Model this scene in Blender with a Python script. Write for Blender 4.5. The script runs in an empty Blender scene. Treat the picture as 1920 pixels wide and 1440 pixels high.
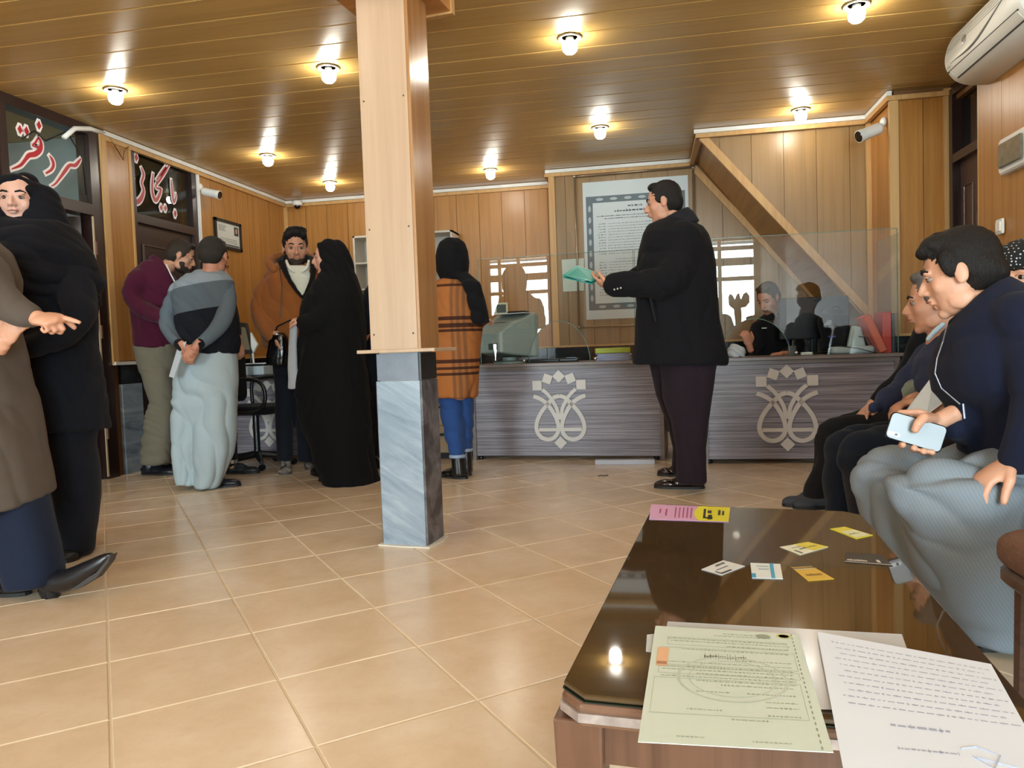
import bpy, math, random
import numpy as np
from mathutils import Vector, Matrix, noise as mnoise

# ---------------------------------------------------------------- camera (first)
F_PX, PITCH, ROLL, YAW, HC = 1408.0, 0.048, -0.0352, -0.185, 0.875
scene = bpy.context.scene
def _basis():
    cp, sp = math.cos(PITCH), math.sin(PITCH)
    f = Vector((0, cp, -sp)); r = Vector((1, 0, 0)); u = Vector((0, sp, cp))
    c, s = math.cos(ROLL), math.sin(ROLL)
    r2 = c * r + s * u; u2 = -s * r + c * u
    R = Matrix(((math.cos(YAW), math.sin(YAW), 0), (-math.sin(YAW), math.cos(YAW), 0), (0, 0, 1)))
    return R @ r2, R @ u2, R @ f
CR, CU, CF = _basis()
CAM = Vector((0, 0, HC))
cd = bpy.data.cameras.new('camera'); cam = bpy.data.objects.new('camera', cd)
scene.collection.objects.link(cam); scene.camera = cam
cd.sensor_width = 36; cd.lens = F_PX / 1920 * 36; cd.clip_start = 0.05; cd.clip_end = 200
M = Matrix((CR, CU, -CF)).transposed().to_4x4(); M.translation = CAM; cam.matrix_world = M

# ---------------------------------------------------------------- world, light, exposure
scene.view_settings.view_transform = 'Standard'; scene.view_settings.look = 'None'
scene.view_settings.exposure = 0.22; scene.view_settings.gamma = 1.0
scene.view_settings.use_curve_mapping = False
w = bpy.data.worlds.new('world'); scene.world = w; w.use_nodes = True
bgn = w.node_tree.nodes['Background']
bgn.inputs[0].default_value = (0.80, 0.88, 1.0, 1); bgn.inputs[1].default_value = 1.6
scene.cycles.max_bounces = 7; scene.cycles.diffuse_bounces = 4; scene.cycles.glossy_bounces = 4
scene.cycles.transparent_max_bounces = 10; scene.cycles.transmission_bounces = 4
scene.cycles.sample_clamp_indirect = 6.0; scene.cycles.caustics_reflective = False; scene.cycles.caustics_refractive = False
BULB_E = 100.0
def day_light(name, loc, sx, sy, power, col=(0.80, 0.90, 1.0)):
    l = bpy.data.lights.new(name, 'AREA'); l.shape = 'RECTANGLE'; l.size = sx; l.size_y = sy
    l.energy = power; l.color = col
    o = bpy.data.objects.new(name, l); scene.collection.objects.link(o)
    o.location = loc; o.rotation_euler = (math.radians(90), 0, 0)      # faces +Y, into the room
    return o
# overcast daylight standing outside the shopfront windows behind the camera
day_light('daylight', (-3.2, -2.75, 1.35), 1.9, 2.4, 480)
day_light('daylight', (1.1, -2.75, 1.35), 2.1, 2.4, 520)

# ---------------------------------------------------------------- projection helpers (pixel -> point on a real plane)
def ray(x, y): return CF + CR * ((x - 960) / F_PX) - CU * ((y - 720) / F_PX)
def onZ(x, y, z=0.0): v = ray(x, y); return CAM + v * ((z - HC) / v.z)
def onY(x, y, Y): v = ray(x, y); return CAM + v * (Y / v.y)
def onX(x, y, X): v = ray(x, y); return CAM + v * (X / v.x)
def pxm(p): return (p - CAM).dot(CF) / F_PX      # metres per pixel at p

# ---------------------------------------------------------------- materials
def lin(c):
    if isinstance(c, str):
        c = [int(c[i:i + 2], 16) / 255 for i in (0, 2, 4)]
    return tuple(((v + 0.055) / 1.055) ** 2.4 if v > 0.04045 else v / 12.92 for v in c)
MATS = {}
class NT:
    def __init__(s, name):
        s.m = bpy.data.materials.new(name); s.m.use_nodes = True; s.t = s.m.node_tree
        s.b = s.t.nodes['Principled BSDF']; s.out = s.t.nodes['Material Output']
    def n(s, t, **k):
        nd = s.t.nodes.new(t)
        for a, v in k.items():
            if a[0] == 'i' and a[1:].isdigit(): nd.inputs[int(a[1:])].default_value = v
            else: setattr(nd, a, v)
        return nd
    def l(s, a, b): s.t.links.new(a, b)
    def coord(s, scale=(1, 1, 1), rot=(0, 0, 0), rnd=0.0):
        tc = s.n('ShaderNodeTexCoord'); mp = s.n('ShaderNodeMapping')
        mp.inputs['Scale'].default_value = scale; mp.inputs['Rotation'].default_value = rot
        s.l(tc.outputs['Object'], mp.inputs['Vector'])
        if rnd:
            oi = s.n('ShaderNodeObjectInfo'); mu = s.n('ShaderNodeMath', operation='MULTIPLY'); mu.inputs[1].default_value = rnd
            s.l(oi.outputs['Random'], mu.inputs[0]); s.l(mu.outputs[0], mp.inputs['Location'])
        return mp.outputs[0]
    def noise(s, vec, scale, detail=3, rough=0.55, dist=0.0):
        nd = s.n('ShaderNodeTexNoise'); nd.inputs['Scale'].default_value = scale; nd.inputs['Detail'].default_value = detail
        nd.inputs['Roughness'].default_value = rough; nd.inputs['Distortion'].default_value = dist
        s.l(vec, nd.inputs['Vector']); return nd.outputs['Fac']
    def ramp(s, fac, stops, interp='LINEAR'):
        r = s.n('ShaderNodeValToRGB'); cr = r.color_ramp; cr.interpolation = interp
        while len(cr.elements) < len(stops): cr.elements.new(0.5)
        for e, (p, c) in zip(cr.elements, stops): e.position = p; e.color = tuple(c) + (1,)
        s.l(fac, r.inputs[0]); return r.outputs[0]
    def mix(s, fac, a, b, mode='MIX'):
        m = s.n('ShaderNodeMix', data_type='RGBA', blend_type=mode)
        for sock, v in ((m.inputs[0], fac), (m.inputs[6], a), (m.inputs[7], b)):
            if hasattr(v, 'is_output'): s.l(v, sock)
            else: sock.default_value = v if isinstance(v, float) else tuple(v) + (1,)
        return m.outputs[2]
    def bump(s, h, strength=0.3, dist=0.002):
        b = s.n('ShaderNodeBump'); b.inputs['Strength'].default_value = strength; b.inputs['Distance'].default_value = dist
        s.l(h, b.inputs['Height']); s.l(b.outputs[0], s.b.inputs['Normal'])
    def math(s, op, a, b=None):
        m = s.n('ShaderNodeMath', operation=op)
        for i, v in enumerate((a, b)):
            if v is None: continue
            if hasattr(v, 'is_output'): s.l(v, m.inputs[i])
            else: m.inputs[i].default_value = v
        return m.outputs[0]
def sc(c, k): return tuple(min(1, v * k) for v in c)
def M_(name, col, rough=0.5, metal=0.0, var=0.08, nscale=8, emit=0, bump=0.0, bscale=60, coat=0.0, spec=0.5):
    """plain procedural material: base colour with a faint noise variation"""
    key = name
    if key in MATS: return MATS[key]
    t = NT(name); c = lin(col); v = t.coord(rnd=3.0)
    if emit:
        t.b.inputs['Emission Color'].default_value = c + (1,); t.b.inputs['Emission Strength'].default_value = emit
        t.b.inputs['Base Color'].default_value = c + (1,)
    else:
        f = t.noise(v, nscale, 3)
        t.l(t.mix(f, sc(c, 1 - var), sc(c, 1 + var)), t.b.inputs['Base Color'])
    t.b.inputs['Roughness'].default_value = rough; t.b.inputs['Metallic'].default_value = metal
    t.b.inputs['Specular IOR Level'].default_value = spec
    if coat: t.b.inputs['Coat Weight'].default_value = coat; t.b.inputs['Coat Roughness'].default_value = 0.08
    if bump: t.bump(t.noise(v, bscale, 4), bump, 0.004)
    MATS[key] = t.m; return t.m
def cloth(name, col, var=0.25, weave=500, rough=0.92, bump=0.25, sheen=0.15):
    if name in MATS: return MATS[name]
    t = NT(name); c = lin(col); v = t.coord()
    f = t.noise(v, 14, 4, 0.6); g = t.noise(v, weave, 2, 0.7)
    a = t.mix(f, sc(c, 1 - var), sc(c, 1 + var)); a = t.mix(g, sc(c, 0.75), a, 'MIX')
    t.l(a, t.b.inputs['Base Color']); t.b.inputs['Roughness'].default_value = rough
    t.b.inputs['Specular IOR Level'].default_value = 0.2
    t.b.inputs['Sheen Weight'].default_value = sheen * .35; t.b.inputs['Sheen Roughness'].default_value = 0.5
    t.bump(t.math('ADD', t.noise(v, 30, 5, 0.6), t.math('MULTIPLY', g, 0.3)), bump, 0.006)
    MATS[name] = t.m; return t.m
def wood_panel(name, base, dark, axis='z', rough=0.35, gloss=0.5, rnd=20.0, var=0.12, grain=1.0):
    """laminate board: long grain streaks along one axis, each board shifted by its own random number"""
    if name in MATS: return MATS[name]
    t = NT(name); s = {'z': (26, 26, 0.8), 'x': (0.8, 26, 26), 'y': (26, 0.8, 26)}[axis]
    v = t.coord(scale=s, rnd=rnd); b, d = lin(base), lin(dark)
    f = t.noise(v, 1.0, 5, 0.65, 0.6); g = t.noise(v, 6.0, 3, 0.6)
    c = t.ramp(f, [(0.3, d), (0.55, b), (0.75, sc(b, 1.08))])
    c = t.mix(t.math('MULTIPLY', g, 0.35 * grain), c, d)
    oi = t.n('ShaderNodeObjectInfo')
    c = t.mix(t.math('MULTIPLY', oi.outputs['Random'], var), c, d)
    t.l(c, t.b.inputs['Base Color']); t.b.inputs['Roughness'].default_value = rough
    t.b.inputs['Specular IOR Level'].default_value = gloss
    t.bump(g, 0.06, 0.001)
    if axis == 'x' and name.startswith('brown lacquered'):
        cx = t.n('ShaderNodeCombineXYZ'); cx.inputs[0].default_value = 1.0; t.l(cx.outputs[0], t.b.inputs['Tangent']); t.b.inputs['Anisotropic'].default_value = 0.75
    MATS[name] = t.m; return t.m

# ---------------------------------------------------------------- objects, names, parents
def wloc(o):
    v = Vector((0, 0, 0))
    while o is not None: v += Vector(o.location); o = o.parent
    return v
def tag(o, label=None, cat=None, group=None, kind=None):
    if label: o['label'] = label
    if cat: o['category'] = cat
    if group: o['group'] = group
    if kind: o['kind'] = kind
    return o
def link(o, parent=None):
    scene.collection.objects.link(o)
    if parent is not None:
        o.parent = parent; o.location = -wloc(parent)
    return o
def empty(name, loc, label=None, cat=None, group=None, kind=None):
    o = bpy.data.objects.new(name, None); scene.collection.objects.link(o); o.location = loc
    o.empty_display_size = 0.1
    return tag(o, label, cat, group, kind)
def copy_tree(o, parent=None):
    c = o.copy(); scene.collection.objects.link(c); c.parent = parent
    for ch in [q for q in bpy.data.objects if q.parent == o]: copy_tree(ch, c)
    return c
class MB:
    def __init__(s): s.v = []; s.f = []; s.smooth = False
    def add(s, vs, fs):
        k = len(s.v); s.v += [tuple(v) for v in vs]; s.f += [tuple(i + k for i in f) for f in fs]; return s
    def box(s, c, d, rz=0.0, R=None):
        hx, hy, hz = d[0] / 2, d[1] / 2, d[2] / 2; R = R or Matrix.Rotation(rz, 3, 'Z'); c = Vector(c)
        vs = [c + R @ Vector((x * hx, y * hy, z * hz)) for z in (-1, 1) for x, y in ((-1, -1), (1, -1), (1, 1), (-1, 1))]
        return s.add(vs, [(3, 2, 1, 0), (4, 5, 6, 7), (0, 1, 5, 4), (1, 2, 6, 5), (2, 3, 7, 6), (3, 0, 4, 7)])
    def b2(s, a, b):
        return s.box([(a[i] + b[i]) / 2 for i in range(3)], [abs(b[i] - a[i]) for i in range(3)])
    def rbox(s, c, d, r=0.01, rz=0.0, R=None, seg=3, axis=2):
        """box with its four edges along one axis rounded, and slightly eased ends"""
        R = R or Matrix.Rotation(rz, 3, 'Z'); c = Vector(c); ax = [i for i in range(3) if i != axis]
        a, b, h = d[ax[0]] / 2, d[ax[1]] / 2, d[axis] / 2; r = min(r, a * .98, b * .98); e = min(r * 0.5, h * 0.5); pts = []
        for q, (sx, sy) in enumerate(((1, 1), (-1, 1), (-1, -1), (1, -1))):
            for k in range(seg + 1):
                t = math.pi / 2 * (q + k / seg); pts.append((sx * (a - r) + r * math.cos(t), sy * (b - r) + r * math.sin(t)))
        n = len(pts); vs = []
        for hz, k in ((-h, 1 - e / a), (-h + e, 1), (h - e, 1), (h, 1 - e / a)):
            for p in pts:
                w_ = [0, 0, 0]; w_[ax[0]] = p[0] * k; w_[ax[1]] = p[1] * (k if k == 1 else 1 - e / b); w_[axis] = hz
                vs.append(c + R @ Vector(w_))
        fs = [tuple(range(n))[::-1], tuple(range(3 * n, 4 * n))]
        for j in range(3):
            for i in range(n): fs.append((j * n + i, j * n + (i + 1) % n, (j + 1) * n + (i + 1) % n, (j + 1) * n + i))
        return s.add(vs, fs)
    def prism(s, pts, d):
        """planar polygon (world points) given thickness along vector d"""
        n = len(pts); d = Vector(d); a = [Vector(p) for p in pts]; b = [p + d for p in a]
        return s.add(a + b, [tuple(range(n))[::-1], tuple(range(n, 2 * n))] + [(i, (i + 1) % n, n + (i + 1) % n, n + i) for i in range(n)])
    def tube(s, pts, r, n=8, cap=True):
        pts = [Vector(p) for p in pts]; R = r if isinstance(r, (list, tuple)) else [r] * len(pts); vs = []; fs = []; up = None
        for i, p in enumerate(pts):
            t = (pts[min(i + 1, len(pts) - 1)] - pts[max(i - 1, 0)]).normalized()
            if up is None: up = Vector((0, 0, 1)) if abs(t.z) < 0.9 else Vector((1, 0, 0))
            a = t.cross(up).normalized(); b = a.cross(t).normalized(); up = b
            for k in range(n):
                an = 2 * math.pi * k / n; vs.append(p + (a * math.cos(an) + b * math.sin(an)) * R[i])
        for i in range(len(pts) - 1):
            for k in range(n): fs.append((i * n + k, i * n + (k + 1) % n, (i + 1) * n + (k + 1) % n, (i + 1) * n + k))
        if cap: fs += [tuple(range(n))[::-1], tuple(range((len(pts) - 1) * n, len(pts) * n))]
        return s.add(vs, fs)
    def lathe(s, c, prof, n=20, axis=(0, 0, 1)):
        ax = Vector(axis).normalized(); q = ax.to_track_quat('Z', 'Y'); c = Vector(c); vs = []; fs = []
        for r, h in prof:
            for k in range(n):
                an = 2 * math.pi * k / n; vs.append(c + q @ Vector((r * math.cos(an), r * math.sin(an), h)))
        for i in range(len(prof) - 1):
            for k in range(n): fs.append((i * n + k, i * n + (k + 1) % n, (i + 1) * n + (k + 1) % n, (i + 1) * n + k))
        fs += [tuple(range(n))[::-1], tuple(range((len(prof) - 1) * n, len(prof) * n))]
        return s.add(vs, fs)
    def ell(s, c, r, R=None, nu=20, nv=12):
        c = Vector(c); R = R or Matrix.Identity(3); vs = [c + R @ Vector((0, 0, -r[2]))]; fs = []
        for i in range(1, nv):
            ph = -math.pi / 2 + math.pi * i / nv
            for k in range(nu):
                th = 2 * math.pi * k / nu
                vs.append(c + R @ Vector((r[0] * math.cos(ph) * math.cos(th), r[1] * math.cos(ph) * math.sin(th), r[2] * math.sin(ph))))
        vs.append(c + R @ Vector((0, 0, r[2]))); L = len(vs) - 1
        for k in range(nu):
            fs.append((0, 1 + (k + 1) % nu, 1 + k)); fs.append((L, L - nu + k, L - nu + (k + 1) % nu))
        for i in range(nv - 2):
            for k in range(nu): fs.append((1 + i * nu + k, 1 + i * nu + (k + 1) % nu, 1 + (i + 1) * nu + (k + 1) % nu, 1 + (i + 1) * nu + k))
        return s.add(vs, fs)
    def build(s, name, mat, parent=None, smooth=False, bevel=0.0, auto=None):
        me = bpy.data.meshes.new(name); me.from_pydata(s.v, [], s.f); me.update()
        if mat: me.materials.append(mat)
        if smooth: me.polygons.foreach_set('use_smooth', [True] * len(me.polygons))
        o = bpy.data.objects.new(name, me); link(o, parent)
        if bevel:
            md = o.modifiers.new('bevel', 'BEVEL'); md.width = bevel; md.segments = 2; md.limit_method = 'ANGLE'
        return o
def struct(o): o['kind'] = 'structure'; return o
def clip_poly(poly, x0, x1, y0, y1):
    def cut(P, f, ip):
        out = []
        for i in range(len(P)):
            a, b = P[i - 1], P[i]
            if f(a) != f(b): out.append(ip(a, b))
            if f(b): out.append(b)
        return out
    for ax, lim, sg in ((0, x0, 1), (0, x1, -1), (1, y0, 1), (1, y1, -1)):
        if not poly: break
        poly = cut(poly, lambda p: sg * (p[ax] - lim) >= 0, lambda a, b: tuple(a[k] + (b[k] - a[k]) * (lim - a[ax]) / (b[ax] - a[ax]) for k in (0, 1)))
    return poly
# ================================================================ setting
CZ = 2.62; XL, XR = -4.05, 2.14; XR2 = 1.95; YB, YF = 8.0, -2.3
W_WALL = wood_panel('honey wood laminate wall board', 'B58244', '9A662C', 'z', 0.34, 0.45)
W_WALL2 = wood_panel('paler wood laminate wall board', '9A784C', '86683E', 'z', 0.34, 0.45)
W_CEIL = wood_panel('brown lacquered ceiling board', 'BE9A5C', 'AE8A4E', 'x', 0.28, 0.7, var=0.06, grain=0.35)
W_TRIM = wood_panel('light wood trim', 'CCA26A', 'BA8E56', 'z', 0.4, 0.4)
M_GAP = M_('ceiling joint highlight', 'E6C896', 0.5); M_DGAP = M_('dark joint strip', '6E4A22', 0.6)  # pale ceiling joints paint the light caught by the board bevels
M_WHITE = M_('white plastic', 'E4E3DD', 0.4); M_DBROWN = M_('dark brown painted steel', '2B1B19', 0.3, var=0.15, coat=0.2)
M_STEEL = M_('brushed metal', 'B8B2A8', 0.3, 0.9); M_BLACKP = M_('black plastic', '141416', 0.35)

# floor: tile by tile, laid at an angle to the walls
def make_floor():
    t = NT('beige ceramic floor tile'); v = t.coord(rnd=30.0)
    f = t.noise(v, 4.5, 7, 0.62, 0.35); g = t.noise(v, 26, 5, 0.7, 0.6)
    c = t.ramp(f, [(0.28, lin('D9C0A0')), (0.5, lin('E2CBAF')), (0.75, lin('E9D7C0'))])
    c = t.mix(t.math('MULTIPLY', t.ramp(g, [(0.48, (0, 0, 0)), (0.75, (1, 1, 1))]), 0.22), c, lin('CDAE8C'))
    t.l(c, t.b.inputs['Base Color']); t.b.inputs['Specular IOR Level'].default_value = 0.5
    t.l(t.ramp(f, [(0.3, (0.17,) * 3), (0.7, (0.26,) * 3)]), t.b.inputs['Roughness'])
    t.bump(t.math('ADD', f, g), 0.05, 0.002)
    grout = M_('pale floor grout', 'E4D6C0', 0.8, var=0.15)
    b = MB(); b.b2((XL - 2.6, YF, -0.1), (XR + 0.9, YB, -0.004)); fl = struct(b.build('floor', grout))
    e1, e2 = Vector((0.7739, 0.6333)), Vector((-0.6333, 0.7739)); O = Vector((-2.4016, 2.2623)); S = 0.402; g2 = 0.0028
    cells = []
    for i in range(-30, 31):
        for j in range(-30, 31):
            c0 = O + e1 * (i * S) + e2 * (j * S)
            P = [c0 + e1 * a + e2 * b_ for a, b_ in ((g2, g2), (S - g2, g2), (S - g2, S - g2), (g2, S - g2))]
            P = clip_poly([tuple(p) for p in P], XL - 0.02, XR - 0.02, YF + 0.02, YB - 0.02)
            if len(P) < 3: continue
            m = Vector((sum(p[0] for p in P) / len(P), sum(p[1] for p in P) / len(P), 0)); d = m - CAM; z = d.dot(CF)
            vis = z > 0.3 and abs(d.dot(CR) / z) < 0.80 and m.y < 6.6 and d.dot(CU) / z > -0.68
            cells.append((0 if vis else 1, z, P))
    cells.sort(key=lambda c: (c[0], c[1])); rest = MB()
    def slab(mb, P):
        n = len(P); cx = sum(p[0] for p in P) / n; cy = sum(p[1] for p in P) / n
        k = 0.0035; top = []
        for p in P:
            dx, dy = cx - p[0], cy - p[1]; L = math.hypot(dx, dy) or 1; top.append((p[0] + dx / L * k, p[1] + dy / L * k, 0.0))
        mb.add([(p[0], p[1], -0.006) for p in P] + [(p[0], p[1], -0.0016) for p in P] + top,
               [(i, (i + 1) % n, n + (i + 1) % n, n + i) for i in range(n)] + [(n + i, n + (i + 1) % n, 2 * n + (i + 1) % n, 2 * n + i) for i in range(n)] + [tuple(range(2 * n, 3 * n))])
    for k, (vz, z, P) in enumerate(cells):
        if k < 296 and vz == 0: m = MB(); slab(m, P); m.build('floor_tile', t.m, fl)
        else: slab(rest, P)
    o = rest.build('floor_tile', t.m, fl); o['kind'] = 'stuff'
make_floor()

# ceiling of long boards
b = MB(); b.b2((XL - 2.6, YF, CZ + 0.004), (XR + 0.9, YB + 0.2, CZ + 0.12)); ceil = struct(b.build('ceiling', M_GAP))
BW = 0.2195; y = 0.0
for k in range(-11, 38):
    y0 = 4.07 - 0 + BW * (k - 18); y1 = y0 + BW
    if y1 < YF or y0 > YB: continue
    y0, y1 = max(y0, YF + 0.01), min(y1, YB - 0.005)
    m = MB(); g = 0.0035
    ys = [(y0 + g, CZ + 0.003), (y0 + g + 0.004, CZ), (y1 - g - 0.004, CZ), (y1 - g, CZ + 0.003)]
    x0_, x1_ = XL + 0.004, XR - 0.004
    m.add([(x, a, z) for x in (x0_, x1_) for a, z in ys] + [(x, a, CZ + 0.006) for x in (x0_, x1_) for a in (y0 + g, y1 - g)],
          [(0, 1, 5, 4), (1, 2, 6, 5), (2, 3, 7, 6), (8, 0, 4, 10), (3, 9, 11, 7), (9, 8, 10, 11), (0, 8, 9, 3, 2, 1), (4, 5, 6, 7, 11, 10)])
    m.build('ceiling_board', W_CEIL, ceil)

def boards(parent, mat, p0, p1, z0, z1, w=0.25, off=0.0, thick=0.01, gap=0.0025, top=None, mat2=None):
    """vertical boards, one object each, standing proud of the wall from p0 to p1 (left to right seen from the room)"""
    p0, p1 = Vector((*p0, 0)), Vector((*p1, 0)); L = (p1 - p0).length; d = (p1 - p0).normalized(); nrm = Vector((d.y, -d.x, 0))
    s = -off
    while s < L:
        a, c = max(s + gap, 0), min(s + w - gap, L)
        if c - a > 0.012:
            A, B = p0 + d * a, p0 + d * c
            zt = [z1, z1]; zb = [z0, z0]
            if top: zb = [top((A.x + A.y * 0)), top(B.x)]
            m = MB(); P = [Vector((A.x, A.y, zb[0])), Vector((B.x, B.y, zb[1])), Vector((B.x, B.y, zt[1])), Vector((A.x, A.y, zt[0]))]
            if top and max(zb) > z1 - 0.01: s += w; continue
            m.prism(P, nrm * thick); m.build('wall_board', mat, parent)
        s += w

# --- back wall (left deep part, then the part under the stair that stands nearer)
YB1, YB2 = 8.0, 7.5
DZ = 0.88            # top of the stone dado
M_STONE = None
t = NT('black stone dado tile'); v = t.coord(rnd=9.0)
t.l(t.mix(t.ramp(t.noise(v, 9, 5, 0.7, 1.5), [(0.55, (0, 0, 0)), (0.7, (1, 1, 1))]), lin('15171A'), lin('3A4044')), t.b.inputs['Base Color'])
t.b.inputs['Roughness'].default_value = 0.2; M_STONE = t.m
def dado(parent, p0, p1, w=0.42):
    p0, p1 = Vector((*p0, 0)), Vector((*p1, 0)); L = (p1 - p0).length; d = (p1 - p0).normalized(); nrm = Vector((d.y, -d.x, 0)); s = 0
    while s < L - 0.02:
        a, c = s + 0.003, min(s + w - 0.003, L)
        for z0, z1 in ((0.002, 0.43), (0.436, DZ - 0.02)):
            A, B = p0 + d * a, p0 + d * c; m = MB()
            m.prism([A + Vector((0, 0, z0)), B + Vector((0, 0, z0)), B + Vector((0, 0, z1)), A + Vector((0, 0, z1))], nrm * 0.015); m.build('stone_tile', M_STONE, parent)
        s += w
    m = MB(); A, B = p0, p1
    m.prism([A + Vector((0, 0, DZ - 0.018)), B + Vector((0, 0, DZ - 0.018)), B + Vector((0, 0, DZ)), A + Vector((0, 0, DZ))], nrm * 0.03); m.build('dado_rail', W_TRIM, parent)
def vtrim(x, y, z0=DZ, z1=CZ - 0.04, w=0.045, d=0.03, mat=None, n='corner_trim', parent=None):
    m = MB(); m.b2((x - w / 2, y - d / 2, z0), (x + w / 2, y + d / 2, z1)); return m.build(n, mat or W_TRIM, parent)
b = MB(); b.b2((XL - 0.2, YB1, 0), (-0.93, YB1 + 0.15, CZ + 0.1)); b.b2((-0.95, YB2, 0), (XR + 0.15, YB1 + 0.15, CZ + 0.1))
wb = struct(b.build('wall_back', M_DGAP))
boards(wb, W_WALL, (XL + 0.01, YB1), (-0.95, YB1), DZ, CZ - 0.06)
boards(wb, W_WALL2, (-0.95, YB2), (XR - 0.01, YB2), DZ, CZ - 0.06, off=0.1)
boards(wb, W_WALL2, (-0.955, YB1), (-0.955, YB2), DZ, CZ - 0.06, w=0.5)
dado(wb, (XL + 0.01, YB1), (-0.95, YB1)); dado(wb, (-0.95, YB2), (XR - 0.01, YB2))
vtrim(XL + 0.03, YB1 - 0.03, parent=wb); vtrim(-0.93, YB2 - 0.02, w=0.06, parent=wb)

# --- stair soffit: slanting block in front of the back wall, and the projecting corner to its right
SY0 = 6.50; SX0, SX1 = 0.42, 1.76; slope = 1.19
def sz(x): return CZ - 0.06 - (x - 0.46) * slope
b = MB(); b.prism([(SX0 + 0.03, SY0 + 0.012, CZ + 0.03), (SX1, SY0 + 0.012, CZ + 0.03), (SX1, SY0 + 0.012, sz(SX1) - 0.08), (SX0 + 0.03, SY0 + 0.012, CZ - 0.02)], (0, YB2 - SY0 - 0.012, 0))
stair = struct(b.build('wall_stair', wood_panel('brown stair soffit panel', 'A87C3E', '8C6230', 'y', 0.4, 0.4)))
boards(stair, W_WALL2, (SX0 + 0.04, SY0 + 0.012), (SX1 - 0.03, SY0 + 0.012), 1.0, CZ - 0.05, w=0.252, off=0.12, top=lambda x: min(sz(x), CZ - 0.06))
def slat(p, q, w_, d_, name, parent, mat):
    p, q = Vector(p), Vector(q); dv = (q - p).normalized(); R = Matrix((dv, Vector((0, 1, 0)), dv.cross(Vector((0, 1, 0))))).transposed()
    m = MB(); m.box((p + q) / 2, ((q - p).length, d_, w_), R=R); return m.build(name, mat, parent)
slat((SX0 + 0.02, SY0, sz(SX0 + 0.02) + 0.0), (SX1, SY0, sz(SX1)), 0.06, 0.03, 'stair_trim', stair, W_TRIM)
slat((SX0 + 0.02, YB2 - 0.02, sz(SX0 + 0.02) - 0.05), (SX1, YB2 - 0.02, sz(SX1) - 0.05), 0.06, 0.03, 'stair_trim', stair, W_TRIM)
# block right of the stair
YD = 5.92
b = MB(); b.b2((SX1, YD, 0), (XR + 0.15, YB2, CZ + 0.03)); bl = struct(b.build('wall_corner', M_DGAP))
W_DK = wood_panel('deeper honey wall board', 'B07A38', '96602A', 'z', 0.34, 0.45)
boards(bl, W_WALL, (SX1, YB2), (SX1, YD), DZ, CZ - 0.05, w=0.3); boards(bl, W_DK, (SX1 - 0.01, YD), (XR - 0.01, YD), DZ, CZ - 0.05, w=0.2)
dado(bl, (SX1 - 0.01, YD), (XR - 0.01, YD)); dado(bl, (SX1, YB2), (SX1, YD))
vtrim(SX1 - 0.02, SY0 - 0.03, w=0.05, parent=bl); vtrim(SX1 - 0.01, YD - 0.02, w=0.06, parent=bl); vtrim(XR - 0.03, YD - 0.02, w=0.06, z1=CZ - 0.02, parent=bl)

# --- right wall with the inner door and the nearer wall in front of it
RY0, RY1 = 5.05, 5.82
b = MB(); b.b2((XR, 5.9, 0), (XR + 0.12, YD, CZ + 0.03)); b.b2((XR2 + 0.012, YF, 0), (XR + 0.12, RY0 - 0.06, CZ + 0.03)); b.b2((XR, RY0 - 0.06, 2.5), (XR + 0.12, 5.92, CZ + 0.03))
wr = struct(b.build('wall_right', M_DGAP))
boards(wr, W_WALL, (XR2 + 0.012, RY0 - 0.06), (XR2 + 0.012, 0.0), DZ, CZ - 0.03, w=0.3); dado(wr, (XR2 + 0.012, RY0 - 0.06), (XR2 + 0.012, 0.0))
vtrim(XR2 + 0.02, RY0 - 0.05, w=0.03, d=0.03, parent=wr)
dr = empty('door_3', (XR, 5.4, 0), kind='structure')
m = MB()
for yy in (RY0 - 0.03, RY1 + 0.04): m.b2((XR - 0.03, yy - 0.035, 0), (XR + 0.1, yy + 0.035, 2.58))
m.b2((XR - 0.03, RY0, 2.06), (XR + 0.1, RY1, 2.12)); m.b2((XR - 0.03, RY0, 2.53), (XR + 0.1, RY1, 2.6)); m.build('door_frame', M_DBROWN, dr)
M_DOOR = M_('brown pressed steel door', '4B342B', 0.42, var=0.1, coat=0.1)
m = MB(); m.b2((XR + 0.02, RY0 + 0.006, 0.02), (XR + 0.06, RY1 - 0.0, 2.06)); dl = m.build('door_leaf', M_DOOR, dr)
def arch_panel(x, yc, z0, z1, w_, parent, r=None, sgn=-1):
    """raised moulding round a tall arched panel on a door at constant x"""
    pts = [(x, yc - w_ / 2, z0), (x, yc - w_ / 2, z1 - w_ / 2)]
    for k in range(9): a = math.pi - math.pi * k / 8; pts.append((x, yc + w_ / 2 * math.cos(a), z1 - w_ / 2 + w_ / 2 * math.sin(a)))
    pts += [(x, yc + w_ / 2, z0), (x, yc - w_ / 2, z0)]
    m = MB(); m.tube(pts, 0.010, 6); m.build('door_moulding', M_DOOR, parent, smooth=True)
arch_panel(XR + 0.018, 5.43, 1.02, 1.78, 0.22, dl); 
for yc in (5.19, 5.68):
    m = MB(); m.tube([(XR + 0.018, yc - .07, 1.1), (XR + 0.018, yc - .07, 1.88), (XR + 0.018, yc + .07, 1.88), (XR + 0.018, yc + .07, 1.1), (XR + 0.018, yc - .07, 1.1)], 0.008, 6); m.build('door_moulding', M_DOOR, dl)
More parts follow.
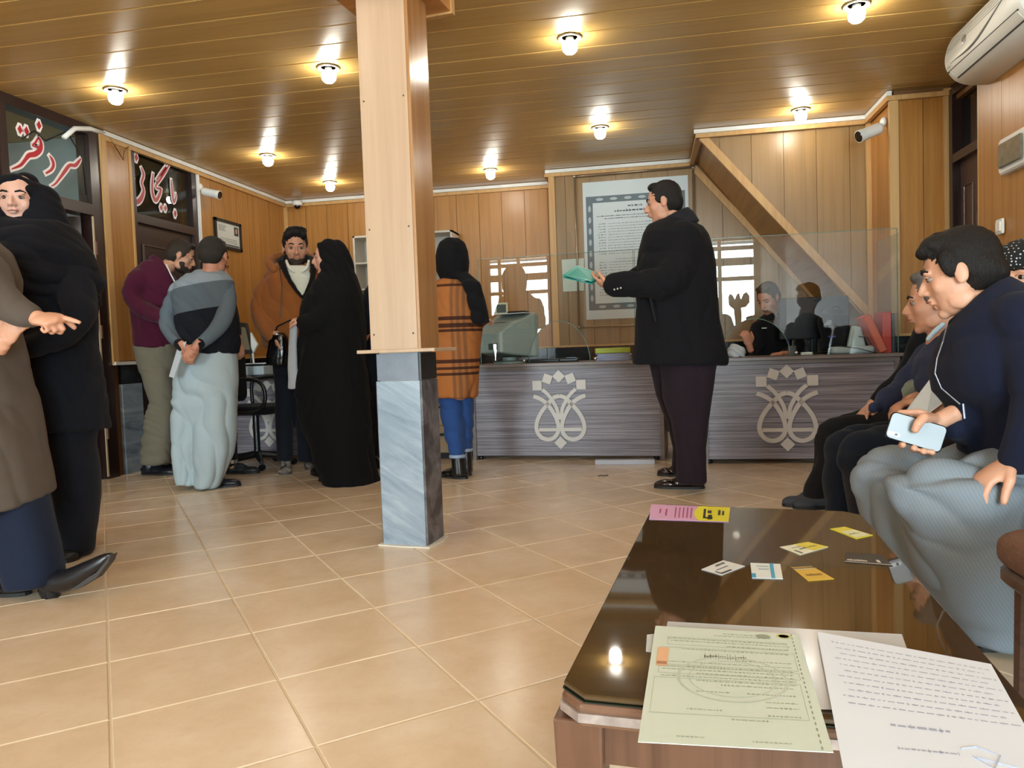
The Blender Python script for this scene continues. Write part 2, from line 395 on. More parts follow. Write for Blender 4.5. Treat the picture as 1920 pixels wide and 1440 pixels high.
def glass_mat(name, tint=(0.95, 1.0, 0.98), rough=0.0, k=1.0):
    """thin clear glass: fresnel reflection over tinted transparency"""
    if name in MATS: return MATS[name]
    m = bpy.data.materials.new(name); m.use_nodes = True; t = m.node_tree; t.nodes.clear()
    o = t.nodes.new('ShaderNodeOutputMaterial'); mx = t.nodes.new('ShaderNodeMixShader'); g = t.nodes.new('ShaderNodeBsdfGlossy'); tr = t.nodes.new('ShaderNodeBsdfTransparent')
    lw = t.nodes.new('ShaderNodeLayerWeight'); pw = t.nodes.new('ShaderNodeMath'); pw.operation = 'POWER'; pw.inputs[1].default_value = 5.0; t.links.new(lw.outputs['Facing'], pw.inputs[0])
    fr = t.nodes.new('ShaderNodeMath'); fr.operation = 'MULTIPLY_ADD'; fr.inputs[1].default_value = 0.95; fr.inputs[2].default_value = 0.045; t.links.new(pw.outputs[0], fr.inputs[0]); g.inputs['Roughness'].default_value = rough; tr.inputs[0].default_value = (*tint, 1)
    mu = t.nodes.new('ShaderNodeMath'); mu.operation = 'MULTIPLY'; mu.inputs[1].default_value = k
    t.links.new(fr.outputs[0], mu.inputs[0]); t.links.new(mu.outputs[0], mx.inputs[0]); t.links.new(tr.outputs[0], mx.inputs[1]); t.links.new(g.outputs[0], mx.inputs[2]); t.links.new(mx.outputs[0], o.inputs[0])
    MATS[name] = m; return m
G_CLEAR = glass_mat('clear window glass', k=1.0); G_PART = glass_mat('clear partition glass', (0.965, 0.985, 0.98), k=1.25)
m = MB(); m.b2((XR + 0.03, RY0, 2.12), (XR + 0.036, RY1, 2.53)); m.build('transom_pane', glass_mat('dull transom glass', (0.7, 0.75, 0.8)), dr)
m = MB(); m.b2((XR + 0.55, 4.6, 0), (XR + 0.6, 6.2, CZ)); m.b2((XR + 0.12, YD, 0), (XR + 0.6, YD + 0.05, CZ)); m.b2((XR + 0.12, 4.6, 0), (XR + 0.6, 4.65, CZ)); m.b2((XR + 0.1, 4.6, CZ + 0.01), (XR + 0.6, YD + 0.05, CZ + 0.06)); struct(m.build('wall_back_room', M_('grey plaster', '9FA3A6', 0.9)))

# --- left wall: office door with lettered transom, pillar, archive door, panelled wall
M_MARB = None
t = NT('grey veined marble'); v = t.coord(scale=(1, 1, 1), rot=(0.0, -0.50, 0.0), rnd=4.0)
mpw = t.n('ShaderNodeMapping'); mpw.inputs['Scale'].default_value = (1.2, 1.2, 7); t.l(v, mpw.inputs['Vector'])
f = t.noise(mpw.outputs[0], 1.6, 7, 0.66, 0.9); g = t.noise(v, 16, 5, 0.7)
c = t.ramp(f, [(0.28, lin('54606E')), (0.42, lin('8492A0')), (0.55, lin('95A3B0')), (0.68, lin('AAB6C0')), (0.8, lin('7E8D9C'))])
c = t.mix(t.math('MULTIPLY', g, 0.25), c, lin('5F7083')); t.l(c, t.b.inputs['Base Color']); t.b.inputs['Roughness'].default_value = 0.22; M_MARB = t.m
t = NT('dark worn marble'); v = t.coord(rnd=4.0)
t.l(t.mix(t.ramp(t.noise(v, 6, 6, 0.7, 1.0), [(0.42, (0, 0, 0)), (0.75, (1, 1, 1))]), lin('423E42'), lin('8A868A')), t.b.inputs['Base Color']); t.b.inputs['Roughness'].default_value = 0.45; M_MARBD = t.m
OX = XL - 2.4
b = MB()
b.b2((XL - 0.14, 6.28, 0), (XL, YB1 + 0.1, CZ + 0.03)); b.b2((XL - 0.14, 5.06, 0), (XL - 0.002, 5.38, CZ + 0.03)); b.b2((XL - 0.14, YF, 0), (XL, 4.16, CZ + 0.03))
wl = struct(b.build('wall_left', M_DGAP))
boards(wl, W_WALL, (XL, 6.30), (XL, YB1 - 0.01), DZ, CZ - 0.04, w=0.22); dado(wl, (XL, 6.30), (XL, YB1 - 0.01))
boards(wl, W_WALL, (XL, YF), (XL, 4.15), DZ, CZ - 0.03, w=0.25); dado(wl, (XL, YF), (XL, 4.15))
boards(wl, W_WALL, (XL, 5.10), (XL, 5.37), DZ, CZ - 0.02, w=0.3, thick=0.03)
vtrim(XL + 0.02, 5.075, w=0.05, d=0.06, parent=wl, z0=DZ - 0.02); vtrim(XL + 0.03, 5.375, w=0.02, d=0.02, parent=wl)
m = MB(); m.b2((XL, 5.05, DZ - 0.03), (XL + 0.06, 5.40, DZ - 0.005)); m.build('dado_rail', M_WHITE, wl)
for z0, z1, mt in ((0, 0.70, M_MARB), (0.705, DZ - 0.03, M_STONE)):
    m = MB(); m.b2((XL, 5.14, z0), (XL + 0.03, 5.37, z1)); m.build('marble_slab', mt, wl)
vtrim(XL + 0.02, 6.285, w=0.04, d=0.03, z0=0, z1=CZ - 0.05, mat=M_WHITE, parent=wl)

d1 = empty('door_1', (XL, 4.6, 0), kind='structure')
m = MB()
for y0, y1 in ((4.16, 4.22), (4.94, 5.06)): m.b2((XL - 0.08, y0, 0), (XL + 0.03, y1, CZ))
m.b2((XL - 0.08, 4.22, 1.96), (XL + 0.03, 4.94, 2.04)); m.b2((XL - 0.08, 4.22, 2.55), (XL + 0.03, 4.94, CZ)); m.build('door_frame', M_DBROWN, d1)
m = MB(); m.b2((XL - 0.01, 4.22, 2.04), (XL - 0.004, 4.94, 2.55)); m.build('transom_pane', G_CLEAR, d1)
# the office door stands open into the room behind
hing = Vector((XL - 0.05, 4.93, 0)); R = Matrix.Rotation(math.radians(-62), 3, 'Z')
m = MB(); m.box(hing + R @ Vector((0, -0.35, 0)) * 1.0 + Vector((0, 0, 0.99)), (0.04, 0.68, 1.92), R=R); dlf = m.build('door_leaf', M_DBROWN, d1)
for z in (0.35, 1.1, 1.72):
    m = MB(); m.tube([(XL + 0.035, 4.945, z - 0.05), (XL + 0.035, 4.945, z + 0.05)], 0.012, 8); m.build('hinge', M_('old brown hinge', '6A4A3C', 0.5, 0.4), d1)
m = MB(); m.b2((XL + 0.028, 4.925, 0.02), (XL + 0.036, 4.938, 1.95)); m.build('door_edge_strip', M_('cream sealing strip', 'C8B597', 0.6), d1)

d2 = empty('door_2', (XL, 5.8, 0), kind='structure')
m = MB()
for y0, y1 in ((5.38, 5.44), (6.2, 6.28)): m.b2((XL - 0.08, y0, 0), (XL + 0.025, y1, CZ))
m.b2((XL - 0.08, 5.44, 1.99), (XL + 0.025, 6.2, 2.06)); m.b2((XL - 0.08, 5.44, 2.56), (XL + 0.025, 6.2, CZ)); m.build('door_frame', M_DBROWN, d2)
m = MB(); m.b2((XL - 0.01, 5.44, 2.06), (XL - 0.004, 6.2, 2.56)); m.build('transom_pane', G_CLEAR, d2)
m = MB(); m.b2((XL - 0.05, 5.445, 0.01), (XL - 0.01, 6.195, 1.99)); dl2 = m.build('door_leaf', M_DBROWN, d2)
for z0, z1 in ((0.15, 0.75), (0.9, 1.82)):
    m = MB(); m.tube([(XL - 0.006, 5.53, z0), (XL - 0.006, 5.53, z1), (XL - 0.006, 6.1, z1), (XL - 0.006, 6.1, z0), (XL - 0.006, 5.53, z0)], 0.012, 6); m.build('door_moulding', M_('brown door moulding', '5A4740', 0.3), dl2)
m = MB(); m.tube([(XL - 0.004, 5.5, 1.02), (XL + 0.04, 5.5, 1.02), (XL + 0.04, 5.6, 1.02)], 0.009, 8); m.build('door_handle', M_STEEL, d2, smooth=True)
# rooms behind the two doors
b = MB(); b.b2((OX, 2.6, 0), (OX + 0.05, 5.2, CZ)); b.b2((OX, 5.18, 0), (XL - 0.14, 5.24, CZ)); b.b2((OX, 2.6, 0), (XL - 0.14, 2.65, CZ)); struct(b.build('wall_office', M_('pale blue office wall', 'B4C2CC', 0.8)))
m = MB(); m.b2((OX + .06, 4.75, 0), (OX + .5, 5.15, 2.1)); tag(m.build('filing_cupboard', M_('dark grey cupboard', '2E3438', .5), bevel=.01), 'dark grey cupboard in the office behind the lettered glass', 'cupboard')
m = MB(); m.b2((XL - 0.9, 5.30, 0), (XL - 0.85, 6.4, CZ)); m.b2((XL - 0.9, 5.25, 0), (XL - 0.14, 5.3, CZ)); m.b2((XL - 0.9, 6.4, 0), (XL - 0.14, 6.45, CZ)); struct(m.build('wall_archive', M_('unlit storage room shade', '1C2422', 0.8)))  # near-black wall colour paints the darkness of the unlit archive room
# --- front wall behind the camera: two glazed shopfront bays that let the day in
b = MB(); zt = 2.56
for x0, x1 in ((XL - 0.2, -3.95), (-2.70, 0.25), (1.93, XR + 0.1)): b.b2((x0, YF - 0.12, 0), (x1, YF, CZ + 0.1))
for x0, x1 in ((-3.95, -2.70), (0.25, 1.93)): b.b2((x0, YF - 0.12, zt), (x1, YF, CZ + 0.1))
wf = struct(b.build('wall_front', W_WALL)); 
M_FRAME = M_('brown aluminium window frame', '8C6F4C', 0.4)
for k, (x0, x1) in enumerate(((-3.95, -2.70), (0.25, 1.93))):
    wn = empty('window_%d' % (k + 1), ((x0 + x1) / 2, YF, 0), kind='structure'); m = MB()
    for xx in (x0 + 0.03, x1 - 1.0, x1 - 0.62, x1 - 0.03): m.b2((xx - 0.03, YF - 0.09, 0), (xx + 0.03, YF - 0.03, zt))
    for zz in (0.04, 0.38, 1.92, 2.18, 2.24, 2.44): m.b2((x0, YF - 0.09, zz - 0.035), (x1, YF - 0.03, zz + 0.035))
    m.build('window_frame', M_FRAME, wn)
    m = MB(); m.b2((x0, YF - 0.065, 0.02), (x1, YF - 0.06, zt)); m.build('window_pane', G_CLEAR, wn)
    # vinyl numeral three and letters stuck on the glass
    m = MB(); xc = x1 - 0.33; zc = 1.45; y_ = YF - 0.055
    S_ = [(-.16, .16), (-.13, .22), (-.09, .2), (-.05, .12), (-.02, .2), (.02, .22), (.05, .12), (.09, .2), (.14, .24), (.19, .18), (.19, .06), (.13, -.02), (.05, -.03), (.06, -.2), (.03, -.36), (-.02, -.4), (-.05, -.3), (-.07, -.05), (-.15, .02)]
    m.prism([(xc + a, y_, zc + c_) for a, c_ in S_], (0, 0.003, 0)); m.build('vinyl_numeral', M_('olive vinyl film', '7A6440', 0.5), wn)
    m = MB(); 
    for a, c_, q in ((-.1, -.55, .16), (.06, -.6, .06), (.1, -.5, .03), (.16, -.5, .03)): m.b2((xc + a, y_, zc + c_), (xc + a + q, y_ + 0.003, zc + c_ + 0.035))
    m.build('vinyl_letter', M_('dark vinyl film', '2A2A30', 0.5), wn)

# --- cable trunking and cornice along the top of the walls
def run(name, pts, w_, mat, parent=None):
    m = MB()
    for a, c_ in zip(pts[:-1], pts[1:]):
        a, c_ = Vector(a), Vector(c_); d = (c_ - a); m.box((a + c_) / 2, (d.length + w_ * 0.6, w_, w_), rz=math.atan2(d.y, d.x))
    return m.build(name, mat, parent)
o = .035; zt = CZ - 0.02
tr = struct(run('trim_1', [(XL + .03, 5.1, zt), (XL + .03, YB1 - .03, zt), (-0.98, YB1 - .03, zt)], .032, M_WHITE))
struct(run('trim_2', [(XL + .025, 5.1, zt - .036), (XL + .025, YB1 - .025, zt - .036), (-0.98, YB1 - .025, zt - .036), (-0.98, YB2 - .03, zt - .036), (0.42, YB2 - .03, zt - .036), (0.42, SY0 - .03, zt - .036), (SX1 - .04, SY0 - .03, zt - .036), (SX1 - .04, YD - .03, zt - .036), (XR, YD - .03, zt - .036)], .034, W_TRIM))
struct(run('trim_3', [(-0.98, YB2 - .03, zt), (0.42, YB2 - .03, zt)], .032, M_WHITE)); struct(run('trim_4', [(0.40, SY0 - .03, zt), (SX1 - .04, SY0 - .03, zt), (SX1 - .04, YD - .03, zt)], .032, M_WHITE))
m = MB(); m.tube([(XL + .03, 4.7, 2.46), (XL + .035, 4.8, 2.55), (XL + .04, 4.95, CZ - .03), (XL + .03, 5.1, zt)], .018, 8); struct(m.build('trim_5', M_WHITE, smooth=True))
m = MB(); m.tube([(XL + .015, 4.35, 2.36), (XL + .02, 4.45, 2.44), (XL + .015, 4.55, 2.40), (XL + .015, 4.75, 2.52), (XL + .02, 4.88, 2.36), (XL + .015, 4.9, 2.1)], .005, 6); tag(m.build('cable', M_BLACKP, smooth=True), 'thin black cable looping across the office door transom', 'cable')
m = MB(); m.tube([(XL + .045, 5.15, 2.58), (XL + .05, 5.22, 2.5), (XL + .045, 5.2, 2.53), (XL + .05, 5.28, 2.44), (XL + .045, 5.3, 2.52), (XL + .05, 5.35, 2.56)], .004, 6); tag(m.build('cable', M_('bare copper wire', 'A88A50', 0.4, 0.7), smooth=True), 'tangle of brass coloured wire at the top of the wooden pillar', 'cable')

# --- Persian lettering on the two transoms (hand drawn strokes, white rim under red)
def stroke_mesh(mb, pts, X, grow=0.0):
    P = []
    for (px, py, w_) in pts:
        p = onX(px, py, X); P.append((p, w_ * pxm(p) / 2 + grow))
    L, Rr = [], []
    for i, (p, r) in enumerate(P):
        t_ = (P[min(i + 1, len(P) - 1)][0] - P[max(i - 1, 0)][0]); t_.x = 0; t_.normalize(); n_ = Vector((0, -t_.z, t_.y)); e = t_ * (grow if i == len(P) - 1 else (-grow if i == 0 else 0))
        L.append(p + n_ * r + e); Rr.append(p - n_ * r + e)
    vs = L + Rr; n = len(L); d = Vector((0.004 if grow == 0 else 0.0, 0, 0)); vs = [v_ + d for v_ in vs]
    mb.add(vs, [(i, i + 1, n + i + 1, n + i) for i in range(n - 1)])
def cs(pts, k=4):
    out = []
    for i in range(len(pts) - 1):
        p0, p1, p2, p3 = [Vector(pts[max(0, min(len(pts) - 1, j))]) for j in (i - 1, i, i + 1, i + 2)]
        for q in range(k):
            t_ = q / k; out.append(tuple(0.5 * ((2 * p1) + (p2 - p0) * t_ + (2 * p0 - 5 * p1 + 4 * p2 - p3) * t_ ** 2 + (3 * p1 - p0 - 3 * p2 + p3) * t_ ** 3)))
    out.append(tuple(pts[-1])); return out
def letters(name, strokes, dots, X, parent):
    F = lambda s_: [(a / 4, 150 + b_ / 4, c_ / 4) for a, b_, c_ in s_]
    for grow, mt, nm in ((0.014, M_('white letter rim', 'F4ECEC', 0.5), name + '_rim'), (0.0, M_('red letter film', 'B01E2C', 0.4), name)):
        m = MB()
        for s_ in strokes: stroke_mesh(m, cs(F(s_)), X, grow)
        for (a, b_, w_) in dots: 
            q = F([(a, b_ - w_, 1), (a, b_, w_ * 1.3), (a, b_ + w_, 1)]); stroke_mesh(m, q, X, grow)
        m.build(nm, mt, parent)
letters('lettering', [[(605, 588, 6), (585, 615, 22), (560, 640, 26), (520, 640, 24), (490, 675, 28), (450, 730, 20), (415, 775, 14), (383, 797, 8)],
  [(368, 565, 6), (390, 600, 26), (398, 640, 26), (380, 675, 20), (340, 700, 14)],
  [(285, 430, 10), (305, 470, 26), (300, 520, 36), (262, 555, 38), (215, 565, 34), (185, 600, 26), (150, 640, 22), (85, 668, 8)], [(285, 430, 12), (262, 470, 16), (240, 492, 10), (290, 505, 16)]],
  [(290, 340, 34), (147, 372, 34), (196, 382, 34)], XL + 0.002, d1)
letters('lettering', [[(1283, 745, 6), (1285, 790, 14), (1292, 860, 16), (1302, 918, 14), (1318, 880, 12), (1316, 850, 5)],
  [(1147, 700, 8), (1140, 770, 18), (1143, 850, 24), (1165, 905, 26), (1195, 860, 24), (1206, 815, 16)], [(1265, 640, 8), (1235, 690, 16), (1200, 745, 16), (1165, 800, 12), (1205, 820, 14)], [(1240, 650, 8), (1205, 700, 12), (1172, 750, 10)],
  [(1057, 655, 8), (1075, 710, 20), (1060, 770, 16), (1075, 830, 22), (1055, 890, 34), (1020, 915, 36), (985, 875, 28), (982, 800, 20), (1003, 735, 8)]],
  [(1020, 582, 30), (1207, 957, 24), (1238, 962, 24), (1312, 1002, 28)], XL + 0.002, d2)
# ================================================================ column
def make_column():
    A = math.radians(-7.5); R = Matrix.Rotation(A, 3, 'Z'); fl_ = Vector((-1.218, 3.209, 0)); W_, D_ = 0.215, 0.175
    c = fl_ + R @ Vector((W_ / 2, D_ / 2, 0)); root = empty('column', c, 'square pillar clad in pale wood above and grey marble slabs below', 'column')
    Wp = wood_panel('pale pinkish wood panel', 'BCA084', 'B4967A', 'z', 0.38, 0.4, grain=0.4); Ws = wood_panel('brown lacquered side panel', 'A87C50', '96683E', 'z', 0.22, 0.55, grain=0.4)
    def bx(x0, y0, z0, x1, y1, z1, name, mat, par=root, bev=0.0):
        m = MB(); ctr = fl_ + R @ Vector(((x0 + x1) / 2, (y0 + y1) / 2, 0)); m.box((ctr.x, ctr.y, (z0 + z1) / 2), (x1 - x0, y1 - y0, z1 - z0), R=R); return m.build(name, mat, par, bevel=bev)
    bx(0.012, 0.012, 0, W_ - 0.012, D_ - 0.012, CZ, 'core', M_('rough white mortar', 'D6D2CA', 0.9, var=0.2, bump=0.5))
    zs = 0.745
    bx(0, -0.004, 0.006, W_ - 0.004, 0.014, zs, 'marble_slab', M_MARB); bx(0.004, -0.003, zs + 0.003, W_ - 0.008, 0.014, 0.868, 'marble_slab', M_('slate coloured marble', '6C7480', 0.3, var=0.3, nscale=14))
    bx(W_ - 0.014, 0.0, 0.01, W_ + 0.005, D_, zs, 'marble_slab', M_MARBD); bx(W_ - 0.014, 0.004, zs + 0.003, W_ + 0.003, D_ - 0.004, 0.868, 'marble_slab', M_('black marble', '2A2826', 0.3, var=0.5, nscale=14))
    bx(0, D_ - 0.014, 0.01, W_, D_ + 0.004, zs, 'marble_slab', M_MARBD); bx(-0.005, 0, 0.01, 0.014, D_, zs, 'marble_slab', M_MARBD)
    bx(-0.08, -0.03, 0.872, W_ + 0.085, D_ + 0.05, 0.888, 'ledge', Wp, bev=0.003)
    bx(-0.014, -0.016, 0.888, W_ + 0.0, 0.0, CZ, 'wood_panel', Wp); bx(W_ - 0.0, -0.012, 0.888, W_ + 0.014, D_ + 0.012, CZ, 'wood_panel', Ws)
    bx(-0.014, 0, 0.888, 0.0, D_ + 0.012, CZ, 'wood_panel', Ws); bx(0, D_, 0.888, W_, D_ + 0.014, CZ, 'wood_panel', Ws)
    for x in (0.005, W_ - 0.018):
        for z in (0.955, 1.42, 1.98):
            m = MB(); p = fl_ + R @ Vector((x, -0.018, 0)); m.lathe((p.x, p.y, z), [(0.004, 0.0), (0.0035, 0.002), (0.001, 0.003)], 8, axis=R @ Vector((0, -1, 0))); m.build('screw', M_('dark screw', '5A4A3C', 0.4, 0.8), root)
    bx(-0.12, -0.45, CZ - 0.175, W_ + 0.09, D_ + 0.14, CZ - 0.003, 'capital', wood_panel('reddish wood capital', 'C08850', 'A8703E', 'x', 0.25, 0.5))
    bx(-0.13, D_ + 0.12, CZ - 0.185, W_ + 0.1, D_ + 0.15, CZ - 0.003, 'capital_trim', W_TRIM)
    # mortar skirt at the foot
    m = MB(); P = [fl_ + R @ Vector(q) for q in ((-0.02, -0.02, 0), (W_ * .5, -0.03, 0), (W_ + 0.02, -0.022, 0), (W_ + 0.035, D_ * .6, 0), (W_ + 0.02, D_ + 0.02, 0), (-0.02, D_ + 0.015, 0))]
    m.prism([(p.x, p.y, 0.001) for p in P], (0, 0, 0.006)); m.build('mortar_skirt', M_('white mortar skirt', 'DAD2C6', 0.9, var=0.2), root)
make_column()

# ================================================================ ceiling lamps
def make_lamp():
    r = empty('ceiling_lamp', (0, 0, CZ)); z = CZ
    m = MB(); m.lathe((0, 0, z), [(0.066, -0.002), (0.07, -0.007), (0.062, -0.012), (0.05, -0.006), (0.045, -0.002)], 24); m.build('rim', M_('thin metal lamp rim', 'B9B0A0', 0.3, 0.6), r, smooth=True)
    m = MB(); m.lathe((0, 0, z), [(0.022, -0.002), (0.022, -0.018), (0.03, -0.024)], 16); m.build('socket', M_WHITE, r, smooth=True)
    m = MB(); m.lathe((0, 0, z), [(0.028, -0.022), (0.042, -0.03), (0.045, -0.05), (0.040, -0.075), (0.025, -0.09), (0.004, -0.096)], 14)
    m.build('bulb', M_('lit lamp bulb', 'FFFAEC', emit=BULB_E), r, smooth=True)
    return r
lamp0 = make_lamp(); first = True
LP = [(-3.34, 4.37, 'ceiling bulb above the doorway, near the lettered glass'), (-1.89, 4.39, 'ceiling bulb just left of the pillar, nearest row'), (-0.41, 4.34, 'ceiling bulb right of the pillar, nearest row'),
      (1.11, 4.33, 'ceiling bulb nearest the air conditioner'), (-3.23, 6.12, 'ceiling bulb in the middle row over the archive door side'), (-0.36, 6.16, 'ceiling bulb above the man in the black overcoat'),
      (1.17, 6.16, 'ceiling bulb in front of the slanting stair wall'), (-3.16, 7.25, 'small far ceiling bulb left of the pillar, by the back wall'), (-1.5, 7.27, 'small far ceiling bulb right of the pillar, by the back wall')]
for i in range(4):
    for j, yy in enumerate((2.6, 0.8, -1.0)):
        LP.append(((-3.3, -1.85, -0.38, 1.12)[i], yy, 'ceiling bulb out of the picture, %s row, %s' % (('overhead', 'second', 'rearmost')[j], ('by the left wall', 'left of the camera', 'over the coffee table side', 'by the right wall')[i])))
LP.append((-5.2, 4.1, 'unseen bulb added to light the office behind the lettered glass'))  # unseen lamp, added to brighten the office behind the transom
for x, y, lb in LP:
    o = lamp0 if first else copy_tree(lamp0); first = False
    o.location = (x, y, CZ); tag(o, lb, 'lamp', 'round bulbs on the ceiling' if y > 3 else 'bulbs behind the camera')

# ================================================================ service desks with emblem and glass
t = NT('grey streaked laminate'); v = t.coord(scale=(1.2, 1.2, 95)); f = t.noise(v, 1.0, 5, 0.75, 0.3); v2 = t.coord(scale=(3, 3, 300)); g = t.noise(v2, 1.0, 3, 0.8)
c = t.ramp(f, [(0.34, lin('544E55')), (0.5, lin('857F88')), (0.66, lin('B4AEB6'))]); c = t.mix(t.math('MULTIPLY', g, 0.5), c, lin('5C565E')); t.l(c, t.b.inputs['Base Color']); t.b.inputs['Roughness'].default_value = 0.4; M_ZEB = t.m
M_TOP = wood_panel('grey brown desk board', '7C706C', '655A57', 'x', 0.35, 0.5, grain=0.5); M_EMB = M_('pale grey emblem board', 'C9C2BC', 0.5, var=0.04)
def sm(pts, k=6): return [Vector(p) for p in cs([(a, b_, 0) for a, b_ in pts], k)]
def emblem(parent, org, U, s):
    """notary emblem cut from board: crown of squares over two drop shaped pans"""
    N_ = U.cross(Vector((0, 0, 1))).normalized()
    def P(u, v_, k=0.0): return org + U * (u * s) + Vector((0, 0, v_ * s)) + N_ * k
    def quad(name, cx, cy, h, rot, par):
        m = MB(); a = math.radians(rot); pts = []
        for k in range(4): an = a + math.pi / 4 + k * math.pi / 2; pts.append(P(cx + h * math.cos(an), cy + h * math.sin(an)))
        m.prism(pts, N_ * 0.014); return m.build(name, M_EMB, par)
    m = MB()
    def ribbon(pts, w_, lift):
        S = sm(pts); L = []; Rr = []
        for i, p in enumerate(S):
            t_ = (S[min(i + 1, len(S) - 1)] - S[max(i - 1, 0)]).normalized(); n_ = Vector((-t_.y, t_.x, 0)); L.append(p + n_ * w_ / 2); Rr.append(p - n_ * w_ / 2)
        n = len(L); k = 0.012 + lift
        vs = [P(p.x, p.y, 0) for p in L + Rr] + [P(p.x, p.y, k) for p in L + Rr]; fs = []
        for i in range(n - 1): fs += [(2 * n + i, 2 * n + i + 1, 3 * n + i + 1, 3 * n + i), (i, i + 1, 2 * n + i + 1, 2 * n + i), (n + i + 1, n + i, 3 * n + i, 3 * n + i + 1)]
        fs += [(0, 2 * n, 3 * n, n), (n - 1, 2 * n - 1, 4 * n - 1, 3 * n - 1)]
        m.add(vs, fs)
    for sg in (1, -1):
        ribbon([(sg * a, b_) for a, b_ in ((-1.27, .64), (-.95, .52), (-.62, .28), (-.35, -.1), (-.14, -.55), (-.09, -1.0), (-.28, -1.34), (-.62, -1.46), (-.98, -1.32), (-1.17, -.95), (-1.1, -.5), (-.86, -.08), (-.55, .28), (-.28, .55), (0, .64))], 0.19, 0.0 if sg > 0 else 0.0012)
        ribbon([(sg * a, b_) for a, b_ in ((-.82, .96), (-.55, .72), (-.3, .36), (-.13, 0), (-.05, -.5))], 0.17, 0.002 if sg > 0 else 0.003)
        ribbon([(sg * a, b_) for a, b_ in ((-1.05, -.98), (-.62, -.985), (-.16, -.98))], 0.16, 0.0005)
    e = m.build('emblem', M_EMB, parent)
    quad('emblem_square', 0, 1.58, .31, 0 + 45, e).location = (0, 0, 0)
    for sg in (1, -1):
        quad('emblem_square', sg * .56, 1.47, .30, sg * 20, e); quad('emblem_square', sg * 1.07, 1.16, .32, 0, e)
    quad('emblem_square', 0, -1.62, .31, 45, e)
    return e
def desk(label, x0, y0, x1, y1, depth, ztop, emb=True, emb_at=0.5, right_post=True, es=0.159):
    a = Vector((x0, y0, 0)); b_ = Vector((x1, y1, 0)); U = (b_ - a).normalized(); N_ = Vector((-U.y, U.x, 0)); L = (b_ - a).length; ang = math.atan2(U.y, U.x)
    root = empty('service_desk', (a + b_) / 2 + N_ * depth / 2, label, 'desk', 'grey service desks along the counter')
    def B(u0, v0, z0, u1, v1, z1, name, mat, bev=0.0):
        m = MB(); m.box(a + U * (u0 + u1) / 2 + N_ * (v0 + v1) / 2 + Vector((0, 0, (z0 + z1) / 2)), (u1 - u0, v1 - v0, z1 - z0), rz=ang); return m.build(name, mat, root, bevel=bev)
    B(-0.03, -0.03, ztop - 0.022, L + 0.05, depth, ztop, 'desktop', M_TOP, 0.002); B(0.0, 0.0, ztop - 0.05, L + 0.02, depth, ztop - 0.024, 'desktop_board', M_TOP)
    B(0.0, 0.02, 0.035, L, 0.04, ztop - 0.05, 'front_panel', M_ZEB)
    for u in (-0.012, L - 0.012): B(u, -0.0, 0.0, u + 0.028, depth, ztop - 0.05, 'side_panel', M_TOP)
    for u in (0.03, L - 0.05): 
        p = a + U * u + N_ * 0.08; m = MB(); m.lathe((p.x, p.y, 0), [(0.02, 0.0), (0.022, 0.01), (0.015, 0.036)], 12); m.build('foot', M_BLACKP, root, smooth=True)
    if emb: emblem(root, a + U * (L * emb_at) + N_ * 0.0195 + Vector((0, 0, 0.395)), U, es)
    return root, a, U, N_, L
DT = 0.75
D1 = desk('grey laminate service desk between the plaid-coated woman and the man in overcoat', -1.39, 5.72, 0.06, 5.63, 0.6, DT, emb_at=0.475)
D2 = desk('grey laminate service desk at the right end, with red binders on it', 0.36, 5.45, 1.62, 5.44, 0.6, DT, emb_at=0.44)
D3 = desk('grey laminate service desk on the left, behind the black office chair', -3.72, 5.93, -2.35, 5.80, 0.6, 0.72, emb_at=0.36, es=0.152)
def glass_panel(label, desk_, u0, u1, z0, z1, holes, v_=0.02, kind='glass partition'):
    root, a, U, N_, L = desk_; o = empty('glass_screen', a + U * (u0 + u1) / 2 + N_ * v_ + Vector((0, 0, z0)), label, kind, 'glass screens on the desks')
    P = lambda u, z: a + U * u + N_ * v_ + Vector((0, 0, z))
    pts = [(u0, z0)]
    for c_, hw, hh in holes:
        for k in range(17): an = math.pi - math.pi * k / 16; pts.append((c_ + hw * math.cos(an), z0 + hh * math.sin(an)))
    pts += [(u1, z0), (u1, z1), (u0, z1)]
    # triangulate through a bmesh n-gon
    m = MB(); m.prism([P(*q) for q in pts], N_ * 0.008); pane = m.build('pane', G_PART, o)
    m = MB(); e = 0.0012; M_EDGE = M_('green glass edge', '5F8478', 0.15)
    m.prism([P(u0, z1 - 0.001), P(u1, z1 - 0.001), P(u1, z1 + 0.0025), P(u0, z1 + 0.0025)], N_ * 0.009)
    for u in (u0, u1): m.prism([P(u - 0.0015, z0), P(u + 0.002, z0), P(u + 0.002, z1), P(u - 0.0015, z1)], N_ * 0.009)
    m.build('polished_edge', M_EDGE, o)
    for c_, hw, hh in holes:
        m = MB(); m.tube([P(c_ + hw * math.cos(math.pi - math.pi * k / 24), z0 + hh * math.sin(math.pi - math.pi * k / 24)) + N_ * .004 for k in range(25)], 0.003, 6); m.build('cut_edge', M_EDGE, o, smooth=True)
        for q in (c_ - hw - 0.04, c_ + hw + 0.04):
            m = MB(); p = P(q, z0 + 0.022) - N_ * 0.002; m.lathe(p, [(0.012, 0), (0.012, 0.008), (0.009, 0.011)], 12, axis=-N_); m.build('glass_fixing', M_STEEL, o, smooth=True)
    return o
def line(x0, y0, x1, y1): a = Vector((x0, y0, 0)); U = (Vector((x1, y1, 0)) - a); L = U.length; U.normalize(); return (None, a, U, Vector((-U.y, U.x, 0)), L)
G1 = line(-1.334, 5.80, -0.105, 5.735); G2 = line(0.44, 5.475, 1.66, 5.485)
glass_panel('clear glass screen on the desk beside the woman in the plaid coat', G1, 0.0, 1.215, DT, 1.58, [(0.63, 0.24, 0.32)])
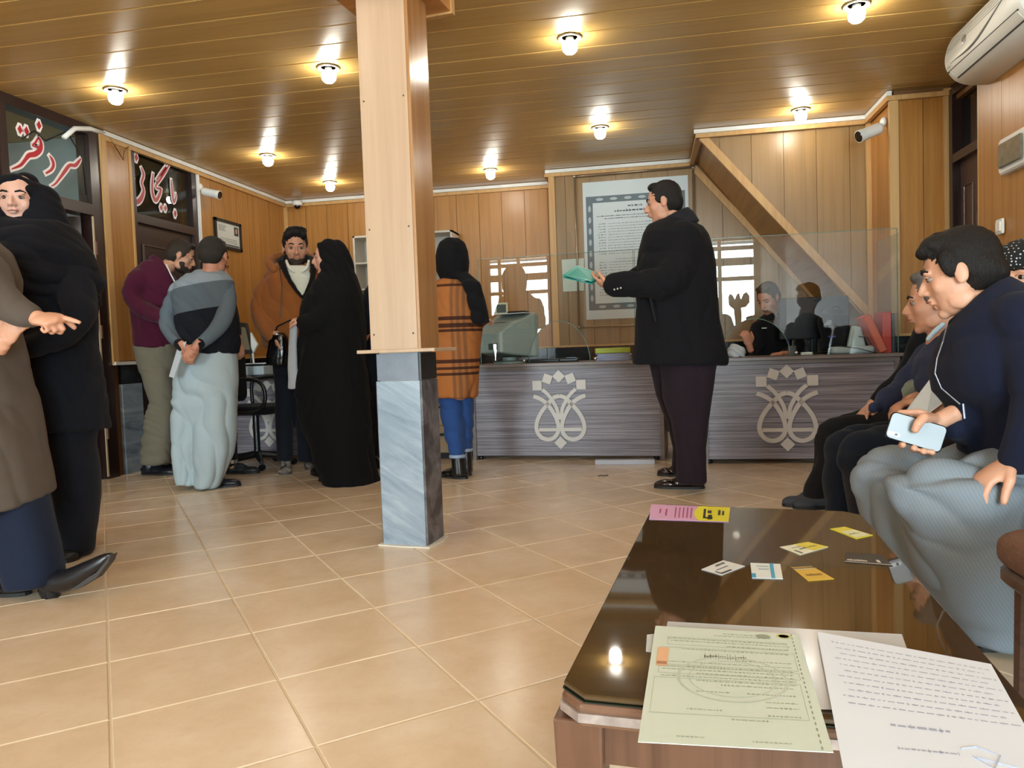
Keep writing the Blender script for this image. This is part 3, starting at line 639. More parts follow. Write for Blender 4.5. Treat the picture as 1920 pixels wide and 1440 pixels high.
glass_panel('narrow clear glass screen largely hidden by the man in the overcoat', G1, 1.225, 1.42, DT, 1.58, [])
glass_panel('clear glass screen on the right-hand desk, in front of the red binders', G2, 0.0, 1.21, DT, 1.59, [(0.27, 0.24, 0.27)])
# the right-hand screen returns along the side of the desk
a_, U_, N_ = G2[1], G2[2], G2[3]; p = a_ + U_ * 1.216
o = empty('glass_screen', p + Vector((0, 0, DT)), 'side glass returning to the wall at the right desk end', 'glass partition', 'glass screens on the desks')
m = MB(); m.prism([p + N_ * .03 + Vector((0, 0, DT)), p + N_ * .5 + Vector((0, 0, DT)), p + N_ * .5 + Vector((0, 0, 1.56)), p + N_ * .03 + Vector((0, 0, 1.56))], U_ * 0.008); m.build('pane', G_PART, o)
# low glass panel on the left desk
glass_panel('low clear glass screen on the left desk behind the brown jacket', D3, 0.55, 1.25, 0.72, 1.46, [], v_=0.3)

# ================================================================ wall things
def poster():
    Y_ = YB2 - 0.025; tl, tr_, bl_ = onY(1090, 347, Y_), onY(1262, 322, Y_), onY(1095, 600, Y_)
    x0, x1, z0, z1 = tl.x + 0.01, tl.x + 1.02, bl_.z + 0.0, tl.z + 0.02
    r = empty('notice_poster', ((x0 + x1) / 2, Y_, z0), 'large white printed fee notice with grey ornamental border on the back wall', 'poster')
    m = MB(); m.b2((x0, Y_, z0), (x1, Y_ + 0.004, z1)); m.build('sheet', M_('white poster sheet', 'CFD8DA', 0.45, var=0.02), r)
    dk = M_('grey print border', '5E6C74', 0.5, var=0.5, nscale=160); lt = M_('pale border medallion', 'AEB9BD', 0.5)
    by0, by1, bx0, bx1 = z0 + 0.09, z1 - 0.14, x0 + 0.03, x1 - 0.03; bw = 0.065
    m = MB(); m.b2((bx0 + bw, Y_ - 0.001, by0), (bx1 - bw, Y_, by0 + bw)); m.b2((bx0 + bw, Y_ - 0.001, by1 - bw), (bx1 - bw, Y_, by1)); m.b2((bx0, Y_ - 0.001, by0), (bx0 + bw, Y_, by1)); m.b2((bx1 - bw, Y_ - 0.001, by0), (bx1, Y_, by1)); brd = m.build('border', dk, r)
    def med(x, z, vert):
        m = MB(); a, c_ = (0.014, 0.032) if vert else (0.036, 0.014)
        m.prism([(x + a * math.cos(k * math.pi / 8), Y_ - 0.0015, z + c_ * math.sin(k * math.pi / 8)) for k in range(16)], (0, -0.0005, 0)); m.prism([(x - a * .3, Y_ - .0025, z), (x, Y_ - .0025, z - c_ * .4), (x + a * .3, Y_ - .0025, z), (x, Y_ - .0025, z + c_ * .4)], (0, -0.0003, 0))
        m.build('medallion', lt, brd)
    n = 9
    for k in range(n): z = by0 + bw + (by1 - by0 - 2 * bw) * (k + .5) / n; med(bx0 + bw / 2, z, True); med(bx1 - bw / 2, z, True)
    for k in range(6): x = bx0 + bw + (bx1 - bx0 - 2 * bw) * (k + .5) / 6; med(x, by0 + bw / 2, False); med(x, by1 - bw / 2, False)
    # title and rows of print: little word-long marks
    rnd = random.Random(4); m = MB(); m2 = MB(); W = bx1 - bx0 - 2 * bw; cx = (bx0 + bx1) / 2; z = by1 - bw - 0.05
    def row(mb, xa, xb, z, h, g=0.008):
        x = xb
        while x > xa:
            l = rnd.uniform(0.012, 0.035); xs = max(xa, x - l); mb.b2((xs, Y_ - 0.001, z), (x, Y_, z + h * rnd.uniform(.7, 1.1)))
            if rnd.random() < .5: xx = rnd.uniform(xs, x); mb.b2((xx - .002, Y_ - .001, z - h * .5), (xx + .003, Y_, z + h * 1.9))
            x = xs - g
    row(m, cx - 0.07, cx + 0.07, z, 0.010); row(m, cx - 0.2, cx + 0.2, z - .045, 0.012); row(m, cx - .38, cx + .38, z - .085, .005, .004); row(m, cx - .3, cx + .3, z - .11, .005, .004)
    z -= 0.16
    for k in range(34):
        if k in (12, 13, 20, 21): z -= 0.028; row(m2, cx - .2, cx + .2, z, .004, .005); continue
        row(m2, cx - .36, cx - .29, z, .006); row(m2, cx - .27, cx + .1, z, .004, .005); row(m2, cx + .1, cx + .38, z, .006, .006); z -= 0.0265
        if z < by0 + bw + .06: break
    m.build('title', M_('black print', '30363A', 0.5), r)['kind'] = 'stuff'; m2.build('print_rows', M_('grey print', '76838A', 0.5), r)['kind'] = 'stuff'
    # hanging frame of thin pipes
    f = empty('pipe_frame', (x0, Y_, z1), 'thin metal pipe frame around the large notice', 'frame'); k0, k1, kz0, kz1 = x0 - 0.07, x1 + 0.05, z0 - 0.07, z1 + 0.06
    for p, q in (((k0, kz1), (k1, kz1 + .01)), ((k0, kz0), (k0, kz1)), ((k0, kz0), (k1, kz0)), ((k1, kz0), (k1, kz1))):
        m = MB(); m.tube([(p[0], Y_ - .03, p[1]), (q[0], Y_ - .03, q[1])], 0.009, 8); m.build('pipe', M_('tan painted pipe', 'A38F78', 0.3, 0.6), f, smooth=True)
    for p in ((k0, kz1), (k1, kz1), (k0, kz0), (k1, kz0)):
        m = MB(); m.ell((p[0], Y_ - .03, p[1]), (.017,) * 3, nu=12, nv=8); m.build('elbow', M_STEEL, f, smooth=True)
poster()
# white shelf cabinet seen behind the pillar
def cabinet():
    x0, x1, y1, z0, z1 = -3.12, -2.02, YB1 - .02, 0.9, 2.13; y0 = y1 - .3; r = empty('wall_cabinet', ((x0 + x1) / 2, y1, z0), 'pale grey open shelf cabinet on the back wall, mostly behind the pillar', 'cabinet'); mt = M_('pale grey cabinet board', 'C9C3B8', 0.5)
    m = MB(); m.b2((x0, y0, z0), (x0 + .02, y1, z1)); m.b2((x1 - .02, y0, z0), (x1, y1, z1)); m.b2((x0, y1 - .015, z0), (x1, y1, z1)); m.b2((x0, y0, z1 - .02), (x1, y1, z1)); m.b2((x0, y0, z0), (x1, y1, z0 + .02)); m.build('carcass', mt, r)
    for z in (1.28, 1.55, 1.83): m = MB(); m.b2((x0 + .02, y0 + .01, z), (x1 - .02, y1 - .015, z + .018)); m.build('shelf', mt, r)
    m = MB(); m.b2((-2.55, y0 - .01, 1.3), (-2.535, y1, z1)); m.build('divider', mt, r)
cabinet()
def picture():
    p = [onX(403, 411, XL + .03), onX(450, 420, XL + .03), onX(450, 474, XL + .03), onX(403, 465, XL + .03)]
    y0, y1 = p[0].y, p[1].y + .02; z0, z1 = 1.93, 2.21; r = empty('picture_frame', (XL + .012, (y0 + y1) / 2, z0), 'small black framed certificate with a portrait on the left wall', 'picture'); x = XL + .012
    m = MB(); w_ = .028
    m.b2((x, y0, z0), (x + .02, y0 + w_, z1)); m.b2((x, y1 - w_, z0), (x + .02, y1, z1)); m.b2((x, y0, z0), (x + .02, y1, z0 + w_)); m.b2((x, y0, z1 - w_), (x + .02, y1, z1)); m.build('frame', M_BLACKP, r)
    m = MB(); m.b2((x, y0 + w_, z0 + w_), (x + .008, y1 - w_, z1 - w_)); sh = m.build('certificate', M_('certificate paper', 'D5D8D2', 0.5), r)
    m = MB(); m.b2((x + .008, y1 - .12, z1 - .13), (x + .0095, y1 - .045, z1 - .045)); m.build('portrait', M_('dark portrait ground', '33333A', 0.5), sh)
    m = MB(); m.prism([(x + .010, y1 - .083 + .02 * math.cos(k * .524), z1 - .085 + .027 * math.sin(k * .524)) for k in range(12)], (.0006, 0, 0)); m.build('portrait_face', M_('portrait face', 'C08F80', 0.6), sh)
    m = MB(); rnd = random.Random(2)
    for k in range(5): m.b2((x + .008, y0 + .07, z1 - .06 - k * .012), (x + .009, y0 + .17 + .03 * rnd.random(), z1 - .056 - k * .012))
    for k in range(3): m.b2((x + .008, y0 + .09, z0 + .1 - k * .016), (x + .009, y1 - .06 - .04 * rnd.random(), z0 + .104 - k * .016))
    m.b2((x + .008, y0 + .04, z0 + .034), (x + .009, y1 - .04, z0 + .052)); m.build('print', M_('certificate print', '5A6266', 0.5), sh)
picture()
def cctv(name, label, base, d, L=0.15, r_=0.032):
    base, d = Vector(base), Vector(d).normalized(); r = empty('security_camera', base, label, 'camera', 'white security cameras'); c0 = base + Vector((0, 0, -0.03)) + d * .05
    m = MB(); m.lathe(base, [(0.035, 0), (0.035, .015), (.02, .025)], 16, axis=(d.x, d.y, 0) if name != 'R' else (-1, -.3, 0)); m.build('mount', M_WHITE, r, smooth=True)
    m = MB(); m.tube([base, base + (c0 - base) * .5 + Vector((0, 0, -.01)), c0], .011, 10); m.build('arm', M_WHITE, r, smooth=True)
    m = MB(); m.lathe(c0, [(r_ * .8, -.02), (r_, 0), (r_, L * .75), (r_ * 1.08, L * .78), (r_ * 1.08, L)], 20, axis=d); b_ = m.build('housing', M_WHITE, r, smooth=False)
    m = MB(); m.lathe(c0 + d * L, [(r_ * .98, 0), (r_ * .9, .004), (r_ * .3, .003)], 20, axis=d); m.build('lens', M_('black lens glass', '08080A', 0.08), b_)
    return r
q = onX(376, 351, XL + .03); cctv('L', 'white bullet security camera on the left wall beside the archive door', (XL + .02, q.y, q.z), (0.9, .05, -.25), r_=.036)
q = onY(1667, 215, YD + .2); cctv('R', 'white bullet security camera high up at the right wall corner', (SX1 - .03, YD + .12, 2.44), (-0.92, -.30, -.36), L=.17, r_=.042)
r = empty('security_camera', (XL + .1, YB1 - .1, CZ - .03), 'small round dome security camera in the far left ceiling corner', 'camera', 'white security cameras'); q = onY(557, 375, YB1 - .12)
m = MB(); m.lathe((q.x, q.y, CZ - .03), [(.055, 0), (.055, -.04), (.045, -.05)], 20); m.build('housing', M_WHITE, r, smooth=True)
m = MB(); m.ell((q.x, q.y, CZ - .085), (.036, .036, .034), nu=16, nv=10); m.build('lens', M_('black lens glass', '08080A', 0.08), r, smooth=True)

def air_con():
    xw = XR2; y1 = 4.86; y0 = 3.95; zt_, zb = 2.585, 2.29; r = empty('air_conditioner', (xw, (y0 + y1) / 2, zb), 'white wall air conditioner unit at the upper right above the door', 'air conditioner'); wm = M_('off-white air conditioner plastic', 'DAD8CE', 0.35, var=0.03)
    # side profile in x,z (rounded front), drawn along y
    P = [(0.0, zt_), (-.16, zt_), (-.20, zt_ - .02), (-.232, zt_ - .10), (-.235, zt_ - .17), (-.21, zb + .07), (-.17, zb + .03), (-.10, zb + .005), (0, zb)]
    P = [(a, c_) for a, c_, _ in cs([(a, c_, 0) for a, c_ in P], 4)]
    m = MB(); n = len(P); ys = [(y1, .86), (y1 - .012, .96), (y1 - .03, 1), (y0 + .03, 1), (y0 + .012, .96), (y0, .86)]; zc = (zt_ + zb) / 2
    for yy, k in ys: m.v += [(xw + a * k, yy, zc + (c_ - zc) * k) for a, c_ in P]
    for j in range(5):
        for i in range(n): m.f.append((j * n + i, j * n + (i + 1) % n, (j + 1) * n + (i + 1) % n, (j + 1) * n + i))
    m.f += [tuple(range(n))[::-1], tuple(range(5 * n, 6 * n))]; m.build('body', wm, r, smooth=True).modifiers.new('es', 'EDGE_SPLIT').split_angle = math.radians(35)
    def prof(z): 
        for (a, c_), (a2, c2) in zip(P[4:-1], P[5:]):
            if c2 <= z <= c_: return a + (a2 - a) * (z - c_) / (c2 - c_ - 1e-9)
        return -.2
    dk = M_('dark vent gap', '2C2A28', 0.6)
    for z, y_a, y_b in ((zb + .085, y1 - .03, y0 + .03), (zb + .04, y1 - .08, y0 + .03)):
        m = MB(); m.tube([(xw + prof(z) - .001, y_a, z), (xw + prof(z) - .001, y_b, z)], .0045, 6); m.build('vent_gap', dk, r)
    m = MB(); m.prism([(xw + prof(zb + .04 + (.045) * k / 5) - .004, y1 - .06, zb + .042 + .04 * k / 5) for k in range(6)] + [(xw + prof(zb + .04 + .045 * k / 5) + .004, y1 - .06, zb + .042 + .04 * k / 5) for k in range(5, -1, -1)], (0, -(y1 - y0) + .1, 0)); m.build('louvre', wm, r)
    for k in range(4):
        z = zt_ - .05 - .018 * k; m = MB(); m.tube([(xw + prof(z) - .001, y1 - .05, z), (xw + prof(z) - .001, y0 + .05, z)], .002, 5); m.build('intake_line', M_('grey groove', 'A5A298', 0.5), r)
    m = MB(); pts = []
    for k in range(13): yy = y1 - .1 - .75 * k / 12; z = zb + .115 + .11 * (k / 12) ** .8 - .06 * math.sin(math.pi * k / 12); pts.append((xw + prof(z) - .001, yy, z))
    m.tube(pts, [.001 + .006 * math.sin(math.pi * k / 12) for k in range(13)], 6); m.build('swoosh_line', M_('grey accent strip', '77766F', 0.4), r, smooth=True)
    z = zb + .175; m = MB(); m.ell((xw + prof(z), y1 - .30, z), (.006, .035, .022), nu=16, nv=8); m.build('badge', M_('silver badge', 'BEBEBE', 0.2, 0.8), r, smooth=True)
    z = zb + .11; m = MB(); m.ell((xw + prof(z), y1 - .07, z), (.004, .03, .008), nu=12, nv=6); m.build('sticker', M_('pale sticker', 'BDBBAF', 0.4), r, smooth=True)
air_con()
def breaker():
    x = XR2 - .012; a, b_ = onX(1880, 270, x), onX(1880, 330, x); y1 = a.y; y0 = y1 - .32; z1, z0 = a.z + .02, b_.z; r = empty('breaker_box', (x, (y0 + y1) / 2, z0), 'white electrical breaker box with smoked window on the right wall', 'electrical box')
    m = MB(); m.rbox((x, (y0 + y1) / 2, (z0 + z1) / 2), (.05, y1 - y0, z1 - z0), .02, axis=0); m.build('case', M_WHITE, r)
    m = MB(); m.rbox((x - .03, (y0 + y1) / 2, (z0 + z1) / 2), (.02, y1 - y0 - .05, (z1 - z0) * .68), .02, axis=0); m.build('window', M_('smoked plastic window', '6B6A5E', 0.12, coat=0.5, var=.5, nscale=20), r)
    q = onX(1875, 425, x); r = empty('light_switch', (x, q.y, q.z), 'white square light switch below the breaker box', 'switch')
    m = MB(); m.rbox((x, q.y, q.z), (.016, .08, .085), .008, axis=0); m.build('plate', M_WHITE, r); m = MB(); m.rbox((x - .01, q.y, q.z), (.008, .055, .055), .004, axis=0); m.build('rocker', M_('cream rocker', 'EDE8DC', 0.3), r)
breaker()
# ================================================================ figure tools
DEPS = None
def vnoise(P, seed=0):
    P = P + seed * 17.31; i = np.floor(P).astype(np.int64); f = P - i; f = f * f * (3 - 2 * f)
    def h(a, b, c):
        n = (a * 73856093) ^ (b * 19349663) ^ (c * 83492791) ^ (seed * 2654435); n = (n ^ (n >> 13)) * 1274126177; n = n & 0x7fffffff; n = (n ^ (n >> 16)) & 0xffff
        return n / 65535.0
    x, y, z = i[:, 0], i[:, 1], i[:, 2]; fx, fy, fz = f[:, 0], f[:, 1], f[:, 2]; r = 0
    for dx in (0, 1):
        for dy in (0, 1):
            for dz in (0, 1):
                r = r + h(x + dx, y + dy, z + dz) * (fx if dx else 1 - fx) * (fy if dy else 1 - fy) * (fz if dz else 1 - fz)
    return r
def rot_to(d, up=(0, 0, 1)):
    """matrix whose y axis is d and whose z axis is near up"""
    y = Vector(d).normalized(); x = y.cross(Vector(up)).normalized(); z = x.cross(y)
    return Matrix((x, y, z)).transposed()
def remesh(mb, name, mat, parent, voxel=0.008, smooth=4, folds=(), subd=0):
    """union of overlapping closed shapes -> one continuous surface, smoothed, with cloth folds pressed into it"""
    me = bpy.data.meshes.new(name); me.from_pydata(mb.v, [], mb.f); me.update()
    tmp = bpy.data.objects.new(name, me); scene.collection.objects.link(tmp)
    r = tmp.modifiers.new('r', 'REMESH'); r.mode = 'VOXEL'; r.voxel_size = voxel; r.adaptivity = 0.0
    if smooth: s = tmp.modifiers.new('s', 'SMOOTH'); s.factor = 0.5; s.iterations = smooth
    dg = bpy.context.evaluated_depsgraph_get(); dg.update(); out = bpy.data.meshes.new_from_object(tmp.evaluated_get(dg)); out.name = name
    bpy.data.objects.remove(tmp); bpy.data.meshes.remove(me)
    n = len(out.vertices); co = np.empty(n * 3); out.vertices.foreach_get('co', co); co = co.reshape(-1, 3)
    if folds:
        no = np.empty(n * 3); out.vertices.foreach_get('normal', no); no = no.reshape(-1, 3); disp = np.zeros(n)
        for (amp, fx, fy, fz, seed) in folds:
            w1 = vnoise(co * 2.1 + 3, seed + 5); w2 = vnoise(co * 6.0, seed + 9); f_ = np.array([fx, fy, fz])
            ph = math.pi * (co @ (f_ * np.array([.55, .45, .6])) + (3.0 * w1 + 1.0 * w2) * (0.5 + 0.04 * f_.max())); s_ = 1 - np.abs(np.sin(ph)) ** 0.8
            q = vnoise(co * f_ * .8, seed); m_ = np.clip((vnoise(co * 3.0 + 7, seed + 2) - .25) * 2, 0, 1); disp += amp * (m_ * (0.55 - 1.5 * s_) + 0.8 * (q - .5))
        co = co + no * disp[:, None]; out.vertices.foreach_set('co', co.ravel())
    out.materials.clear(); out.materials.append(mat); out.polygons.foreach_set('use_smooth', [True] * len(out.polygons)); out.update()
    o = bpy.data.objects.new(name, out); link(o, parent); return o
SKINS = {}
def skin(tone='C99A80'):
    if tone in SKINS: return SKINS[tone]
    t = NT('skin'); v = t.coord(); c = lin(tone)
    t.l(t.mix(t.noise(v, 25, 4), sc(c, 0.88), (min(1, c[0] * 1.12), c[1] * 1.0, c[2] * 0.98)), t.b.inputs['Base Color']); t.b.inputs['Roughness'].default_value = 0.5
    t.b.inputs['Subsurface Weight'].default_value = 0.08; t.b.inputs['Subsurface Radius'].default_value = (0.01, 0.004, 0.002); t.bump(t.noise(v, 300, 2), 0.1, 0.0006)
    SKINS[tone] = t.m; return t.m
def hair_mat(name, col):
    if name in MATS: return MATS[name]
    t = NT(name); v = t.coord(scale=(260, 260, 60)); f = t.noise(v, 1, 3, 0.7); c = lin(col)
    t.l(t.mix(f, sc(c, 0.5), sc(c, 1.7)), t.b.inputs['Base Color']); t.b.inputs['Roughness'].default_value = 0.6; t.b.inputs['Specular IOR Level'].default_value = 0.3; t.bump(f, 0.8, 0.006); MATS[name] = t.m; return t.m
class Fig:
    def __init__(s, name, label, Y, group=None):
        s.Y = Y; s.root = None; s.label = label; s.name = name; s.body = MB(); s.group = group; s.tone = 'C99A80'
    def P(s, px, py, dy=0.0): return onY(px, py, s.Y + dy)
    def start(s, px, py): 
        p = s.P(px, py); s.root = empty(s.name, (p.x, p.y, 0), s.label, 'person', s.group); return s
    # --- shapes described by their outline in the photograph, standing at the figure's own depth
    def loft(s, mb, rings, n=28, pw=2.25):
        """rings: (x1,y1,x2,y2,half_depth[,dy]) ; ellipses through the two outline points"""
        vs = []; fs = []; K = []
        for r in rings:
            x1, y1, x2, y2, b = r[:5]; dy = r[5] if len(r) > 5 else 0.0
            p1, p2 = s.P(x1, y1, dy), s.P(x2, y2, dy); c = (p1 + p2) / 2; a = (p2 - p1) / 2; vd = (c - CAM).normalized(); vd.z *= 0.3
            bb = (vd - a.normalized() * vd.dot(a.normalized())).normalized() * b; K.append((c, a, bb))
        # end caps closed by two shrinking rings
        def lerp(k0, k1, t, q): 
            c = k0[0] + (k0[0] - k1[0]) * t; return (c, k0[1] * q, k0[2] * q)
        e = 0.12
        K2 = [lerp(K[0], K[1], e * 1.0, 0.35), lerp(K[0], K[1], e * .7, 0.75)] + K + [lerp(K[-1], K[-2], e * .7, .75), lerp(K[-1], K[-2], e, .35)]
        for c, a, bb in K2:
            for k in range(n):
                t = 2 * math.pi * k / n; ct, st = math.cos(t), math.sin(t); q = (abs(ct) ** pw + abs(st) ** pw) ** (-1 / pw)
                vs.append(c + a * (ct * q) + bb * (st * q))
        for i in range(len(K2) - 1):
            for k in range(n): fs.append((i * n + k, i * n + (k + 1) % n, (i + 1) * n + (k + 1) % n, (i + 1) * n + k))
        fs += [tuple(range(n))[::-1], tuple(range((len(K2) - 1) * n, len(K2) * n))]
        mb.add(vs, fs); return mb
    def rows(s, mb, rows, **k):
        """rows: (y, x_left, x_right, half_depth[, dy])"""
        return s.loft(mb, [(r[1], r[0], r[2], r[0]) + tuple(r[3:]) for r in rows], **k)
    def limb(s, mb, nodes, n=16, k=4):
        """nodes: (px, py, radius_px, dy) smooth tapered limb with round ends"""
        if mb is s.body: nodes = [(a, b, r * (.6 if r > 12 else .8), d) for a, b, r, d in nodes]
        pts = [s.P(a, b, d) for a, b, r, d in nodes]; rad = [r * pxm(p) for (a, b, r, d), p in zip(nodes, pts)]
        Q = cs([(p.x, p.y, p.z) for p in pts], k); Rr = [q[0] for q in cs([(r, 0, 0) for r in rad], k)]
        Q = [Vector(q) for q in Q]; mb.tube(Q, Rr, n)
        mb.ell(Q[0], (Rr[0],) * 3, nu=16, nv=10); mb.ell(Q[-1], (Rr[-1],) * 3, nu=16, nv=10); return mb
    def hand(s, wrist, d, palm_n, thumb, curl=0.5, L=0.175, curls=None, spread=0.07, radius=1.0, point=False):
        """palm, four unequal bent fingers and a thumb leaving the side of the palm; world coordinates"""
        W = Vector(wrist); d = Vector(d).normalized(); n_ = Vector(palm_n); n_ = (n_ - d * n_.dot(d)).normalized(); t = d.cross(n_).normalized()
        if t.dot(Vector(thumb)) < 0: t = -t
        k = L / 0.185; b = s.body
        b.tube([W - d * .03, W, W + d * .03 * k, W + d * .07 * k, W + d * .095 * k], [.026 * k, .025 * k, .03 * k, .034 * k, .03 * k], 12) if False else None
        R = Matrix((t, d, n_)).transposed()
        b.ell(W + d * .045 * k, (.040 * k, .058 * k, .017 * k), R); b.ell(W + d * .07 * k, (.041 * k, .03 * k, .014 * k), R); b.tube([W - d * .05, W + d * .02], [.026, .026 * k], 12)
        lens = (.071, .078, .072, .057); offs = (.030, .010, -.011, -.031)
        for i in range(4):
            c_ = (curls[i] if curls else curl); r0 = .0092 * k * radius * (1 if i < 3 else .88); p = W + d * (.085 - .006 * abs(i - 1)) * k + t * offs[i] * k; ang = 0.12; pts = [p - d * .03 * k, p]; Ln = lens[i] * k
            dirv = (d + t * (offs[i] / .03) * spread).normalized()
            for sgm, fr in ((0, .45), (1, .30), (2, .25)):
                ang += c_ * (0.95, 1.15, 0.8)[sgm]; v = dirv * math.cos(ang) + n_ * math.sin(ang); p = p + v * Ln * fr; pts.append(p)
            b.tube(pts, [r0 * 1.05, r0 * 1.05, r0, r0 * .93, r0 * .8], 10); b.ell(pts[-1], (r0 * .82,) * 3, nu=10, nv=8)
        p0 = W + d * .022 * k + t * .026 * k; v1 = (d * .62 + t * .72 + n_ * .25).normalized(); p1 = p0 + v1 * .036 * k; v2 = (d * .85 + t * .25 + n_ * (.25 + curl * .5)).normalized(); p2 = p1 + v2 * .030 * k; p3 = p2 + (v2 + n_ * curl * .5).normalized() * .026 * k
        b.tube([p0, p1, p2, p3], [.015 * k, .0125 * k, .011 * k, .009 * k], 10); b.ell(p3, (.009 * k,) * 3, nu=10, nv=8)
    def head(s, px, py, dy=0.0, yaw=0.0, pitch=0.0, roll=0.0, size=1.0, hair=None, hcol='15110F', beard=None, brows=True, neck_to=None, ear=True, wide=1.0):
        """yaw 0 looks at the camera side (-Y), +90 looks to picture right; eyes at half the head height"""
        c = s.P(px, py, dy); s.hc = c; Rm = Matrix.Rotation(math.radians(yaw), 3, 'Z') @ Matrix.Rotation(math.radians(pitch), 3, 'X') @ Matrix.Rotation(math.radians(roll), 3, 'Y')
        # local: face looks along -Y
        def W(x, y, z): return c + Rm @ Vector((x * size * wide, -y * size, z * size))
        def E(mb, x, y, z, rx, ry, rz, ex=None): mb.ell(W(x, y, z), (rx * size * wide, ry * size, rz * size), Rm @ ex if ex else Rm)
        b = s.body; E(b, 0, -.014, .030, .075, .094, .088); E(b, 0, .020, -.020, .064, .066, .080); E(b, 0, .026, -.070, .050, .050, .044); E(b, 0, .062, -.098, .022, .018, .017)
        b.tube([W(0, .078, .018), W(0, .094, -.006), W(0, .104, -.026)], [.007 * size, .009 * size, .0115 * size], 10); E(b, 0, .104, -.028, .011, .011, .010)
        for sg in (1, -1):
            E(b, sg * .011, .092, -.031, .0085, .010, .0075); E(b, sg * .036, .050, -.022, .024, .024, .028); E(b, sg * .028, .076, .022, .024, .010, .008); E(b, sg * .045, .01, -.07, .016, .035, .03)
            if ear: E(b, sg * .0775, -.008, -.004, .008, .019, .031); E(b, sg * .080, -.004, -.024, .006, .011, .012)
        E(b, 0, .0865, -.0515, .021, .010, .0055); E(b, 0, .084, -.0625, .018, .010, .0065)
        if neck_to is not None:
            q = Vector(neck_to); a_ = W(0, -.03, -.045); m_ = (a_ + q) / 2; b.tube([a_, m_, q], [.054 * size, .053 * size, .066 * size], 18); b.ell(q, (.066 * size,) * 3)
        # eyes, brows, lips as children of the body later
        s.kids = getattr(s, 'kids', [])
        for sg in (1, -1):
            m = MB(); E(m, sg * .0305, .0690, .0035, .0140, .0110, .0085); s.kids.append((m, 'eye', M_('eye white', '8C8078', 0.5)))
            m = MB(); E(m, sg * .0305, .0772, .0035, .0066, .0036, .0070); s.kids.append((m, 'iris', M_('dark iris', '1C120C', 0.15)))
            m = MB(); m.tube([W(sg * .0465, .0735, .009), W(sg * .030, .0835, .0145), W(sg * .0165, .080, .008)], [.0018, .0026, .0018], 6); s.kids.append((m, 'eyelid', skin(s.tone)))
            if brows: m = MB(); m.tube([W(sg * .050, .070, .025), W(sg * .034, .0845, .033), W(sg * .014, .088, .027)], [.0025, .0045, .0035], 8); s.kids.append((m, 'eyebrow', hair_mat('brow hair', hcol)))
        m = MB(); m.tube([W(-.021, .086, -.0565), W(0, .0965, -.055), W(.021, .086, -.0565)], [.002, .0035, .002], 8); s.kids.append((m, 'lips', M_('lip', '9A5A50', 0.4)))
        s.headW, s.headE = W, E
        if hair:
            m = MB()
            E(m, 0, -.022, .040, .0815, .094, .090)
            if hair == 'short':
                E(m, 0, -.055, .0, .074, .062, .075); E(m, 0, .035, .100, .058, .038, .024)
                for sg in (1, -1): E(m, sg * .069, .012, .022, .010, .022, .030)
            if hair == 'quiff':
                E(m, 0, -.055, .0, .074, .062, .075); E(m, 0, .034, .104, .062, .050, .034); E(m, .01, -.02, .114, .066, .070, .03)
                for sg in (1, -1): E(m, sg * .068, -.004, .03, .011, .024, .036); E(m, sg * .045, .045, .088, .028, .03, .03)
            if hair == 'thick':
                E(m, 0, -.05, .002, .079, .064, .076); E(m, 0, .03, .094, .062, .05, .032); E(m, 0, .066, .085, .05, .026, .020); E(m, 0, -.092, -.02, .05, .026, .036)
                for sg in (1, -1): E(m, sg * .074, .012, .03, .015, .026, .042)
            s.hairmb = m; s.hairmat = hair_mat('hair ' + hcol, hcol); s.hairkind = hair
        if beard:
            m = MB(); E(m, 0, .028, -.078, .054, .053, .044); E(m, 0, .064, -.100, .028, .024, .022)
            for sg in (1, -1): E(m, sg * .053, .026, -.052, .009, .024, .034)
            m.tube([W(-.024, .084, -.048), W(0, .097, -.044), W(.024, .084, -.048)], [.004, .005, .004], 8); s.beardmb = m
            s.beardmat = hair_mat('beard ' + beard, beard)
    def finish(s, voxel=0.0062):
        o = remesh(s.body, 'body', skin(s.tone), s.root, voxel, 4)
        for m, nm, mt in getattr(s, 'kids', []): m.build(nm, mt, o, smooth=True)
        if hasattr(s, 'hairmb'):
            # stylised strands: fold noise with fine grain
            h = remesh(s.hairmb, 'hair', s.hairmat, s.root, 0.006, 2, folds=[(0.0035 if s.hairkind != 'short' else .0015, 70, 70, 35, 3), (0.002, 150, 150, 70, 4)])
        if hasattr(s, 'beardmb'): remesh(s.beardmb, 'beard', s.beardmat, s.root, 0.006, 2, folds=[(0.002, 120, 120, 80, 6)])
        return o
    def wear(s, mb, name, mat, voxel=0.009, smooth=5, folds=((0.006, 7, 7, 4, 1), (0.002, 22, 22, 12, 2))):
        return remesh(mb, name, mat, s.root, voxel, smooth, [(a * 1.7,) + tuple(r) for a, *r in folds])
    def shoe(s, heel, toe, mat, w_=0.048, h=0.085, name='shoe', sole='1A1614', ankle=True):
        """heel and toe as points on the floor (world)"""
        a, b_ = Vector(heel), Vector(toe); z0 = min(a.z, b_.z); d = (b_ - a); L = d.length; d.normalize(); R = rot_to(d); m = MB(); up = R @ Vector((0, 0, 1))
        def E(f, z, rx, ry, rz): m.ell(a + d * L * f + up * z, (rx, ry, rz), R)
        E(.20, .036, w_ * .82, L * .22, .036); E(.45, .032, w_ * .80, L * .28, .032); E(.72, .026, w_, L * .26, .026); E(.84, .022, w_ * .80, L * .16, .021); E(.22, .062, w_ * .72, L * .17, h * .42); E(.40, .05, w_ * .6, L * .2, .03)
        if ankle: m.tube([a + d * L * .22 + up * .05, a + d * L * .2 + up * h], [w_ * .75, w_ * .78], 14)
        o = remesh(m, name, mat, s.root, 0.006, 3)
        m = MB(); pts = []
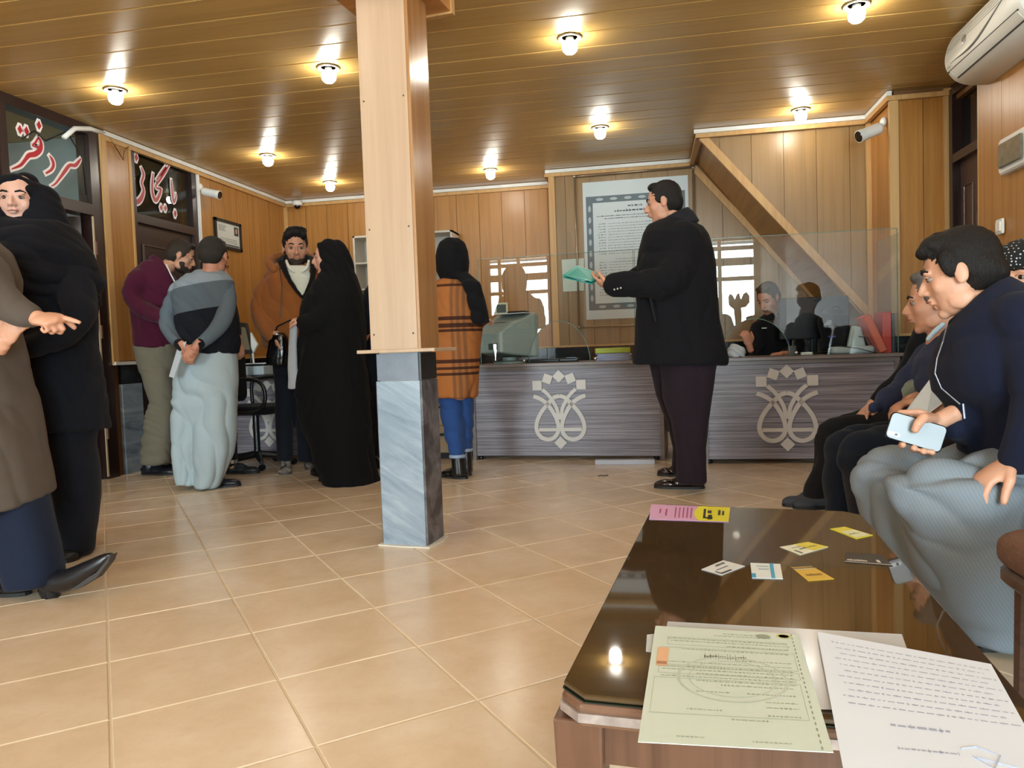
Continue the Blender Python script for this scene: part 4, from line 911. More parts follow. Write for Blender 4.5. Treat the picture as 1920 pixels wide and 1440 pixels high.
        for k in range(24):
            t = 2 * math.pi * k / 24; f = .5 + .5 * math.cos(t); ww = w_ * (0.98 if f > .55 else .84) * (abs(math.sin(t)) ** .75) * (1 if math.sin(t) > 0 else -1); pts.append(a + d * (L * (.5 + .5 * math.cos(t))) + (R @ Vector((1, 0, 0))) * ww)
        m.prism(pts, up * .014); m.build('sole', M_('shoe sole ' + sole, sole, 0.6), o); return o
# ================================================================ the people
BLK = cloth('black wool cloth', '17171B', sheen=0.1); 
def V(x, y, z): return Vector((x, y, z))

# --- 1. man in black overcoat reading a folder
def overcoat_man():
    f = Fig('person', 'tall man in black overcoat, in profile, holding a turquoise folder', 4.50).start(1275, 915); f.tone = 'C79478'
    nk = f.P(1262, 418, 0.0)
    f.head(1243, 381, -0.02, yaw=-94, pitch=8, size=1.0, hair='short', hcol='16120F', neck_to=nk)
    b = f.body; f.rows(b, [(430, 1225, 1300, .10), (560, 1225, 1310, .12), (680, 1240, 1320, .12)])
    f.limb(b, [(1285, 450, 22, -.12), (1262, 520, 16, -.19), (1200, 530, 14, -.21), (1148, 535, 11, -.21)])
    f.limb(b, [(1240, 450, 18, .15), (1215, 520, 16, .15), (1170, 530, 12, .0), (1140, 532, 10, -.04)])
    f.limb(b, [(1300, 680, 22, -.05), (1300, 780, 20, -.06), (1298, 895, 13, -.08)]); f.limb(b, [(1265, 680, 22, .1), (1275, 780, 18, .14), (1275, 880, 12, .2)])
    w1 = f.P(1146, 536, -.21); f.hand(w1, f.P(1112, 527, -.16) - w1, (0, .55, .9), (-.2, -.7, .6), curl=.35, curls=(.2, .25, .35, .45))
    w2 = f.P(1150, 527, -.02); f.hand(w2, f.P(1112, 524, -.08) - w2, (0, -.3, .9), (0, .4, .8), curl=.3)
    f.finish(0.0055)
    c = MB()
    f.rows(c, [(410, 1240, 1292, .09), (424, 1215, 1318, .15), (440, 1206, 1328, .215), (470, 1198, 1338, .235), (510, 1193, 1342, .235), (560, 1192, 1345, .22), (600, 1192, 1349, .21), (640, 1190, 1358, .21), (672, 1186, 1366, .215), (683, 1186, 1364, .21)])
    f.limb(c, [(1283, 448, 34, -.13), (1272, 500, 33, -.19), (1245, 532, 30, -.22), (1205, 531, 26, -.22), (1162, 534, 22.5, -.215), (1152, 535, 22, -.215)])
    f.limb(c, [(1240, 450, 28, .13), (1218, 510, 26, .16), (1190, 525, 22, .06), (1165, 528, 18, .02)])
    co = f.wear(c, 'overcoat', cloth('black overcoat wool', '131216', sheen=0.05), 0.009, 4, folds=((0.007, 6, 6, 3, 1), (0.003, 16, 16, 9, 2)))
    # collar
    m = MB(); f.loft(m, [(1226, 422, 1290, 388, .085, 0), (1222, 432, 1300, 396, .10, 0), (1226, 446, 1312, 414, .12, 0)]); remesh(m, 'collar', cloth('overcoat collar', '232228'), f.root, 0.008, 3)
    for i in range(3):
        p = f.P(1152 + 6 * i, 543 - 1.5 * i, -.30); m = MB(); m.lathe(p, [(.007, 0), (.007, -.004), (.004, -.006)], 10, axis=(0, 1, 0)); m.build('cuff_button', M_('dull metal button', '7C766E', 0.3, 0.7), co)
    m = MB(); a = f.P(1218, 553, -.235); b_ = f.P(1229, 603, -.235); m.tube([a, (a + b_) / 2, b_], .006, 6); m.build('pocket_welt', cloth('overcoat collar', '232228'), co)
    t_ = MB(); f.rows(t_, [(676, 1235, 1345, .14, -.02), (700, 1239, 1343, .14, -.04), (746, 1243, 1336, .12, -.06), (790, 1258, 1330, .10, -.06), (843, 1267, 1325, .085, -.07), (880, 1268, 1324, .08, -.08), (904, 1268, 1324, .078, -.08)])
    f.rows(t_, [(676, 1216, 1320, .13, .1), (742, 1229, 1315, .11, .12), (794, 1251, 1312, .09, .16), (840, 1262, 1310, .075, .2), (884, 1259, 1300, .07, .22)])
    f.wear(t_, 'trousers', cloth('dark plum trouser cloth', '251A22', sheen=.1), 0.009, 4, folds=((0.005, 10, 10, 2.2, 7),))
    sm_ = M_('polished dark brown leather', '1E1012', 0.18, coat=.4, var=.2)
    h = onZ(1322, 916); f.shoe(h, onZ(1226, 914), sm_, .047, .08); f.shoe(onZ(1296, 893), onZ(1232, 891), sm_, .046, .08)
    # folder with papers (held: a thing of its own)
    q = [f.P(1055, 521, -.13), f.P(1083, 502, .06), f.P(1131, 519, -.02), f.P(1110, 533, -.24)]
    r = empty('folder', q[0], 'turquoise folder with white papers in the hand of the man in overcoat', 'folder'); nn = (q[1] - q[0]).cross(q[3] - q[0]).normalized(); nn = nn if nn.z > 0 else -nn
    m = MB(); m.prism(q, nn * .004); m.build('cover', M_('turquoise card', '22A096', 0.45), r)
    m = MB(); m.prism([q[0] + (q[2] - q[0]) * .14 + nn * .006, q[1] + nn * .012, q[2] + nn * .010, q[3] + (q[0] - q[3]) * .25 + nn * .006], nn * .003); m.build('papers', M_('white paper', 'E2E8EA', 0.6), r)
    m = MB(); k = [p + nn * .014 for p in q]; m.prism([k[0], k[1] + (k[0] - k[1]) * .05, k[2] + (k[3] - k[2]) * .05, k[3]], nn * .003); m.build('cover', MATS['turquoise card'], r)
overcoat_man()

# --- 2. man in grey sweater, from behind, hands clasped behind
def band_mat(name, bands, sx=0.0, base_x=0.0, sl=0.0, extra=None):
    """knit with horizontal colour blocks; bands: [(z_top, colour)...] from bottom up, z tilted along x by sl"""
    t = NT(name); tc = t.n('ShaderNodeTexCoord'); sp = t.n('ShaderNodeSeparateXYZ'); t.l(tc.outputs['Object'], sp.inputs[0])
    z = t.math('ADD', sp.outputs['Z'], t.math('MULTIPLY', t.math('SUBTRACT', sp.outputs['X'], base_x), sl)); col = None
    for zt_, c in bands:
        if col is None: col = lin(c); continue
        col = t.mix(t.math('GREATER_THAN', z, zt_), col, lin(c))
    v = t.coord(); g = t.noise(v, 420, 2, .7); col = t.mix(t.math('MULTIPLY', g, .45), col, t.mix(1.0, col, (0.5, 0.5, 0.5), 'MULTIPLY'))
    t.l(col, t.b.inputs['Base Color']); t.b.inputs['Roughness'].default_value = .95; t.b.inputs['Specular IOR Level'].default_value = .15; t.bump(t.math('ADD', g, t.noise(v, 30, 4)), .25, .004); return t.m
def grey_man():
    f = Fig('person', 'man seen from behind in a grey and black sweater, hands clasped behind him', 4.55).start(390, 910); f.tone = 'C08A72'
    nk = f.P(395, 520, 0); f.head(401, 481, .02, yaw=188, pitch=10, hair='short', hcol='26231F', neck_to=nk, wide=1.08)
    b = f.body; f.rows(b, [(520, 360, 425, .08), (600, 350, 425, .1), (670, 350, 430, .1)])
    f.limb(b, [(335, 545, 10, 0), (318, 600, 9, -.04), (334, 640, 8, -.14), (345, 652, 7.5, -.2)]); f.limb(b, [(424, 545, 10, 0), (418, 600, 9, -.05), (385, 640, 8, -.16), (366, 652, 7.5, -.22)])
    f.limb(b, [(360, 700, 14, 0), (357, 800, 12, 0), (356, 895, 9, 0)]); f.limb(b, [(405, 700, 14, 0), (400, 800, 12, 0), (392, 900, 9, -.02)])
    w = f.P(347, 652, -.215); f.hand(w, f.P(364, 668, -.235) - w, (.2, -.9, .3), (.8, -.2, .8), curl=.55, L=.19)
    w = f.P(367, 651, -.25); f.hand(w, f.P(352, 672, -.27) - w, (0, .95, .1), (-.6, 0, .9), curl=.6, L=.19)
    f.finish(0.0058)
    zz = lambda x, y: f.P(x, y, -.1).z
    xm = f.P(380, 560).x; m1 = band_mat('colour block sweater knit', [(0, '1B1D24'), (zz(380, 582), '5B656E'), (zz(380, 533), '8D9AA4')], base_x=xm, sl=-0.13); m2 = band_mat('sweater sleeve knit', [(0, '616D78'), (zz(380, 533), '8D9AA4')], base_x=xm, sl=-0.13)
    c = MB(); f.rows(c, [(506, 376, 413, .055, .02), (514, 352, 428, .08), (528, 334, 436, .115), (550, 326, 438, .13), (590, 330, 438, .135), (620, 338, 442, .15), (645, 342, 444, .155), (662, 345, 440, .15)]); f.wear(c, 'sweater', m1, .009, 4, folds=((.006, 9, 9, 6, 11), (.002, 24, 24, 20, 2)))
    c = MB(); f.limb(c, [(334, 541, 15, 0), (321, 575, 16, -.02), (314, 605, 14.5, -.06), (324, 632, 12, -.13), (341, 649, 10, -.19)]); f.wear(c, 'sleeve', m2, .009, 3, folds=((.005, 12, 12, 14, 4),))
    c = MB(); f.limb(c, [(423, 541, 17, 0), (425, 575, 17, -.03), (415, 606, 15.5, -.1), (392, 632, 13, -.18), (371, 647, 11, -.22)]); f.wear(c, 'sleeve', m2, .009, 3, folds=((.005, 12, 12, 14, 5),))
    for a in ((336, 645, 344, 652, -.195), (366, 655, 375, 644, -.225)):
        c = MB(); f.limb(c, [(a[0], a[1], 10.3, a[4]), (a[2], a[3], 9.6, a[4] - .01)]); remesh(c, 'cuff', cloth('black cuff knit', '15161B'), f.root, .007, 1)
    t_ = MB(); f.rows(t_, [(650, 345, 436, .13), (680, 334, 440, .145), (725, 331, 441, .15), (760, 334, 438, .14), (800, 344, 430, .09), (840, 352, 420, .05)])
    f.rows(t_, [(750, 330, 384, .13), (800, 331, 380, .13), (850, 333, 376, .12), (885, 336, 373, .105), (908, 339, 372, .10)]); f.rows(t_, [(750, 376, 439, .13), (800, 372, 438, .13), (850, 371, 432, .12), (880, 371, 421, .11), (912, 371, 410, .10)])
    f.wear(t_, 'trousers', cloth('pale blue grey baggy trouser cloth', 'AEBDC3', var=.08, sheen=.1), .009, 4, folds=((.011, 8, 8, 1.4, 21), (.004, 18, 18, 5, 3)))
    sh = M_('dark leather shoe', '1B1D24', .35); f.shoe(onZ(375, 914), onZ(452, 911), sh, .05, .07); f.shoe(onZ(345, 908), onZ(372, 905), sh, .048, .07)
    # white paper held in the clasped hands
    q = [f.P(335, 645, -.2), f.P(350, 640, -.24), f.P(326, 709, -.24), f.P(317, 706, -.2)]; m = MB(); m.prism(q, (0, -.002, 0)); tag(m.build('paper', M_('folded white paper', 'C9CFD6', .6)), 'folded white paper hanging from the clasped hands of the man in grey sweater', 'paper')
grey_man()

# --- 3. man in burgundy pullover leaning to the right
def burgundy_man():
    f = Fig('person', 'bearded man in burgundy pullover and khaki trousers, leaning forward', 5.15).start(295, 890); f.tone = 'B98C70'
    nk = f.P(308, 506, 0); f.head(340, 481, .02, yaw=118, pitch=22, hair='short', hcol='2E261F', beard='2A211B', neck_to=nk)
    b = f.body; f.loft(b, [(265, 540, 310, 530, .08), (265, 600, 315, 600, .09), (265, 670, 315, 670, .09)]); f.limb(b, [(262, 530, 10, -.1), (245, 562, 8, -.12), (285, 588, 7, -.16), (318, 598, 6, -.2)]); f.limb(b, [(312, 530, 9, .15), (322, 570, 8, .15), (330, 600, 6, .1)])
    f.limb(b, [(280, 690, 12, -.05), (292, 770, 10, -.05), (287, 865, 7, -.05)]); f.limb(b, [(308, 690, 12, .1), (308, 770, 10, .1), (303, 865, 7, .1)])
    w = f.P(322, 600, -.2); f.hand(w, (1, .1, -.1), (0, .2, -1), (0, 1, .2), curl=.4)
    f.finish(.0065)
    c = MB(); f.loft(c, [(296, 486, 322, 510, .07), (274, 491, 329, 528, .12), (252, 512, 334, 548, .155), (248, 548, 332, 570, .15), (252, 590, 326, 592, .14), (256, 625, 324, 622, .14), (257, 650, 326, 652, .145)])
    f.limb(c, [(262, 527, 23, -.12), (249, 552, 19, -.15), (262, 574, 17, -.17), (290, 590, 14.5, -.19), (318, 599, 11, -.21)]); f.limb(c, [(314, 532, 16, .14), (324, 570, 14, .14), (332, 598, 11, .1)])
    p = f.wear(c, 'pullover', cloth('burgundy fleece', '4E1630', var=.2, sheen=.25), .009, 4, folds=((.008, 9, 9, 8, 31), (.003, 22, 22, 14, 2)))
    m = MB(); q = [f.P(312, 496, -.13), f.P(320, 514, -.16), f.P(329, 531, -.16)]; m.tube(q, .005, 6); m.build('lanyard', M_('white cord', 'D8D8D8', .6), p)
    c = MB(); f.loft(c, [(288, 478, 318, 500, .062), (280, 486, 324, 514, .075)]); remesh(c, 'collar', MATS['burgundy fleece'], f.root, .008, 2)
    t_ = MB(); f.rows(t_, [(645, 257, 326, .13), (670, 260, 328, .14), (700, 270, 328, .135)]); f.rows(t_, [(690, 266, 318, .1, -.05), (725, 276, 322, .1, -.05), (752, 286, 326, .095, -.05), (775, 278, 324, .09, -.05), (812, 271, 322, .085, -.05), (845, 267, 317, .08, -.05), (868, 269, 312, .08, -.05)]); f.rows(t_, [(690, 295, 330, .1, .1), (750, 298, 331, .09, .1), (812, 296, 326, .085, .12), (866, 294, 319, .08, .12)])
    f.wear(t_, 'trousers', cloth('khaki trouser cloth', '7E7868', var=.12), .009, 4, folds=((.006, 9, 9, 7, 8), (.004, 16, 16, 22, 3)))
    sh = M_('dark leather shoe', '1B1D24', .35); f.shoe(onZ(266, 889), onZ(333, 890), sh, .05, .08); f.shoe(f.P(292, 880, .16) * V(1, 1, 0), f.P(336, 880, .16) * V(1, 1, 0), sh, .05, .08)
burgundy_man()

# --- 4. man in tan hooded jacket facing the camera
def tan_man():
    f = Fig('person', 'bearded man in tan hooded jacket over a white shirt, facing the camera', 5.20).start(552, 885); f.tone = 'B98A70'
    nk = f.P(556, 512, .02); f.head(554, 466, 0, yaw=30, pitch=8, size=1.14, hair='quiff', hcol='0E0C0C', beard='2B211C', neck_to=nk)
    b = f.body; f.rows(b, [(520, 530, 585, .08), (600, 525, 585, .09), (670, 530, 585, .09)]); f.limb(b, [(510, 535, 11, 0), (493, 580, 9, -.04), (502, 615, 8, -.16), (520, 640, 6, -.24)]); f.limb(b, [(595, 535, 11, 0), (600, 580, 9, -.02), (590, 610, 7, -.1), (580, 630, 6, -.15)])
    f.limb(b, [(535, 670, 13, 0), (533, 770, 10, -.02), (535, 860, 7, -.04)]); f.limb(b, [(572, 670, 13, .05), (573, 770, 10, .06), (574, 855, 7, .08)])
    w = f.P(518, 634, -.235); f.hand(w, f.P(520, 656, -.24) - w, (.7, .3, 0), (.3, -.9, 0), curl=.3, L=.18); w = f.P(580, 630, -.15); f.hand(w, (-.3, -.2, -1), (-1, .2, 0), (0, -1, 0), curl=.5)
    f.finish(.0062)
    c = MB(); f.rows(c, [(498, 522, 590, .08, .03), (508, 503, 602, .11, .01), (525, 495, 608, .13), (560, 490, 608, .14), (600, 490, 606, .145), (635, 494, 602, .15), (652, 498, 598, .15)])
    f.limb(c, [(508, 527, 19, 0), (493, 560, 19, -.02), (490, 592, 17, -.08), (501, 618, 15, -.16), (514, 634, 11.5, -.225)]); f.limb(c, [(597, 528, 18, 0), (603, 570, 17, -.02), (595, 606, 15, -.1), (583, 624, 12, -.15)])
    j = f.wear(c, 'jacket', cloth('tan brushed suede', '9A5C2C', var=.22, sheen=.4), .009, 4, folds=((.008, 9, 9, 8, 41), (.003, 22, 22, 14, 2)))
    m = MB(); f.limb(m, [(514, 506, 7, -.10), (506, 493, 8.5, -.03), (514, 484, 9, .05), (535, 482, 9, .11), (560, 484, 9, .13), (584, 486, 9, .1), (592, 494, 8, .0), (586, 508, 6.5, -.09)]); remesh(m, 'hood', cloth('tan brushed suede', '9A5C2C'), f.root, .008, 2, folds=((.004, 14, 14, 14, 3),))
    m = MB(); f.limb(m, [(526, 490, 6, -.08), (535, 484, 7, .03), (556, 484, 7, .07), (580, 486, 7, .04), (588, 492, 6, -.06)]); f.limb(m, [(528, 492, 6, -.10), (540, 520, 4.5, -.155), (554, 542, 3.5, -.165), (567, 558, 2.5, -.165)]); f.limb(m, [(587, 492, 6, -.09), (586, 520, 5, -.15), (577, 542, 3.5, -.165), (568, 558, 2.5, -.165)])
    remesh(m, 'fur_lining', cloth('black fur lining', '15110F', var=.5), f.root, .006, 1, folds=((.004, 70, 70, 70, 3),))
    # shirt front between the lapels
    m = MB(); g = [(531, 494), (540, 520), (554, 542), (567, 560), (577, 542), (585, 520), (585, 492), (560, 505)]
    f.rows(m, [(500, 532, 584, .05, -.06), (520, 538, 586, .06, -.085), (540, 550, 580, .04, -.115), (557, 564, 570, .02, -.14)]); sh_ = remesh(m, 'shirt', M_('white striped shirt', 'CBCDBF', .8, var=.1, nscale=60), f.root, .006, 2)
    for q_ in ([(537, 489, 2.5, -.08), (542, 501, 3.2, -.118), (552, 510, 2, -.135)], [(579, 489, 2.5, -.07), (576, 501, 3.2, -.115), (566, 510, 2, -.135)]): m = MB(); f.limb(m, q_); remesh(m, 'shirt_collar', M_('white shirt collar', 'DADBD2', .8), f.root, .005, 2)
    m = MB(); m.tube([f.P(566, 560, -.158), f.P(566, 600, -.165), f.P(565, 645, -.165)], .004, 6); m.build('zip', M_('dark zip', '1C1510', .4), j); m = MB(); m.tube([f.P(524, 500, -.125), f.P(529, 535, -.15), f.P(526, 595, -.165)], .003, 6); m.build('seam', MATS['dark zip'], j)
    t_ = MB(); f.rows(t_, [(640, 505, 592, .12), (675, 514, 590, .12), (700, 516, 590, .12)]); f.rows(t_, [(690, 516, 556, .09), (740, 519, 553, .085, -.02), (790, 519, 547, .075, -.02), (842, 521, 547, .065, -.04), (862, 522, 548, .066, -.04)]); f.rows(t_, [(690, 553, 592, .09, .04), (760, 556, 592, .085, .05), (800, 557, 591, .07, .07), (850, 560, 588, .06, .08), (864, 561, 588, .06, .08)])
    f.wear(t_, 'jeans', cloth('black denim', '181B24'), .009, 4, folds=((.004, 10, 10, 14, 8),))
    bt = NT('mottled brown suede boot'); v = bt.coord(); bt.l(bt.ramp(bt.noise(v, 26, 3, .6), [(.42, lin('2A2422')), (.5, lin('6E6058')), (.6, lin('85786C'))]), bt.b.inputs['Base Color']); bt.b.inputs['Roughness'].default_value = .8
    h = f.P(537, 868, 0); h.z = 0; f.shoe(h, onZ(533, 890), bt.m, .05, .16, name='boot', sole='4A433E'); f.shoe(f.P(574, 860, .12) * V(1, 1, 0), onZ(588, 878), bt.m, .05, .15, name='boot', sole='4A433E')
tan_man()

# --- 5. woman in black chador
def chador_woman():
    f = Fig('person', 'woman wrapped in a long black chador, in profile facing left', 4.80).start(640, 905); f.tone = 'D0A28C'
    nk = f.P(622, 520, 0); f.head(614, 483, 0, yaw=-70, pitch=4, neck_to=nk, ear=False, size=.96)
    b = f.body; f.rows(b, [(530, 600, 650, .09), (640, 600, 655, .1), (700, 600, 660, .1)]); f.limb(b, [(620, 560, 12, -.16), (612, 612, 9, -.1), (588, 606, 8, -.17), (566, 603, 6, -.2)]); f.limb(b, [(640, 560, 12, .16), (622, 630, 9, .12), (600, 640, 8, .04)])
    f.limb(b, [(620, 700, 12, -.08), (618, 895, 8, -.08)]); f.limb(b, [(645, 700, 12, .08), (640, 890, 8, .08)])
    w = f.P(572, 603, -.2); f.hand(w, f.P(556, 600, -.2) - w, (0, .2, -1), (-.1, -.3, 1), curl=.75, L=.165); w = f.P(602, 640, .02); f.hand(w, (-1, 0, 0), (0, 0, -1), (0, -1, 0), curl=.6)
    f.finish(.0062)
    c = MB(); f.rows(c, [(450, 612, 634, .05), (457, 597, 644, .08), (470, 600, 652, .092), (490, 603, 659, .10), (512, 604, 665, .11), (530, 592, 670, .15), (555, 580, 676, .2), (580, 573, 679, .215), (610, 570, 681, .22), (650, 566, 682, .215), (690, 562, 683, .21), (740, 560, 687, .215), (786, 566, 691, .22), (830, 584, 694, .22), (870, 594, 698, .22), (895, 606, 703, .22), (906, 614, 708, .22)], pw=2.1)
    f.limb(c, [(612, 585, 26, -.14), (592, 606, 22, -.19), (570, 606, 14, -.21)]); f.limb(c, [(600, 640, 24, -.15), (580, 690, 20, -.16), (566, 740, 16, -.14)])
    f.wear(c, 'chador', cloth('black chador crepe', '0E0E11', sheen=.05, bump=.15), .01, 5, folds=((.014, 8, 8, 1.1, 52), (.005, 20, 20, 3, 3)))
    m = MB(); m.ell(f.P(607, 477, 0), (.055, .083, .10)); 
    sh = M_('black flat shoe', '17191E', .4); f.shoe(onZ(650, 900), onZ(597, 902), sh, .042, .06); f.shoe(f.P(620, 885, .12) * V(1, 1, 0), onZ(586, 888), sh, .042, .06)
    # handbag and white cloth, held
    r = empty('handbag', f.P(520, 684, -.06), 'black crocodile-embossed handbag held open between the man in tan jacket and the woman in chador', 'handbag'); lm = M_('black croc leather', '0B0B0E', .14, coat=.6, bump=1.0, bscale=45)
    g = Fig('x', '', 4.98); m = MB(); g.rows(m, [(624, 512, 532, .03), (630, 508, 537, .045), (650, 505, 540, .055), (668, 502, 541, .06), (684, 502, 538, .055)], pw=3); remesh(m, 'bag_body', lm, r, .007, 2)
    m = MB(); m.tube([g.P(513, 630, 0), g.P(520, 612, -.02), g.P(545, 600, -.02), g.P(556, 603, -.02)], .006, 8); m.build('handle', lm, r, smooth=True); m = MB(); m.lathe(g.P(525, 634, -.05), [(.014, 0), (.014, -.004), (.009, -.005)], 16, axis=(0, 1, 0)); m.build('ring', M_STEEL, r, smooth=True)
    g = Fig('x', '', 4.62); m = MB(); g.rows(m, [(601, 546, 562, .015), (615, 543, 558, .018), (650, 540, 556, .02), (690, 540, 557, .022), (712, 541, 560, .02), (728, 540, 558, .015)]); tag(remesh(m, 'cloth_bag', cloth('pale grey cloth bag', 'B4BCC6', var=.08), None, .006, 2, folds=((.006, 25, 25, 4, 3),)), 'pale grey cloth bag hanging from the hand of the woman in chador', 'bag')
chador_woman()

# --- 6. dark-clothed person mostly hidden behind the pillar
def hidden_person():
    f = Fig('person', 'brown-haired person in navy coat, mostly hidden behind the pillar', 5.4).start(715, 870); f.tone = 'C79A84'
    nk = f.P(722, 528, 0); f.head(716, 494, 0, yaw=-80, pitch=10, hair='short', hcol='4A3020', neck_to=nk)
    b = f.body; f.rows(b, [(540, 700, 750, .09), (700, 700, 750, .1)]); f.limb(b, [(700, 560, 10, -.1), (690, 600, 8, -.14), (688, 625, 6, -.2)]); f.limb(b, [(715, 700, 12, -.06), (715, 860, 8, -.06)]); f.limb(b, [(738, 700, 12, .08), (740, 860, 8, .08)])
    w = f.P(690, 622, -.2); f.hand(w, (-.5, -.1, -.8), (-.8, .3, 0), (0, -1, 0), curl=.4)
    f.finish(.007)
    c = MB(); f.rows(c, [(522, 712, 738, .08), (535, 694, 756, .14), (560, 682, 764, .17), (600, 684, 764, .17), (680, 688, 764, .17), (722, 692, 764, .17)]); f.limb(c, [(700, 552, 18, -.12), (690, 595, 15, -.17), (686, 620, 11, -.2)]); f.wear(c, 'coat', cloth('navy coat wool', '181C2A'), .01, 4)
    t_ = MB(); f.rows(t_, [(710, 694, 738, .09, -.05), (780, 702, 734, .08, -.05), (852, 708, 730, .065, -.05)]); f.rows(t_, [(710, 722, 762, .09, .08), (852, 730, 752, .065, .08)]); f.wear(t_, 'trousers', BLK, .01, 3)
    sh = M_('dark leather shoe', '1B1D24', .35); p = f.P(726, 880, -.02); p.z = 0; f.shoe(p, p + V(-.24, -.03, 0), sh); p = f.P(750, 876, .1); p.z = 0; f.shoe(p, p + V(-.24, -.03, 0), sh)
hidden_person()

# --- 7. woman in plaid camel coat, from behind
def plaid_woman():
    f = Fig('person', 'woman seen from behind in black headscarf, camel plaid coat and blue jeans', 4.92).start(855, 895); f.tone = 'D0A28C'
    nk = f.P(850, 522, 0); f.head(849, 488, 0, yaw=196, pitch=6, neck_to=nk, ear=False, size=.95)
    b = f.body; f.rows(b, [(530, 830, 875, .09), (640, 828, 878, .1), (740, 828, 878, .1)]); f.limb(b, [(818, 550, 10, 0), (815, 610, 8, .06), (835, 640, 7, .14)]); f.limb(b, [(888, 550, 10, 0), (896, 600, 8, .08), (905, 605, 6, .24)])
    f.limb(b, [(845, 740, 12, -.02), (842, 800, 10, -.02), (860, 880, 7, -.02)]); f.limb(b, [(876, 740, 11, .08), (872, 870, 7, .1)])
    w = f.P(905, 602, .24); f.hand(w, (.3, .9, .1), (0, 0, -1), (-1, 0, 0), curl=.3, L=.16); w = f.P(835, 640, .14); f.hand(w, (.1, .8, .2), (0, 0, -1), (1, 0, 0), curl=.4, L=.16)
    f.finish(.0062)
    # camel cloth with broad dark bands crossing
    t = NT('camel plaid wool'); tc = t.n('ShaderNodeTexCoord'); sp = t.n('ShaderNodeSeparateXYZ'); t.l(tc.outputs['Object'], sp.inputs[0]); base = lin('A86838'); dk = lin('2E1B1A')
    def band(sock, lo, hi): return t.math('MULTIPLY', t.math('GREATER_THAN', sock, lo), t.math('LESS_THAN', sock, hi))
    zf = lambda y: f.P(850, y, -.15).z; xf = lambda x: f.P(x, 600, -.15).x
    col = base
    for a, b_, k in ((846, 851, .45), (856, 862, .45), (867, 872, .45)): col = t.mix(t.math('MULTIPLY', band(sp.outputs['X'], xf(a), xf(b_)), k), col, lin('4A382E'))
    col = t.mix(t.math('MULTIPLY', band(sp.outputs['X'], xf(844), xf(874)), .22), col, lin('5A4636'))
    for a, b_ in ((600, 593), (614, 606), (622, 617), (681, 674), (693, 688), (704, 699), (536, 531)): col = t.mix(t.math('MULTIPLY', band(sp.outputs['Z'], zf(a), zf(b_)), .88), col, dk)
    v = t.coord(); g = t.noise(v, 400, 2, .7); col = t.mix(t.math('MULTIPLY', g, .3), col, t.mix(1.0, col, (.5, .5, .5), 'MULTIPLY')); t.l(col, t.b.inputs['Base Color']); t.b.inputs['Roughness'].default_value = .95; t.b.inputs['Specular IOR Level'].default_value = .15; t.bump(g, .2, .004)
    c = MB(); f.rows(c, [(521, 832, 868, .07), (528, 816, 884, .11), (540, 808, 897, .14), (570, 806, 902, .16), (610, 805, 903, .165), (650, 806, 899, .165), (700, 805, 896, .17), (738, 803, 894, .17), (745, 804, 893, .165)]); f.limb(c, [(888, 548, 15, .02), (896, 580, 14, .08), (904, 600, 11, .2)]); f.limb(c, [(818, 552, 15, 0), (812, 600, 14, .04), (826, 634, 11, .14)])
    f.wear(c, 'coat', t.m, .009, 4, folds=((.006, 8, 8, 2.5, 61), (.002, 20, 20, 10, 3)))
    s_ = MB(); f.rows(s_, [(447, 838, 858, .06), (455, 826, 869, .10), (470, 819, 875, .118), (490, 817, 878, .125), (508, 819, 877, .115), (524, 826, 872, .09), (534, 828, 876, .10)], pw=2.05); f.rows(s_, [(512, 850, 878, .07, -.02), (530, 868, 898, .10, -.04), (560, 884, 907, .11, -.04), (590, 894, 914, .10, -.02), (604, 900, 916, .07, -.02)])
    f.rows(s_, [(530, 868, 900, .05, -.12), (570, 878, 908, .04, -.14), (600, 884, 912, .035, -.14), (606, 888, 914, .03, -.14)])
    f.wear(s_, 'headscarf', cloth('black headscarf', '0F0F12', sheen=.05), .008, 4, folds=((.005, 12, 12, 6, 5),))
    t_ = MB(); f.rows(t_, [(720, 822, 866, .1), (745, 823, 866, .095), (790, 830, 868, .085), (830, 838, 870, .075), (852, 845, 871, .065)]); f.rows(t_, [(720, 858, 890, .1, .08), (745, 861, 888, .09, .08), (800, 863, 886, .075, .1), (842, 866, 885, .06, .1)]); f.wear(t_, 'jeans', cloth('blue denim', '2C4C86', var=.15), .008, 4, folds=((.004, 12, 12, 14, 8),))
    for a in ((843, 873, 852, 858, 0), (865, 886, 840, 846, .1)):
        m = MB(); f.rows(m, [(a[2], a[0], a[1], .068, a[4]), (a[3], a[0], a[1], .068, a[4])]); remesh(m, 'cuff', cloth('pale denim turn-up', '9AA9C4'), f.root, .006, 1)
    bt = M_('black boot leather', '0E0E10', .3, coat=.2); h = onZ(876, 898); m = MB(); f.rows(m, [(842, 867, 884, .05, .1), (884, 868, 886, .05, .1)]); remesh(m, 'boot_shaft', bt, f.root, .007, 2); m = MB(); f.rows(m, [(855, 847, 872, .058), (890, 848, 876, .058)]); remesh(m, 'boot_shaft', bt, f.root, .007, 2); f.shoe(h, onZ(829, 893), bt, .048, .11, name='boot'); p = f.P(884, 888, .12); p.z = 0; f.shoe(p, p + V(-.2, .02, 0), bt, .045, .12, name='boot')
plaid_woman()

